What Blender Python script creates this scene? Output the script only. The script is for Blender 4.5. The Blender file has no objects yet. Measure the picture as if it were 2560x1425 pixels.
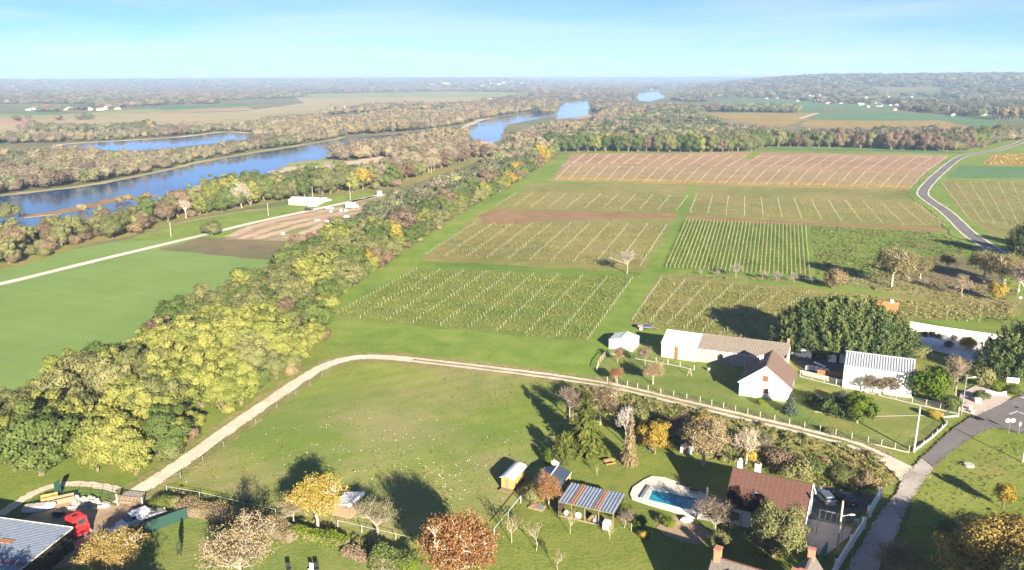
import bpy, math, random
import numpy as np
from mathutils import Vector, Matrix
R = math.radians
random.seed(7)
SC = bpy.context.scene
COL = SC.collection

# ---------------------------------------------------------------- camera
FPX, CXP, CYP, CAMH = 2000.0, 1280.0, 712.5, 60.0
PITCH, ROLL = math.atan((CYP - 194.0) / FPX), R(-0.2)
cam_d = bpy.data.cameras.new('camera')
cam = bpy.data.objects.new('camera', cam_d)
COL.objects.link(cam)
cam_d.sensor_width = 36.0
cam_d.lens = FPX / 2560.0 * 36.0
cam_d.clip_start, cam_d.clip_end = 0.5, 60000.0
CM = Matrix.Rotation(math.pi / 2 - PITCH, 4, 'X') @ Matrix.Rotation(ROLL, 4, 'Z')
cam.matrix_world = Matrix.Translation((0, 0, CAMH)) @ CM
SC.camera = cam
SC.render.resolution_x, SC.render.resolution_y = 1024, 570

# ---------------------------------------------------------------- sky, sun, exposure
SUN_AZ, SUN_EL = R(160.5), R(18.8)          # compass direction of the sun from +Y clockwise, height
W = bpy.data.worlds.new('World')
SC.world = W
W.use_nodes = True
wn = W.node_tree
wn.nodes.clear()
w_out = wn.nodes.new('ShaderNodeOutputWorld')
w_bg = wn.nodes.new('ShaderNodeBackground')
w_sky = wn.nodes.new('ShaderNodeTexSky')
w_sky.sky_type = 'NISHITA'
w_sky.sun_disc = False
w_sky.sun_elevation = SUN_EL
w_sky.sun_rotation = SUN_AZ
w_sky.altitude = 3000
w_sky.air_density = 0.55
w_sky.dust_density = 0.0
w_sky.ozone_density = 6.0
# a thin veil of high cirrus everywhere on the sky dome
w_geo = wn.nodes.new('ShaderNodeTexCoord')
w_map = wn.nodes.new('ShaderNodeMapping')
w_map.inputs['Scale'].default_value = (.9, .9, 13.0)
w_n = wn.nodes.new('ShaderNodeTexNoise')
w_n.inputs['Scale'].default_value = 2.2
w_n.inputs['Detail'].default_value = 8
w_n.inputs['Roughness'].default_value = 0.55
w_n.inputs['Distortion'].default_value = 0.5
w_r = wn.nodes.new('ShaderNodeValToRGB')
w_r.color_ramp.elements[0].position = 0.40
w_r.color_ramp.elements[1].position = 0.60
w_r.color_ramp.elements[1].color = (0.75, 0.75, 0.75, 1)
w_mix = wn.nodes.new('ShaderNodeMixRGB')
w_mix.inputs['Color2'].default_value = (4.6, 5.5, 6.5, 1)
wn.links.new(w_geo.outputs['Generated'], w_map.inputs['Vector'])
wn.links.new(w_map.outputs['Vector'], w_n.inputs['Vector'])
wn.links.new(w_n.outputs['Fac'], w_r.inputs['Fac'])
# a level sheet of cloud is crossed at a slant near the horizon: its veil thickens there
w_sep = wn.nodes.new('ShaderNodeSeparateXYZ')
wn.links.new(w_geo.outputs['Generated'], w_sep.inputs[0])
def w_math(op, a, b):
    n = wn.nodes.new('ShaderNodeMath'); n.operation = op
    for i, v in ((0, a), (1, b)):
        if hasattr(v, 'is_linked'): wn.links.new(v, n.inputs[i])
        else: n.inputs[i].default_value = v
    return n.outputs[0]
w_slant = w_math('DIVIDE', .07, w_math('ADD', w_math('MAXIMUM', w_sep.outputs['Z'], 0.0), .07))
wn.links.new(w_math('MULTIPLY', w_math('ADD', w_r.outputs['Color'], .2), w_slant), w_mix.inputs['Fac'])
wn.links.new(w_sky.outputs['Color'], w_mix.inputs['Color1'])
wn.links.new(w_mix.outputs['Color'], w_bg.inputs['Color'])
w_bg.inputs['Strength'].default_value = 0.05
wn.links.new(w_bg.outputs['Background'], w_out.inputs['Surface'])

sun_d = bpy.data.lights.new('sun', 'SUN')
sun_d.energy = 5.0
sun_d.angle = R(0.53)
sun_d.color = (1.0, 0.90, 0.74)
sun = bpy.data.objects.new('sun', sun_d)
COL.objects.link(sun)
to_sun = Vector((math.sin(SUN_AZ) * math.cos(SUN_EL), math.cos(SUN_AZ) * math.cos(SUN_EL), math.sin(SUN_EL)))
sun.rotation_euler = to_sun.to_track_quat('Z', 'Y').to_euler()

SC.view_settings.view_transform = 'Standard'
SC.view_settings.look = 'None'
SC.view_settings.exposure = 1.86
SC.view_settings.gamma = 1.0
SC.render.engine = 'CYCLES'
SC.cycles.use_denoising = True
SC.cycles.max_bounces = 6
SC.cycles.diffuse_bounces = 2
SC.cycles.transmission_bounces = 4
SC.cycles.transparent_max_bounces = 8
SC.cycles.volume_bounces = 0

# ---------------------------------------------------------------- pixel <-> ground helpers
def ray(px, py):
    return CM.to_3x3() @ Vector(((px - CXP) / FPX, -(py - CYP) / FPX, -1.0))
def G(px, py, z=0.0):
    d = ray(px, py)
    t = (z - CAMH) / d.z
    return Vector((d.x * t, d.y * t, z))
def HT(bx, by, ty, tx=None):
    """height in metres of something standing at ground pixel (bx,by) whose top shows at (tx,ty)"""
    b = G(bx, by)
    d = ray(bx if tx is None else tx, ty)
    return CAMH + d.z * math.hypot(b.x, b.y) / math.hypot(d.x, d.y)
def sstep(a, b, x):
    t = min(1.0, max(0.0, (x - a) / (b - a)))
    return t * t * (3 - 2 * t)
def terrain(x, y):
    r = math.hypot(x, y)
    if r < 2000: return 0.0
    az = math.degrees(math.atan2(x, y))
    wob = math.sin(x * .0011 + 1.3) * math.cos(y * .0009) + .6 * math.sin(x * .0031 + y * .0023)
    fwd = sstep(70, 45, abs(az))
    hr = (58 + 7 * wob) * sstep(2300, 4300, r) * sstep(10.5, 21, az)
    hl = (47 + 4 * wob) * sstep(4300, 8500, r) * sstep(7, -2, az)
    hc = (46 + 3 * wob) * sstep(6500, 12000, r)
    return max(hr, hl, hc) * max(fwd, .55)
def pip(x, y, poly):
    c, j = False, len(poly) - 1
    for i in range(len(poly)):
        xi, yi = poly[i][0], poly[i][1]; xj, yj = poly[j][0], poly[j][1]
        if (yi > y) != (yj > y) and x < (xj - xi) * (y - yi) / (yj - yi) + xi: c = not c
        j = i
    return c
def GP(pts, z=0.0): return [G(p[0], p[1], z) for p in pts]

# ---------------------------------------------------------------- object helpers
def tag(o, label=None, cat=None, group=None, kind=None):
    if label: o['label'] = label
    if cat: o['category'] = cat
    if group: o['group'] = group
    if kind: o['kind'] = kind
    return o
def thing(name, label, cat, loc=(0, 0, 0), rz=0.0, group=None, s=None):
    o = bpy.data.objects.new(name, None)
    o.empty_display_size = 0.3
    COL.objects.link(o)
    o.location = loc
    o.rotation_euler = (0, 0, rz)
    if s: o.scale = s if hasattr(s, '__len__') else (s, s, s)
    return tag(o, label, cat, group)
def link(name, me, parent=None, mat=None, loc=None, rot=None, s=None, sub=True):
    o = bpy.data.objects.new(name, me)
    COL.objects.link(o)
    if mat is not None:
        if len(me.materials) == 0: me.materials.append(mat)
        elif me.materials[0] is not mat:
            o.material_slots[0].link = 'OBJECT'
            o.material_slots[0].material = mat
    if parent is not None: o.parent = parent
    if loc is not None: o.location = loc
    if rot is not None: o.rotation_euler = rot
    if s is not None: o.scale = s if hasattr(s, '__len__') else (s, s, s)
    return o

class MB:
    """collects simple shapes into one mesh"""
    def __init__(s): s.v, s.f = [], []
    def add(s, vs, fs):
        n = len(s.v)
        s.v += [tuple(v) for v in vs]
        s.f += [tuple(i + n for i in f) for f in fs]
        return s
    def box(s, c, d, rz=0.0, M=None, taper=1.0):
        x, y, z = d[0] / 2, d[1] / 2, d[2] / 2
        vs = [Vector(((-x if i & 1 else x) * (taper if i & 4 else 1), (-y if i & 2 else y) * (taper if i & 4 else 1), (z if i & 4 else -z))) for i in range(8)]
        if M is None: M = Matrix.Rotation(rz, 3, 'Z')
        vs = [M @ v + Vector(c) for v in vs]
        return s.add(vs, [(0, 1, 3, 2), (4, 6, 7, 5), (0, 4, 5, 1), (2, 3, 7, 6), (0, 2, 6, 4), (1, 5, 7, 3)])
    def bar(s, a, b, w, h=None, up=(0, 0, 1)):
        a, b = Vector(a), Vector(b)
        d = b - a; L = d.length
        if L < 1e-6: return s
        X = d / L
        U = Vector(up)
        if abs(X.dot(U)) > .99: U = Vector((1, 0, 0))
        Y = U.cross(X).normalized(); Z = X.cross(Y)
        M = Matrix((X, Y, Z)).transposed()
        return s.box((a + b) / 2, (L, w, h or w), M=M)
    def tube(s, pts, rad, n=6, cap=True):
        pts = [Vector(p) for p in pts]
        if not hasattr(rad, '__len__'): rad = [rad] * len(pts)
        rings, n0, vs, fs = [], 0, [], []
        for i, p in enumerate(pts):
            d = (pts[min(i + 1, len(pts) - 1)] - pts[max(i - 1, 0)]).normalized()
            U = Vector((0, 0, 1)) if abs(d.z) < .9 else Vector((1, 0, 0))
            A = d.cross(U).normalized(); B = d.cross(A)
            for k in range(n):
                a = 2 * math.pi * k / n
                vs.append(p + (A * math.cos(a) + B * math.sin(a)) * rad[i])
        for i in range(len(pts) - 1):
            for k in range(n):
                fs.append((i * n + k, i * n + (k + 1) % n, (i + 1) * n + (k + 1) % n, (i + 1) * n + k))
        if cap:
            fs.append(tuple(range(n))); fs.append(tuple((len(pts) - 1) * n + k for k in reversed(range(n))))
        return s.add(vs, fs)
    def cyl(s, c, r, h, n=12, r2=None):
        return s.tube([c, (c[0], c[1], c[2] + h)], [r, r if r2 is None else r2], n)
    def poly(s, pts, z=None):
        vs = [(p[0], p[1], p[2] if z is None else z) for p in pts]
        return s.add(vs, [tuple(range(len(vs)))])
    def prism(s, pts, z0, z1):
        n = len(pts)
        vs = [(p[0], p[1], z0) for p in pts] + [(p[0], p[1], z1) for p in pts]
        return s.add(vs, [tuple(reversed(range(n))), tuple(range(n, 2 * n))] + [(i, (i + 1) % n, n + (i + 1) % n, n + i) for i in range(n)])
    def xprism(s, prof, x0, x1):
        """profile [(y,z)] swept along x"""
        n = len(prof)
        vs = [(x0, p[0], p[1]) for p in prof] + [(x1, p[0], p[1]) for p in prof]
        return s.add(vs, [tuple(range(n)), tuple(reversed(range(n, 2 * n)))] + [((i + 1) % n, i, n + i, n + (i + 1) % n) for i in range(n)])
    def strip(s, L, Rr):
        n = len(L)
        return s.add(list(L) + list(Rr), [(i, n + i, n + i + 1, i + 1) for i in range(n - 1)])
    def blob(s, c, r, seed=0, n=7, m=5, rough=.2):
        rnd = random.Random(seed)
        vs, fs = [], []
        for i in range(m + 1):
            th = math.pi * i / m
            for k in range(n):
                ph = 2 * math.pi * (k + .5 * (i % 2)) / n
                q = 1 + rnd.uniform(-rough, rough)
                vs.append((c[0] + r[0] * q * math.sin(th) * math.cos(ph), c[1] + r[1] * q * math.sin(th) * math.sin(ph), c[2] + r[2] * q * math.cos(th)))
        for i in range(m):
            for k in range(n): fs.append((i * n + k, (i + 1) * n + k, (i + 1) * n + (k + 1) % n, i * n + (k + 1) % n))
        return s.add(vs, fs)
    def mesh(s, name, smooth=False):
        me = bpy.data.meshes.new(name)
        me.from_pydata(s.v, [], s.f)
        me.update()
        import bmesh
        bm = bmesh.new(); bm.from_mesh(me)
        bmesh.ops.recalc_face_normals(bm, faces=bm.faces)
        bm.to_mesh(me); bm.free()
        if smooth: me.shade_smooth()
        return me
    def build(s, name, mat, parent=None, smooth=False, **k):
        return link(name, s.mesh(name, smooth), parent, mat, **k)

def flat(name, pts, z, mat, kind='structure'):
    """a ground sheet from a polygon of world points"""
    me = bpy.data.meshes.new(name)
    import bmesh
    bm = bmesh.new()
    f = bm.faces.new([bm.verts.new((p[0], p[1], z)) for p in pts])
    if f.normal.z < 0 or (f.normal_update() or f.normal.z < 0): f.normal_flip()
    bmesh.ops.triangulate(bm, faces=bm.faces)
    bm.to_mesh(me); bm.free()
    o = link(name, me, None, mat)
    if kind: o['kind'] = kind
    return o
def smooth_line(pts, n=8):
    """Catmull-Rom through points"""
    P = [Vector((p[0], p[1], p[2] if len(p) > 2 else 0)) for p in pts]
    P = [P[0] * 2 - P[1]] + P + [P[-1] * 2 - P[-2]]
    out = []
    for i in range(1, len(P) - 2):
        for k in range(n):
            t = k / n
            a, b, c, d = P[i - 1], P[i], P[i + 1], P[i + 2]
            out.append(.5 * (2 * b + (c - a) * t + (2 * a - 5 * b + 4 * c - d) * t * t + (3 * b - a - 3 * c + d) * t ** 3))
    out.append(P[-2])
    return out
def ribbon(name, cl, w, z, mat, off=0.0, rough=0.0, seed=1, kind='structure'):
    rnd = random.Random(seed)
    L, Q = [], []
    for i, p in enumerate(cl):
        d = (cl[min(i + 1, len(cl) - 1)] - cl[max(i - 1, 0)]); d.z = 0; d.normalize()
        nrm = Vector((-d.y, d.x, 0))
        ww = w[0] + (w[1] - w[0]) * i / (len(cl) - 1) if hasattr(w, '__len__') else w
        a = p + nrm * (off + ww / 2 + rnd.uniform(-rough, rough)); b = p + nrm * (off - ww / 2 + rnd.uniform(-rough, rough))
        L.append((a.x, a.y, z)); Q.append((b.x, b.y, z))
    o = MB().strip(Q, L).build(name, mat)
    if kind: o['kind'] = kind
    return o

# ---------------------------------------------------------------- materials
MATS = {}
def new_mat(name):
    m = bpy.data.materials.new(name); m.use_nodes = True
    nt = m.node_tree
    b = nt.nodes['Principled BSDF']
    MATS[name] = m
    return m, nt, b
def noise(nt, vec, scale, detail=3, rough=.55, dist=0.0):
    n = nt.nodes.new('ShaderNodeTexNoise')
    n.inputs['Scale'].default_value = scale; n.inputs['Detail'].default_value = detail
    n.inputs['Roughness'].default_value = rough; n.inputs['Distortion'].default_value = dist
    if vec is not None: nt.links.new(vec, n.inputs['Vector'])
    return n.outputs['Fac']
def ramp(nt, fac, stops, interp='LINEAR'):
    r = nt.nodes.new('ShaderNodeValToRGB')
    r.color_ramp.interpolation = interp
    e = r.color_ramp.elements
    e[0].position, e[0].color = stops[0][0], (*stops[0][1], 1)
    e[1].position, e[1].color = stops[-1][0], (*stops[-1][1], 1)
    for p, c in stops[1:-1]:
        q = e.new(p); q.color = (*c, 1)
    nt.links.new(fac, r.inputs['Fac'])
    return r.outputs['Color']
def mixc(nt, fac, a, b, mode='MIX'):
    n = nt.nodes.new('ShaderNodeMixRGB'); n.blend_type = mode
    for i, v in ((0, fac), (1, a), (2, b)):
        if hasattr(v, 'is_linked'): nt.links.new(v, n.inputs[i])
        elif isinstance(v, (int, float)): n.inputs[i].default_value = v
        else: n.inputs[i].default_value = (*v, 1)
    return n.outputs[0]
def mathn(nt, op, a, b=None):
    n = nt.nodes.new('ShaderNodeMath'); n.operation = op
    for i, v in ((0, a), (1, b)):
        if v is None: continue
        if hasattr(v, 'is_linked'): nt.links.new(v, n.inputs[i])
        else: n.inputs[i].default_value = v
    return n.outputs[0]
def objco(nt, generated=False):
    t = nt.nodes.new('ShaderNodeTexCoord')
    return t.outputs['Object']
def bumpn(nt, b, h, strength, dist):
    n = nt.nodes.new('ShaderNodeBump')
    n.inputs['Strength'].default_value = strength; n.inputs['Distance'].default_value = dist
    nt.links.new(h, n.inputs['Height']); nt.links.new(n.outputs['Normal'], b.inputs['Normal'])
GREY = lambda v: (v, v, v)
def plain(name, c, rough=.7, var=.18, scale=3.0, metal=0.0, bump=0.0, dirt=None, spec=.3, bscale=None):
    """painted / mineral / wooden surface with uneven tone and optional weathering patches"""
    m, nt, b = new_mat(name)
    co = objco(nt)
    n1 = noise(nt, co, scale, 4, .6)
    lo = tuple(max(0, x * (1 - var)) for x in c); hi = tuple(min(1, x * (1 + var)) for x in c)
    col = ramp(nt, n1, [(.3, lo), (.7, hi)])
    if dirt:
        n2 = noise(nt, co, scale * .33, 5, .65, .6)
        f = ramp(nt, n2, [(dirt[1], GREY(0)), (min(1, dirt[1] + .22), GREY(dirt[2] if len(dirt) > 2 else .8))])
        col = mixc(nt, f, col, dirt[0])
    nt.links.new(col, b.inputs['Base Color'])
    b.inputs['Roughness'].default_value = rough; b.inputs['Metallic'].default_value = metal
    b.inputs['Specular IOR Level'].default_value = spec
    if bump: bumpn(nt, b, noise(nt, co, bscale or scale * 6, 3), .6, bump)
    return m
def groundmat(name, cols, big=.02, mid=.16, fine=2.2, patch=None, bump=.12, patch2=None, stripes=None, contrast=1.0, blob=None):
    """field / grass / soil: tone from noise at three sizes in metres; cols = dark, mid, light"""
    m, nt, b = new_mat(name)
    co = objco(nt)
    a = noise(nt, co, big, 4, .6, .4); c = noise(nt, co, mid, 4, .6, .2); d = noise(nt, co, fine, 3, .65)
    s = mathn(nt, 'ADD', mathn(nt, 'MULTIPLY', a, .38), mathn(nt, 'MULTIPLY', c, .34))
    s = mathn(nt, 'ADD', s, mathn(nt, 'MULTIPLY', d, .28))
    w = .13 / contrast
    col = ramp(nt, s, [(.5 - w, cols[0]), (.5, cols[1]), (.5 + w, cols[2])])
    for k, pt in enumerate((patch, patch2)):
        if pt is None: continue
        pc, ps, p0, p1, amt = pt
        mp = nt.nodes.new('ShaderNodeMapping'); mp.inputs['Location'].default_value = (137 * (k + 1), 71 * (k + 2), 3)
        nt.links.new(co, mp.inputs['Vector'])
        n = mathn(nt, 'ADD', mathn(nt, 'MULTIPLY', noise(nt, mp.outputs['Vector'], ps, 5, .62, .5), .75), mathn(nt, 'MULTIPLY', d, .25))
        f = ramp(nt, n, [(p0, GREY(0)), (p1, GREY(amt))])
        col = mixc(nt, f, col, pc)
    if stripes:
        sc, rot, c2, amt = stripes
        mp = nt.nodes.new('ShaderNodeMapping'); mp.inputs['Rotation'].default_value = (0, 0, rot)
        nt.links.new(co, mp.inputs['Vector'])
        wv = nt.nodes.new('ShaderNodeTexWave'); wv.inputs['Scale'].default_value = sc; wv.inputs['Distortion'].default_value = 1.2
        wv.inputs['Detail'].default_value = 2; wv.inputs['Detail Scale'].default_value = .6
        nt.links.new(mp.outputs['Vector'], wv.inputs['Vector'])
        f = ramp(nt, wv.outputs['Fac'], [(.45, GREY(0)), (.95, GREY(amt))])
        col = mixc(nt, f, col, c2)
    if blob:
        (bx, by, rx, ry, rot, bc, amt) = blob
        mp = nt.nodes.new('ShaderNodeMapping'); mp.vector_type = 'TEXTURE'
        mp.inputs['Location'].default_value = (bx, by, 0); mp.inputs['Rotation'].default_value = (0, 0, rot); mp.inputs['Scale'].default_value = (rx, ry, 1e6)
        nt.links.new(co, mp.inputs['Vector'])
        ln = nt.nodes.new('ShaderNodeVectorMath'); ln.operation = 'LENGTH'; nt.links.new(mp.outputs['Vector'], ln.inputs[0])
        q = mathn(nt, 'ADD', ln.outputs['Value'], mathn(nt, 'MULTIPLY', noise(nt, co, .07, 5, .65, .8), 1.5))
        q = mathn(nt, 'ADD', q, mathn(nt, 'MULTIPLY', d, .35))
        f = ramp(nt, q, [(0.0, GREY(amt)), (.62, GREY(amt * .9)), (1.0, GREY(0))])
        qq = mathn(nt, 'MULTIPLY', q, .5); f = ramp(nt, qq, [(.35, GREY(amt)), (.85, GREY(0))])
        col = mixc(nt, f, col, bc)
    nt.links.new(col, b.inputs['Base Color'])
    b.inputs['Roughness'].default_value = .9; b.inputs['Specular IOR Level'].default_value = .1
    if bump: bumpn(nt, b, mathn(nt, 'ADD', d, mathn(nt, 'MULTIPLY', c, .8)), .8, bump)
    return m
def leafmat(name, stops, transl=.3, objvar=.35):
    m = bpy.data.materials.new(name); m.use_nodes = True
    nt = m.node_tree; nt.nodes.clear(); MATS[name] = m
    out = nt.nodes.new('ShaderNodeOutputMaterial')
    at = nt.nodes.new('ShaderNodeAttribute'); at.attribute_name = 'v'
    oi = nt.nodes.new('ShaderNodeObjectInfo')
    f = mathn(nt, 'ADD', mathn(nt, 'MULTIPLY', at.outputs['Fac'], 1 - objvar), mathn(nt, 'MULTIPLY', oi.outputs['Random'], objvar))
    col = ramp(nt, f, stops)
    d = nt.nodes.new('ShaderNodeBsdfDiffuse'); t = nt.nodes.new('ShaderNodeBsdfTranslucent'); mx = nt.nodes.new('ShaderNodeMixShader')
    nt.links.new(col, d.inputs['Color']); nt.links.new(col, t.inputs['Color'])
    mx.inputs[0].default_value = transl
    nt.links.new(d.outputs[0], mx.inputs[1]); nt.links.new(t.outputs[0], mx.inputs[2])
    nt.links.new(mx.outputs[0], out.inputs['Surface'])
    return m
# ================================================================ the ground and its fields
M_grass = groundmat('grass', [(0.100, 0.153, 0.023), (0.179, 0.226, 0.040), (0.278, 0.275, 0.075)], fine=1.6, mid=.12,
                    patch=((.22, .17, .075), .03, .52, .68, .75), patch2=((.10, .19, .03), .05, .55, .7, .6))
M_meadow = groundmat('meadow', [(0.141, 0.193, 0.026), (0.235, 0.280, 0.046), (0.323, 0.332, 0.072)], big=.016, mid=.1, fine=1.8,
                     patch=((.33, .255, .15), .02, .44, .60, .8), patch2=((.13, .21, .035), .028, .48, .60, .8), bump=.1,
                     stripes=(.07, R(62), (.13, .20, .035), .22), blob=(G(1010, 1060).x, G(1010, 1060).y, 17, 25, R(-15), (.36, .29, .165), .7), contrast=1.3)
M_lane = groundmat('lane_grass', [(0.101, 0.176, 0.024), (0.171, 0.247, 0.040), (0.272, 0.295, 0.073)], fine=1.4, patch=((.22, .20, .07), .05, .56, .7, .6))
M_lawn = groundmat('lawn', [(0.107, 0.168, 0.030), (0.178, 0.222, 0.054), (0.305, 0.270, 0.094)], fine=2.0, mid=.2, patch=((.20, .18, .06), .06, .52, .7, .5))
M_lawn2 = groundmat('garden_grass', [(0.112, 0.161, 0.024), (0.186, 0.223, 0.043), (0.260, 0.259, 0.065)], fine=2.0, mid=.25, patch=((.20, .15, .06), .07, .52, .68, .6), patch2=((.08, .16, .02), .09, .55, .68, .6))
M_crop = groundmat('winter_crop', [(0.154, 0.239, 0.057), (0.189, 0.278, 0.075), (0.229, 0.307, 0.097)], big=.008, mid=.05, fine=.9, bump=.05, stripes=(.045, R(-66), (.14, .235, .07), .22))
M_far = groundmat('valley_ground', [(.10, .11, .045), (.17, .16, .075), (.25, .21, .11)], big=.0016, mid=.009, fine=.08, bump=0, contrast=1.1,
                  patch=((.12, .18, .06), .0022, .52, .58, .9), patch2=((.28, .2, .13), .0025, .55, .6, .8))
M_brownfield = groundmat('ploughed_field', [(0.346, 0.207, 0.132), (0.435, 0.268, 0.180), (0.512, 0.342, 0.228)], big=.006, mid=.03, fine=.3, bump=.05)
M_stubble = groundmat('stubble_field', [(0.302, 0.253, 0.128), (0.384, 0.311, 0.162), (0.456, 0.350, 0.200)], big=.006, mid=.03, fine=.3, bump=.05, patch=((.24, .235, .09), .006, .52, .62, .5))
M_pasture = groundmat('pasture', [(0.177, 0.218, 0.060), (0.265, 0.282, 0.090), (0.367, 0.333, 0.120)], big=.006, mid=.03, fine=.3, bump=.05, patch=((.26, .23, .11), .006, .52, .62, .8))
M_greenfar = groundmat('green_crop', [(.075, .15, .06), (.10, .19, .075), (.13, .22, .09)], big=.006, mid=.03, fine=.4, bump=.03)
M_orangefield = groundmat('autumn_vine_field', [(.24, .17, .05), (.33, .23, .065), (.42, .29, .09)], big=.01, mid=.06, fine=.5, bump=.2, stripes=(.12, R(75), (.22, .16, .05), .6))
M_darkpatch = groundmat('fallow', [(.13, .10, .06), (.19, .15, .085), (.25, .20, .11)], big=.02, mid=.1, fine=1.0, patch=((.15, .17, .06), .05, .5, .62, .7))
M_vineground = groundmat('vineyard_ground', [(0.146, 0.152, 0.040), (0.241, 0.222, 0.070), (0.325, 0.276, 0.100)], big=.02, mid=.15, fine=1.7,
                         patch=((.27, .19, .10), .03, .52, .68, .6), patch2=((.15, .19, .045), .035, .52, .66, .6), bump=.2)
M_vinegreen = groundmat('vineyard_grass', [(.10, .155, .026), (.165, .215, .042), (.24, .25, .07)], big=.02, mid=.15, fine=1.7,
                        patch=((.25, .18, .08), .03, .55, .7, .6), bump=.2)
M_redsoil = groundmat('red_vineyard_ground', [(0.250, 0.165, 0.100), (0.340, 0.225, 0.140), (0.420, 0.290, 0.180)], big=.02, mid=.1, fine=.9, bump=.15, patch=((.36, .25, .07), .02, .54, .66, .6))
M_rust = groundmat('rusty_grass', [(.20, .12, .055), (.28, .17, .085), (.33, .22, .11)], big=.03, mid=.15, fine=1.0, patch=((.17, .2, .06), .04, .55, .65, .7))
M_rows = groundmat('row_grass', [(0.087, 0.155, 0.018), (0.140, 0.209, 0.033), (0.201, 0.251, 0.052)], fine=1.4)
M_weeds = groundmat('weedy_ground', [(.09, .15, .02), (.15, .22, .035), (.23, .26, .07)], fine=.9, mid=.22, bump=.4, patch=((.22, .14, .08), .045, .53, .66, .8))
M_scrub = groundmat('scrub_ground', [(0.141, 0.155, 0.038), (0.252, 0.232, 0.069), (0.362, 0.281, 0.115)], fine=1.0, mid=.25, bump=.35, patch=((.20, .15, .07), .08, .5, .65, .7))
M_dryband = groundmat('dry_grass', [(.19, .17, .065), (.27, .235, .095), (.34, .29, .13)], fine=1.2, mid=.2, patch=((.13, .18, .045), .06, .5, .62, .7), bump=.25)
M_sand = groundmat('sand', [(.42, .32, .22), (.52, .41, .29), (.6, .5, .37)], big=.02, mid=.1, fine=1.0, bump=.05, patch=((.3, .28, .12), .06, .58, .7, .8))
M_dirt = groundmat('track_dirt', [(.50, .42, .31), (.62, .535, .42), (.70, .62, .51)], big=.05, mid=.35, fine=2.2, bump=.05, patch=((.26, .24, .09), .15, .56, .7, .5))
M_yard = groundmat('yard_dirt', [(.28, .2, .125), (.38, .28, .18), (.46, .36, .25)], big=.05, mid=.4, fine=2.5, bump=.04)
M_gravel = groundmat('lane_gravel', [(.36, .31, .27), (.46, .41, .36), (.55, .5, .44)], big=.05, mid=.35, fine=3, bump=.03, patch=((.26, .23, .2), .12, .5, .65, .6))
M_asphalt = groundmat('asphalt', [(.15, .132, .13), (.185, .165, .162), (.22, .20, .195)], big=.05, mid=.3, fine=6, bump=.01, patch=((.2, .185, .175), .2, .56, .7, .6))
M_chalk = groundmat('pale_path', [(.55, .5, .4), (.66, .61, .5), (.74, .7, .6)], big=.03, mid=.2, fine=1.0, bump=.02)
M_kart = groundmat('kart_dirt', [(.30, .20, .125), (.39, .27, .175), (.47, .34, .23)], big=.03, mid=.15, fine=.8, bump=.1, patch=((.20, .23, .075), .045, .44, .54, .95))

def water_mat():
    m, nt, b = new_mat('river_water')
    co = objco(nt)
    n = noise(nt, co, .012, 3, .5, .3)
    nt.links.new(ramp(nt, n, [(.36, (.012, .035, .085)), (.64, (.035, .11, .24))]), b.inputs['Base Color'])  # blue sky reflection tinted into the base colour in patches
    b.inputs['Roughness'].default_value = .07
    b.inputs['IOR'].default_value = 1.333
    mp = nt.nodes.new('ShaderNodeMapping'); mp.inputs['Rotation'].default_value = (0, 0, R(-35)); mp.inputs['Scale'].default_value = (.5, 1.4, 1)
    nt.links.new(co, mp.inputs['Vector'])
    h = mathn(nt, 'ADD', noise(nt, mp.outputs['Vector'], .5, 4, .65, .6), mathn(nt, 'MULTIPLY', noise(nt, mp.outputs['Vector'], .04, 3, .6, 1.0), 1.6))
    calm = ramp(nt, noise(nt, co, .009, 3, .5, .5), [(.42, GREY(.08)), (.58, GREY(1))])
    bumpn(nt, b, mathn(nt, 'MULTIPLY', h, calm), .16, .3)
    return m
M_water = water_mat()

# base sheet out to the horizon, flat round the village, rising to the wooded plateaus
rings = [0.01, 60, 150, 300, 500, 800, 1200, 1600, 2000] + list(np.geomspace(2150, 23000, 70))
NS = 288
gv, gf = [], []
for r in rings:
    for k in range(NS):
        a = 2 * math.pi * k / NS
        x, y = r * math.sin(a), r * math.cos(a)
        gv.append((x, y, terrain(x, y)))
for i in range(len(rings) - 1):
    for k in range(NS):
        gf.append((i * NS + k, (i + 1) * NS + k, (i + 1) * NS + (k + 1) % NS, i * NS + (k + 1) % NS))
gme = bpy.data.meshes.new('ground'); gme.from_pydata(gv, [], gf); gme.update(); gme.shade_smooth()
if gme.polygons[5].normal.z < 0: gme.flip_normals()
tag(link('ground', gme, None, M_far), kind='structure')

ZK = [0.0]
SR = random.Random(77)
def ragged(P, amp=None):
    out = []
    for i, a in enumerate(P):
        b = P[(i + 1) % len(P)]; L = (b - a).length
        dist = max(60, (a + b).length / 2); am = amp if amp is not None else min(3.0, .35 + dist * .0016)
        n = max(1, min(40, int(L / max(2.5, dist * .016))))
        for k in range(n):
            p = a.lerp(b, k / n); out.append(Vector((p.x + (SR.uniform(-am, am) if k else 0), p.y + (SR.uniform(-am, am) if k else 0), 0)))
    return out
def sheet(name, px, mat, world=None, z=None):
    ZK[0] += .0013
    return flat(name, world or ragged(GP(px)), .012 + ZK[0] if z is None else z, mat)
NEAR = GP([(-500, 1500), (-420, 1180), (200, 1010), (450, 860), (560, 760), (640, 650), (760, 605), (900, 560), (1050, 490), (1250, 440), (1420, 380), (2000, 360), (2560, 345), (2950, 330), (3200, 700), (3000, 1500)])
flat('grass_ground', NEAR + [Vector((140, 20, 0)), Vector((-140, 20, 0))], .008, M_grass)
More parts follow.
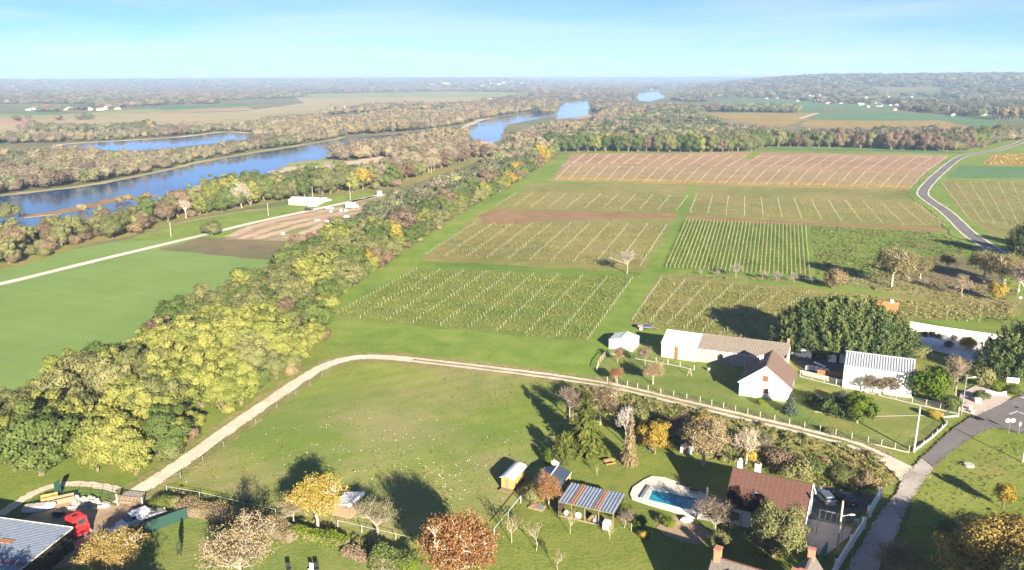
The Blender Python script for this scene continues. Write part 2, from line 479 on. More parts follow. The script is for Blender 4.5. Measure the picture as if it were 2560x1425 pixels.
# far valley fields (left of the river)
sheet('field', [(-300, 282), (140, 287), (420, 268), (620, 262), (620, 268), (330, 284), (120, 297), (-300, 296)], M_pasture)
sheet('field', [(-300, 297), (120, 297), (330, 284), (615, 269), (640, 274), (400, 285), (210, 290), (60, 312), (-300, 314)], M_brownfield)
sheet('field', [(-300, 314), (60, 312), (210, 291), (400, 286), (640, 276), (760, 262), (640, 300), (560, 316), (380, 318), (150, 330), (-300, 345)], M_stubble)
sheet('field', [(620, 276), (760, 258), (990, 262), (870, 276), (700, 290), (640, 292)], M_stubble)
sheet('field', [(740, 244), (1160, 242), (1240, 246), (1180, 262), (1100, 268), (870, 274), (760, 258)], M_stubble)
sheet('field', [(770, 236), (1150, 229), (1330, 233), (1250, 243), (900, 242), (760, 243)], M_pasture)
sheet('field', [(320, 268), (610, 260), (640, 264), (420, 275)], M_greenfar)
# fields far right
sheet('field', [(1770, 245), (1960, 249), (2060, 262), (2050, 274), (1960, 280), (1850, 262)], M_greenfar)
sheet('field', [(2060, 262), (2230, 262), (2260, 275), (2120, 276)], M_greenfar)
sheet('field', [(2170, 235), (2360, 236), (2360, 242), (2200, 243)], M_stubble)
sheet('field', [(1750, 282), (2050, 282), (2010, 300), (1960, 318), (1850, 305)], M_orangefield)
sheet('field', [(2040, 284), (2240, 282), (2440, 294), (2510, 310), (2480, 325), (2350, 300), (2150, 300), (2030, 296)], M_greenfar)
sheet('field', [(2015, 298), (2150, 301), (2350, 301), (2480, 327), (2300, 322), (2000, 318)], M_orangefield)
# left bank fields
CROP = [(-420, 760), (0, 660), (130, 632), (300, 603), (390, 588), (500, 585), (490, 600), (410, 622), (640, 648), (780, 650), (760, 760), (500, 960), (230, 1100), (-200, 1180), (-420, 1180)]
sheet('crop_field', CROP, M_crop)
sheet('fallow_strip', [(395, 624), (500, 596), (760, 606), (760, 652), (640, 648)], M_darkpatch)
sheet('grass_verge', [(300, 606), (380, 575), (560, 540), (900, 480), (1000, 486), (900, 520), (760, 605), (500, 594)], M_lane)
sheet('kart_track_ground', [(560, 598), (640, 560), (760, 530), (870, 510), (960, 490), (1010, 495), (990, 520), (880, 560), (800, 606)], M_kart)
for k, ln in enumerate(([(575, 592), (650, 562), (780, 535), (860, 520)], [(640, 598), (700, 580), (800, 552), (830, 548), (800, 566), (720, 596)],
                        [(700, 560), (760, 552), (870, 528), (900, 520)], [(600, 598), (680, 572), (790, 545), (890, 534), (920, 524)], [(760, 600), (800, 578), (850, 560), (830, 580), (790, 604)], [(880, 505), (950, 492), (1000, 497), (930, 512)])):
    ribbon('kart_track', smooth_line(GP(ln), 6), 4.5, .10 + .01 * k, groundmat('kart_track_%d' % k, [(.40, .27, .18), (.50, .35, .24), (.58, .43, .31)], bump=.1), rough=.8, seed=k)
ribbon('kart_track_lawn', smooth_line(GP([(400, 590), (480, 560), (600, 535), (680, 525)]), 6), 14, .09, M_lane, rough=2)
ribbon('dirt_path', smooth_line(GP([(380, 588), (400, 570), (480, 552), (600, 530), (700, 520)]), 6), 3.5, .14, M_kart, rough=.5)
sheet('riverside_scrub', [(-60, 700), (60, 662), (200, 617), (330, 590), (440, 556), (560, 530), (720, 500), (900, 484), (1010, 468), (1240, 390), (1160, 384), (1000, 424), (860, 450), (640, 470), (430, 520), (300, 545), (150, 572), (0, 600), (-60, 612)], M_scrub)
# river
RIV_Z = .06
sheet('river', [(-500, 640), (-500, 545), (0, 492), (105, 480), (246, 462), (421, 427), (491, 410), (632, 385), (807, 357), (860, 346), (1000, 335), (1100, 325), (1166, 315), (1201, 301),
                (1278, 289), (1275, 304), (1257, 325), (1253, 350), (1190, 376), (1176, 371), (1176, 346), (1090, 352), (960, 366), (850, 392), (800, 398), (719, 420), (649, 440), (509, 470), (439, 492), (400, 515), (300, 535), (150, 562), (0, 584)], M_water, z=RIV_Z)
sheet('river', [(860, 436), (900, 424), (960, 414), (1000, 401), (1120, 381), (1180, 372), (1190, 377), (1150, 388), (1050, 402), (1000, 420), (930, 432), (880, 446)], M_water, z=RIV_Z + .004)
sheet('river', [(1392, 297), (1397, 273), (1411, 259), (1440, 253), (1468, 251), (1475, 287), (1440, 294)], M_water, z=RIV_Z)
sheet('river', [(1583, 241), (1590, 234), (1640, 228), (1664, 220), (1690, 217), (1680, 228), (1657, 245), (1625, 254), (1600, 252)], M_water, z=RIV_Z)
sheet('river', [(1278, 289), (1330, 281), (1397, 272), (1397, 290), (1330, 300), (1270, 312)], M_water, z=RIV_Z + .002)
sheet('backwater', [(110, 372), (168, 361), (351, 350), (456, 343), (561, 331), (621, 335), (618, 350), (519, 360), (420, 372), (316, 378), (196, 372)], M_water, z=RIV_Z + .01)
sheet('pond', [(700, 298), (760, 292), (900, 288), (980, 284), (985, 289), (900, 296), (760, 303)], M_water, z=RIV_Z + .01)
# banks and sand bars
def bank(px, w, mat=M_sand, zz=.09, name='river_bank', h=0):
    return ribbon(name, smooth_line(GP(px), 5), w, zz, mat, rough=w * .2, seed=len(px))
bank([(0, 489), (105, 477), (246, 459), (421, 424), (491, 407), (632, 382), (807, 354), (860, 343)], 7, M_stubble)
bank([(140, 367), (168, 360), (351, 349), (456, 342), (561, 330), (625, 333)], 9)
bank([(705, 432), (760, 420), (880, 408), (930, 397), (985, 385)], 20, M_sand, .085)
bank([(720, 424), (800, 404), (880, 392), (950, 380)], 26, M_pasture, .08)
bank([(1060, 388), (1090, 382), (1120, 378)], 10)
bank([(1394, 297), (1440, 297), (1480, 288)], 14, M_brownfield, .09)
bank([(1160, 317), (1201, 300), (1230, 296)], 10)
bank([(46, 541), (120, 535), (193, 523), (274, 503), (330, 496), (389, 489)], 11, M_rust, .10)
bank([(60, 545), (100, 541), (150, 536)], 3, M_sand, .12)
ribbon('levee_road', smooth_line(GP([(-200, 615), (0, 587), (60, 577), (150, 562), (300, 537), (390, 519), (500, 500)]), 5), 5, .13, M_gravel)
ribbon('pale_path', smooth_line(GP([(-300, 775), (0, 711), (250, 650), (500, 590), (640, 556), (760, 530), (870, 506), (960, 486)]), 5), 3.6, .15, M_chalk, rough=.15)
# vineyard side: broad base of lane grass, then plots
sheet('lane_grass', [(800, 800), (850, 740), (1040, 610), (1200, 505), (1330, 430), (1430, 380), (1900, 378), (2400, 380), (2560, 345), (2900, 330), (2900, 700), (2560, 760), (2400, 820), (2300, 800), (1900, 880), (1560, 850), (1500, 905), (1480, 950), (1100, 905), (920, 888), (820, 890)], M_lane)
sheet('green_crop', [(1900, 372), (2400, 384), (2440, 382), (2300, 376), (1930, 368)], M_greenfar)
sheet('green_crop', [(2330, 445), (2370, 415), (2640, 418), (2640, 446)], M_greenfar)
PLOT = {
 'p1': [(825, 795), (1468, 858), (1585, 690), (1045, 668)],
 'p2': [(1048, 655), (1606, 684), (1690, 538), (1205, 528)],
 'p3': [(1235, 520), (1690, 532), (1722, 462), (1330, 458)],
 'p3b': [(1718, 540), (2378, 575), (2280, 478), (1742, 462)],
 'p4': [(1375, 452), (2276, 476), (2375, 388), (1880, 380), (1430, 384)],
 'p5': [(1655, 672), (2032, 695), (2022, 560), (1712, 546)],
 'p6': [(1575, 812), (1950, 872), (2300, 800), (2550, 790), (2560, 745), (2180, 735), (1650, 686)],
 'p7': [(2480, 592), (2700, 600), (2700, 448), (2345, 452), (2400, 530)],
 'p8': [(2450, 414), (2700, 416), (2700, 378), (2485, 386)]}
for k, m in (('p1', M_vinegreen), ('p2', M_vineground), ('p3', M_vineground), ('p3b', M_vineground), ('p4', M_redsoil), ('p5', M_rows), ('p6', M_vineground), ('p7', M_vineground), ('p8', M_orangefield)):
    sheet('vineyard_ground', PLOT[k], m)
sheet('vineyard_ground', [(1380, 452), (2276, 476), (2314, 432), (1426, 413)], groundmat('tan_vineyard_ground', [(.24, .185, .09), (.32, .245, .125), (.39, .30, .155)], big=.02, mid=.1, fine=.9, bump=.1))
sheet('rusty_grass_band', [(1195, 542), (1240, 522), (1690, 534), (1690, 545), (1400, 548), (1300, 560), (1210, 560)], M_rust)
sheet('rusty_grass_band', [(1380, 672), (1490, 672), (1490, 680), (1380, 678)], M_rust)
sheet('rusty_grass_band', [(1700, 540), (2370, 572), (2350, 579), (1720, 549)], M_rust)
sheet('dry_grass_band', [(1050, 652), (1603, 682), (1594, 694), (1040, 666)], M_rows)
sheet('grass_notch', [(1845, 398), (1880, 380), (1900, 381), (1885, 397)], M_lane)
sheet('weedy_patch', [(2022, 566), (2340, 580), (2450, 625), (2330, 700), (2190, 705), (2040, 690)], M_weeds)
sheet('dry_grass_band', [(1660, 684), (2040, 700), (2200, 690), (2440, 720), (2545, 760), (2520, 785), (2300, 745), (2100, 712), (1700, 690)], M_dryband)
sheet('orchard_ground', [(2180, 690), (2330, 640), (2560, 650), (2540, 740), (2400, 730)], M_darkpatch)
# paddock meadow inside the bend of the track, gardens
sheet('meadow', [(440, 1205), (560, 1120), (700, 1015), (800, 945), (900, 905), (1000, 908), (1300, 938), (1470, 965), (1420, 1100), (1380, 1180), (1300, 1260), (1180, 1330), (1080, 1385), (900, 1330), (640, 1255)], M_meadow)
sheet('garden_grass', [(1385, 1130), (1420, 1000), (1560, 1000), (1800, 1060), (2240, 1170), (2250, 1190), (2160, 1350), (2050, 1480), (1060, 1480), (1240, 1320), (1310, 1250)], M_lawn2)
sheet('lawn', [(1495, 920), (1520, 885), (1660, 905), (1850, 925), (1960, 935), (2300, 1010), (2400, 1045), (2270, 1125), (2000, 1075), (1750, 1015), (1500, 962)], M_lawn)
sheet('scrub_ground', [(1400, 985), (1480, 968), (1600, 990), (1800, 1036), (2000, 1085), (2160, 1128), (2250, 1180), (2235, 1210), (2200, 1230), (2000, 1200), (1860, 1170), (1700, 1130), (1500, 1060), (1420, 1060)], M_scrub)
sheet('garden_grass', [(430, 1260), (620, 1300), (900, 1380), (1060, 1400), (1060, 1500), (200, 1500), (360, 1330)], M_lawn)
# roads
TRACK = GP([(300, 1262), (350, 1228), (420, 1183), (520, 1113), (640, 1028), (740, 960), (800, 923), (860, 901), (920, 894), (1000, 898), (1100, 909), (1300, 933), (1480, 958), (1600, 982), (1700, 1007), (1900, 1054), (2100, 1104), (2190, 1138), (2250, 1172), (2290, 1200)])
TL = smooth_line(TRACK, 8)
ribbon('dirt_track', TL[:76], 2.9, .20, M_dirt, rough=.22, seed=3)
for off, s_ in ((.95, 4), (-.95, 5)):
    ribbon('wheel_track', TL[72:142], (1.0, 1.05), .212, M_dirt, off=off, rough=.16, seed=s_)
ribbon('dirt_track', TL[138:], (3.0, 5.5), .205, M_dirt, rough=.2, seed=6)
ribbon('track_verge', TL[:140], 6.5, .17, M_dryband, rough=.7, seed=9)
ribbon('dirt_path', smooth_line(GP([(0, 1290), (40, 1262), (90, 1232), (140, 1215), (200, 1212), (270, 1220), (330, 1240)]), 6), 1.6, .16, M_dirt, rough=.2)
LE = [(2760, 925), (2560, 986.5), (2487, 1021.5), (2424, 1047), (2380, 1077), (2336, 1117), (2303, 1147)]
RE = [(2760, 1110), (2560, 1085), (2490, 1073), (2439, 1091), (2402, 1117), (2365, 1143), (2336, 1172)]
la, ra = smooth_line(GP(LE), 9), smooth_line(GP(RE), 9)
for p in la + ra: p.x += random.uniform(-.12, .12); p.y += random.uniform(-.12, .12)
tag(MB().strip([(p.x, p.y, .222) for p in ra], [(p.x, p.y, .222) for p in la]).build('asphalt_road', M_asphalt), kind='structure')
LE2 = [(2303, 1147), (2288, 1165), (2262, 1191), (2240, 1235), (2210, 1272), (2174, 1327), (2126, 1412), (2060, 1540)]
RE2 = [(2336, 1172), (2328, 1182), (2317, 1195), (2277, 1257), (2262, 1290), (2244, 1335), (2199, 1425), (2160, 1540)]
la, ra = smooth_line(GP(LE2), 9), smooth_line(GP(RE2), 9)
for p in la + ra: p.x += random.uniform(-.18, .18); p.y += random.uniform(-.18, .18)
tag(MB().strip([(p.x, p.y, .216) for p in ra], [(p.x, p.y, .216) for p in la]).build('gravel_lane', M_gravel), kind='structure')
FR = smooth_line(GP([(2600, 735), (2560, 690), (2479, 624), (2423, 585), (2367, 532), (2325, 503), (2307, 484), (2322, 459), (2367, 417), (2402, 393), (2437, 384), (2489, 376), (2542, 360), (2600, 335), (2680, 318)]), 8)
ribbon('far_road_verge', FR, 13, .20, M_lane, rough=1.2)
ribbon('far_road', FR, 4.6, .23, M_asphalt)
M_line = plain('road_paint', (.72, .7, .66), .6, .15, 8)
M_kerb = plain('pale_verge', (.62, .57, .48), .9, .2, 2)
for off in (2.65, -2.65): ribbon('far_road_edge', FR, .7, .236, M_kerb, off=off, rough=.15)
for ln in ([(2523, 1038), (2544, 1031)], [(2540, 1030), (2575, 1044)]):
    ribbon('road_marking', GP(ln), .22, .232, M_line)
ribbon('road_marking', GP([(2552, 996), (2590, 1002)]), .5, .233, M_line)
ribbon('dirt_path', GP([(2000, 297), (2020, 290), (2045, 283)]), 4, .3, M_chalk)
# ================================================================ vegetation prototypes
def leaf_mesh(name, C, N, T, sx, sy, v, tri=False):
    """quads: centres C, normals N, long axis T, half sizes sx (along T), sy; v = tone per leaf"""
    n = len(C)
    N = N / (np.linalg.norm(N, axis=1, keepdims=True) + 1e-9)
    T = T - N * np.sum(T * N, axis=1, keepdims=True)
    T = T / (np.linalg.norm(T, axis=1, keepdims=True) + 1e-9)
    B = np.cross(N, T)
    sx, sy = np.broadcast_to(sx, n)[:, None], np.broadcast_to(sy, n)[:, None]
    V = np.empty((n, 4, 3))
    V[:, 0] = C - T * sx; V[:, 1] = C + B * sy - T * sx * .1; V[:, 2] = C + T * sx; V[:, 3] = C - B * sy + T * sx * .1
    me = bpy.data.meshes.new(name)
    me.vertices.add(n * 4); me.loops.add(n * 4); me.polygons.add(n)
    me.vertices.foreach_set('co', V.ravel())
    me.loops.foreach_set('vertex_index', np.arange(n * 4, dtype=np.int32))
    me.polygons.foreach_set('loop_start', np.arange(0, n * 4, 4, dtype=np.int32))
    me.polygons.foreach_set('loop_total', np.full(n, 4, dtype=np.int32))
    at = me.attributes.new('v', 'FLOAT', 'FACE')
    at.data.foreach_set('value', np.clip(v, 0, 1).astype(np.float32))
    me.update(calc_edges=True)
    return me
def unit(rng, n):
    d = rng.normal(size=(n, 3)); return d / np.linalg.norm(d, axis=1, keepdims=True)
def crown(name, n, seed, h=(.3, 1.0), rx=.36, lobes=14, lr=.2, leaf=.035, gap=.25, flatn=.9, shape='round'):
    """leafy crown in a unit-height tree: lobes spread through the crown's volume, leaves on the lobes"""
    rng = np.random.default_rng(seed)
    zc, zr = (h[0] + h[1]) / 2, (h[1] - h[0]) / 2
    L = []
    for i in range(lobes):
        d = unit(rng, 1)[0]; q = rng.uniform(.35, 1.0)
        x, y, z = d[0] * rx * q, d[1] * rx * q, d[2] * q
        if shape == 'cone': k = 1 - .75 * (z + 1) / 2; x *= k * 1.3; y *= k * 1.3
        if shape == 'column': x *= .9; y *= .9
        r = lr * rng.uniform(.65, 1.25) * (1 - .3 * abs(z))
        L.append((x, y, zc + z * (zr - lr * .6), r, rng.uniform(0, 1)))
    L = np.array(L)
    w = L[:, 3] ** 2; k = rng.choice(len(L), size=n, p=w / w.sum())
    d = unit(rng, n); d[:, 2] = np.where(rng.random(n) < .3, np.abs(d[:, 2]), d[:, 2])
    rad = L[k, 3] * np.clip(rng.normal(.92, .16, n), .3, 1.25)
    # clumps on each lobe: push leaves in and out with direction
    ph = rng.uniform(0, 6.28, size=(len(L), 3))
    bump = np.sin(d[:, 0] * 5 + ph[k, 0]) * np.sin(d[:, 1] * 5 + ph[k, 1]) * np.sin(d[:, 2] * 5 + ph[k, 2])
    rad *= 1 + .30 * bump
    sp = unit(rng, len(L) * 6).reshape(len(L), 6, 3)                      # sprigs that break the outline
    dot = np.einsum('ij,ikj->ik', d, sp[k]).max(1)
    rad *= 1 + .45 * np.clip((dot - .9) / .1, 0, 1) * rng.random(n)
    keep = bump > (-.75 + gap) + rng.normal(0, .25, n) - .35
    C = L[k, :3] + d * rad[:, None] * np.array([1, 1, .85])
    out = C - np.array([0, 0, zc - zr * .3]); out /= np.linalg.norm(out, axis=1, keepdims=True)
    N = d * flatn * .85 + out * flatn * .55 + unit(rng, n) * .5
    tone = .34 * L[k, 4] + .28 * rng.random(n) + .28 * (bump * .5 + .5) + .1 * np.clip((C[:, 2] - h[0]) / (h[1] - h[0]), 0, 1)
    s = leaf * rng.uniform(.6, 1.5, n)
    C, N, tone, s = C[keep], N[keep], tone[keep], s[keep]
    return leaf_mesh(name, C, N, unit(rng, len(C)), s, s * .75, tone), L
def trunk_mesh(name, L, seed, r=.022, base=.3, n=5, limbs=7):
    rnd = random.Random(seed)
    m = MB()
    lean = Vector((rnd.uniform(-.02, .02), rnd.uniform(-.02, .02), 0))
    top = Vector((0, 0, base)) + lean
    m.tube([(0, 0, -.01), lean * .4 + Vector((0, 0, base * .5)), top, top + Vector((0, 0, .25)) + lean], [r * 1.35, r, r * .85, r * .35], n)
    for i in rnd.sample(range(len(L)), min(limbs, len(L))):
        e = Vector(L[i][:3]); mid = top.lerp(e, .5) + Vector((0, 0, -.03))
        m.tube([top - Vector((0, 0, rnd.uniform(0, .12))), mid, e], [r * .55, r * .35, r * .12], 4)
    return m.mesh(name)
def branch_mesh(name, seed, levels=4, kids=(6, 5, 5, 4), trunk=.28, spread=.85, upb=.35, r0=.022, thick=1.0, squash=1.0, ret=False):
    """bare branching crown, unit height"""
    rnd = random.Random(seed)
    m = MB(); tips = []
    def grow(p, d, L, r, lv):
        q = p + d * L * .5 + Vector((rnd.uniform(-1, 1), rnd.uniform(-1, 1), rnd.uniform(-.6, 1))) * L * .09
        e = p + d * L + Vector((rnd.uniform(-1, 1), rnd.uniform(-1, 1), rnd.uniform(-.4, 1))) * L * .12
        m.tube([p, q, e], [r, r * .8, r * .5], 5 if lv == 0 else 3, cap=False)
        if lv >= levels: tips.append(e); return
        for k in range(kids[min(lv, len(kids) - 1)]):
            t = rnd.uniform(.45, 1.0) if lv else rnd.uniform(.75, 1.0)
            b = p.lerp(q, t * 2) if t < .5 else q.lerp(e, t * 2 - 1)
            nd = d * .55 + Vector((rnd.gauss(0, 1), rnd.gauss(0, 1), rnd.gauss(0, .7) * squash)).normalized() * spread + Vector((0, 0, upb))
            grow(b, nd.normalized(), L * rnd.uniform(.52, .8), max(r * .55, .0016 * thick), lv + 1)
    grow(Vector((0, 0, -.01)), Vector((rnd.uniform(-.06, .06), rnd.uniform(-.06, .06), 1)), trunk, r0, 0)
    zmax = max(v[2] for v in m.v)
    k = 1.0 / zmax
    m.v = [(v[0] * k, v[1] * k, v[2] * k) for v in m.v]
    me = m.mesh(name)
    return (me, [t * k for t in tips]) if ret else me
def tip_leaves(name, tips, seed, per=6, jit=.05, leaf=.02):
    rng = np.random.default_rng(seed)
    T = np.array([tuple(t) for t in tips]); k = rng.integers(0, len(T), len(T) * per)
    C = T[k] + rng.normal(0, jit, (len(k), 3))
    s = leaf * rng.uniform(.6, 1.4, len(k))
    return leaf_mesh(name, C, unit(rng, len(k)) + np.array([0, 0, .4]), unit(rng, len(k)), s, s * .75, rng.random(len(k)))
def plume_mesh(name, seed, n=2600, rx=.30, h0=.02, leaf=.06, shape=1.0, spike=.8, plumes=150):
    """dense evergreen of upward plumes (cypress hedge trees): each plume a tapering spray of narrow cards"""
    rng = np.random.default_rng(seed)
    z = rng.random(plumes) ** .85; a = rng.uniform(0, 2 * math.pi, plumes)
    prof = np.where(z < .2, .8 + z, 1.0 * (1 - ((z - .2) / .8) ** 2.4 * .85)) * rx * shape
    r = prof * rng.uniform(.6, 1.0, plumes)
    base = np.stack([np.cos(a) * r, np.sin(a) * r, h0 + z * .82], 1)
    rad = np.stack([np.cos(a), np.sin(a), np.zeros(plumes)], 1)
    ax = rad * .6 + np.array([0, 0, spike + .25]) + rng.normal(0, .18, (plumes, 3)); ax /= np.linalg.norm(ax, axis=1, keepdims=True)
    PL = rng.uniform(.13, .26, plumes)
    k = rng.integers(0, plumes, n); t = rng.random(n)
    wid = PL[k] * .3 * (1 - t) ** .7 + .004
    C = base[k] + ax[k] * (t * PL[k])[:, None] + rng.normal(0, 1, (n, 3)) * wid[:, None] * .6
    T = ax[k] + rng.normal(0, .3, (n, 3)); N = rad[k] * .7 + np.array([0, 0, .2]) + unit(rng, n) * .6
    s = leaf * .55 * rng.uniform(.6, 1.3, n)
    tone = .2 * rng.random(n) + .5 * t + .2 * rng.random(plumes)[k] + .1 * z[k]
    return leaf_mesh(name, C, N, T, s, s * .4, tone)
def fir_mesh(name, seed, levels=16, rx=.27, leaf=.045, droop=.3, h0=.06, dens=1.0):
    rng = np.random.default_rng(seed)
    C, T, N, tone = [], [], [], []
    for i in range(levels):
        t = i / (levels - 1); z = h0 + (1 - h0) * t; R_ = rx * (1 - t) ** .85 + .012
        nb = max(4, int(15 * (1 - t) + 5))
        for b in range(nb):
            a = 2 * math.pi * (b + rng.random()) / nb; d = np.array([math.cos(a), math.sin(a), 0]); Rb = R_ * rng.uniform(.75, 1.12)
            m = max(3, int(Rb / leaf * 4.0 * dens)); br = rng.random()
            for q in range(m):
                u = (q + rng.random()) / m
                p = d * Rb * u + np.array([0, 0, z - droop * Rb * u * u + .03 * u]) + rng.normal(0, .012, 3)
                side = np.cross(d, [0, 0, 1]) * rng.uniform(-1, 1) * leaf * 1.1 * (1.3 - u)
                C.append(p + side); T.append(d + np.array([0, 0, -.25]) + side * 12 + rng.normal(0, .25, 3)); N.append(np.array([0, 0, 1.]) + d * .55 + rng.normal(0, .35, 3))
                tone.append(.3 * br + .3 * rng.random() + .4 * u)
    C, T, N, tone = map(np.array, (C, T, N, tone))
    s = leaf * rng.uniform(.6, 1.2, len(C))
    return leaf_mesh(name, C, N, T, s, s * .42, tone)

# colours of foliage, dark to light
LM = {
 'yellowgreen': leafmat('leaves_yellow_green', [(.1, (.08, .105, .026)), (.4, (.20, .222, .055)), (.65, (.285, .285, .078)), (.95, (.40, .36, .10))], .3, .22),
 'green': leafmat('leaves_green', [(.1, (.045, .075, .02)), (.45, (.11, .15, .042)), (.75, (.19, .22, .07)), (.98, (.28, .28, .10))]),
 'olive': leafmat('leaves_olive', [(.1, (.08, .09, .034)), (.45, (.17, .18, .07)), (.75, (.26, .25, .105)), (.98, (.36, .32, .14))]),
 'yellow': leafmat('leaves_yellow', [(.1, (.18, .12, .025)), (.45, (.37, .27, .05)), (.75, (.50, .38, .075)), (.98, (.58, .47, .11))]),
 'rust': leafmat('leaves_rust', [(.1, (.16, .075, .03)), (.45, (.33, .165, .065)), (.75, (.44, .25, .105)), (.98, (.53, .34, .15))]),
 'tan': leafmat('leaves_tan', [(.1, (.14, .105, .055)), (.45, (.28, .215, .11)), (.75, (.38, .295, .155)), (.98, (.47, .37, .2))]),
 'brown': leafmat('leaves_brown', [(.1, (.10, .07, .045)), (.45, (.20, .145, .092)), (.75, (.28, .21, .135)), (.98, (.36, .28, .17))]),
 'orange': leafmat('leaves_orange', [(.1, (.16, .10, .03)), (.45, (.30, .215, .065)), (.75, (.40, .30, .09)), (.98, (.48, .37, .12))]),
 'conifer': leafmat('needles_dark', [(.1, (.014, .03, .012)), (.4, (.05, .082, .028)), (.65, (.12, .155, .05)), (.95, (.22, .235, .085))], .15, .2),
 'fir': leafmat('needles_bright', [(.1, (.035, .05, .012)), (.45, (.095, .115, .025)), (.75, (.175, .19, .042)), (.98, (.27, .26, .07))], .2, .2),
 'blue': leafmat('needles_blue', [(.1, (.03, .05, .03)), (.45, (.075, .105, .065)), (.75, (.13, .16, .11)), (.98, (.20, .22, .16))], .15, .2),
 'hedge': leafmat('leaves_hedge', [(.1, (.04, .075, .010)), (.45, (.10, .155, .018)), (.75, (.19, .235, .03)), (.98, (.30, .29, .05))]),
 'plum': leafmat('leaves_plum', [(.1, (.03, .012, .014)), (.5, (.075, .03, .034)), (.95, (.13, .06, .06))]),
 'drygrass': leafmat('grass_dry', [(.1, (.18, .165, .06)), (.5, (.30, .26, .11)), (.95, (.42, .36, .17))], .4, .5),
 'greengrass': leafmat('grass_green', [(.1, (.11, .15, .03)), (.5, (.19, .24, .05)), (.95, (.29, .30, .09))], .45, .5),
 'vine': leafmat('vine_leaves', [(.1, (.10, .125, .03)), (.5, (.18, .20, .05)), (.8, (.26, .25, .075)), (.93, (.36, .29, .07)), (.99, (.5, .38, .08))], .3, .2),
 'vinebrown': leafmat('vine_leaves_brown', [(.1, (.15, .15, .05)), (.5, (.23, .215, .08)), (.8, (.29, .24, .10)), (.98, (.38, .30, .10))], .3, .3),
 'vinered': leafmat('vine_leaves_red', [(.1, (.24, .14, .09)), (.5, (.33, .205, .125)), (.85, (.40, .265, .15)), (.98, (.45, .33, .13))], .3, .3),
 'vineyellow': leafmat('vine_leaves_yellow', [(.1, (.26, .17, .03)), (.5, (.42, .28, .04)), (.98, (.56, .39, .06))], .3, .3),
 'vinerow': leafmat('vine_leaves_row', [(.1, (.16, .17, .05)), (.5, (.25, .245, .08)), (.98, (.35, .31, .12))], .3, .3),
}
B_bark = plain('bark', (.20, .155, .11), .9, .3, 9, bump=.02)
B_pale = plain('pale_bark', (.42, .35, .26), .9, .25, 9)
B_tan = plain('tan_bark', (.31, .25, .165), .9, .25, 9)
B_grey = plain('grey_bark', (.28, .24, .19), .9, .25, 9)

class Kind:
    def __init__(s, parts, w): s.parts, s.w = parts, w      # [(part name, mesh, material)], crown width / height
KINDS = {}
def kind_leafy(key, variants, mat, bark=B_bark, **kw):
    KINDS[key] = []
    for i in range(variants):
        me, L = crown('crown_' + key, seed=100 * len(KINDS) + i, **kw)
        tm = trunk_mesh('trunk_' + key, L, i, base=kw.get('h', (.3, 1))[0] + .06)
        KINDS[key].append(Kind([('trunk', tm, bark), ('crown', me, LM[mat])], 2 * kw.get('rx', .36)))
kind_leafy('round', 4, 'green', n=12000, h=(.04, 1.0), rx=.38, lobes=46, lr=.125, leaf=.0185, gap=.32)
kind_leafy('tall', 4, 'yellowgreen', n=12500, h=(.02, 1.0), rx=.35, lobes=50, lr=.11, leaf=.0175, gap=.36)
kind_leafy('broad', 3, 'olive', n=13000, h=(.03, 1.0), rx=.53, lobes=52, lr=.145, leaf=.020, gap=.32)
kind_leafy('big', 2, 'olive', n=26000, h=(.02, 1.0), rx=.50, lobes=60, lr=.15, leaf=.014, gap=.42)
kind_leafy('airy', 2, 'yellow', n=5000, h=(.1, 1.0), rx=.38, lobes=30, lr=.14, leaf=.022, gap=.5)
kind_leafy('bush', 4, 'green', n=4200, h=(.0, 1.0), rx=.55, lobes=18, lr=.3, leaf=.036, gap=.3)
kind_leafy('poplar', 2, 'tan', n=2200, h=(.08, 1.0), rx=.13, lobes=18, lr=.10, leaf=.022, shape='column')
KINDS['bare'] = []
for i in range(4):
    KINDS['bare'].append(Kind([('trunk', branch_mesh('branches_bare', 40 + i, levels=4, kids=(8, 5, 4, 4), trunk=.22, r0=.014, thick=1.2), B_tan)], .9))
KINDS['twiggy'] = []
for i in range(3):
    me, tips = branch_mesh('branches_twiggy', 60 + i, levels=4, kids=(8, 5, 4, 4), trunk=.15, spread=.95, r0=.011, ret=True)
    KINDS['twiggy'].append(Kind([('trunk', me, B_grey), ('crown', tip_leaves('leaves_twiggy', tips, i, 9, .035, .010), LM['tan'])], .9))
KINDS['autumn'] = []
for i in range(2):
    me, tips = branch_mesh('branches_autumn', 80 + i, levels=4, kids=(12, 6, 4, 4), trunk=.10, spread=1.0, upb=.35, r0=.009, ret=True)
    KINDS['autumn'].append(Kind([('trunk', me, B_pale), ('crown', tip_leaves('leaves_autumn', tips, i, 24, .042, .0115), LM['rust'])], .9))
KINDS['cypress'] = [Kind([('trunk', MB().tube([(0, 0, -.01), (0, 0, .5)], [.03, .015], 5).mesh('trunk_cypress'), B_bark), ('crown', plume_mesh('crown_cypress', i, 11000, .27, leaf=.036, plumes=150), LM['conifer'])], .6) for i in range(3)]
KINDS['fir'] = [Kind([('trunk', MB().tube([(0, 0, -.01), (0, 0, .9)], [.022, .004], 5).mesh('trunk_fir'), B_bark), ('crown', fir_mesh('crown_fir', i), LM['fir'])], .55) for i in range(2)]
KINDS['thuja'] = [Kind([('trunk', MB().tube([(0, 0, -.01), (0, 0, .5)], [.03, .015], 5).mesh('trunk_thuja'), B_bark), ('crown', plume_mesh('crown_thuja', 9 + i, 6000, .27, leaf=.05, spike=1.3, plumes=140), LM['fir'])], .55) for i in range(2)]
KINDS['sapling'] = []
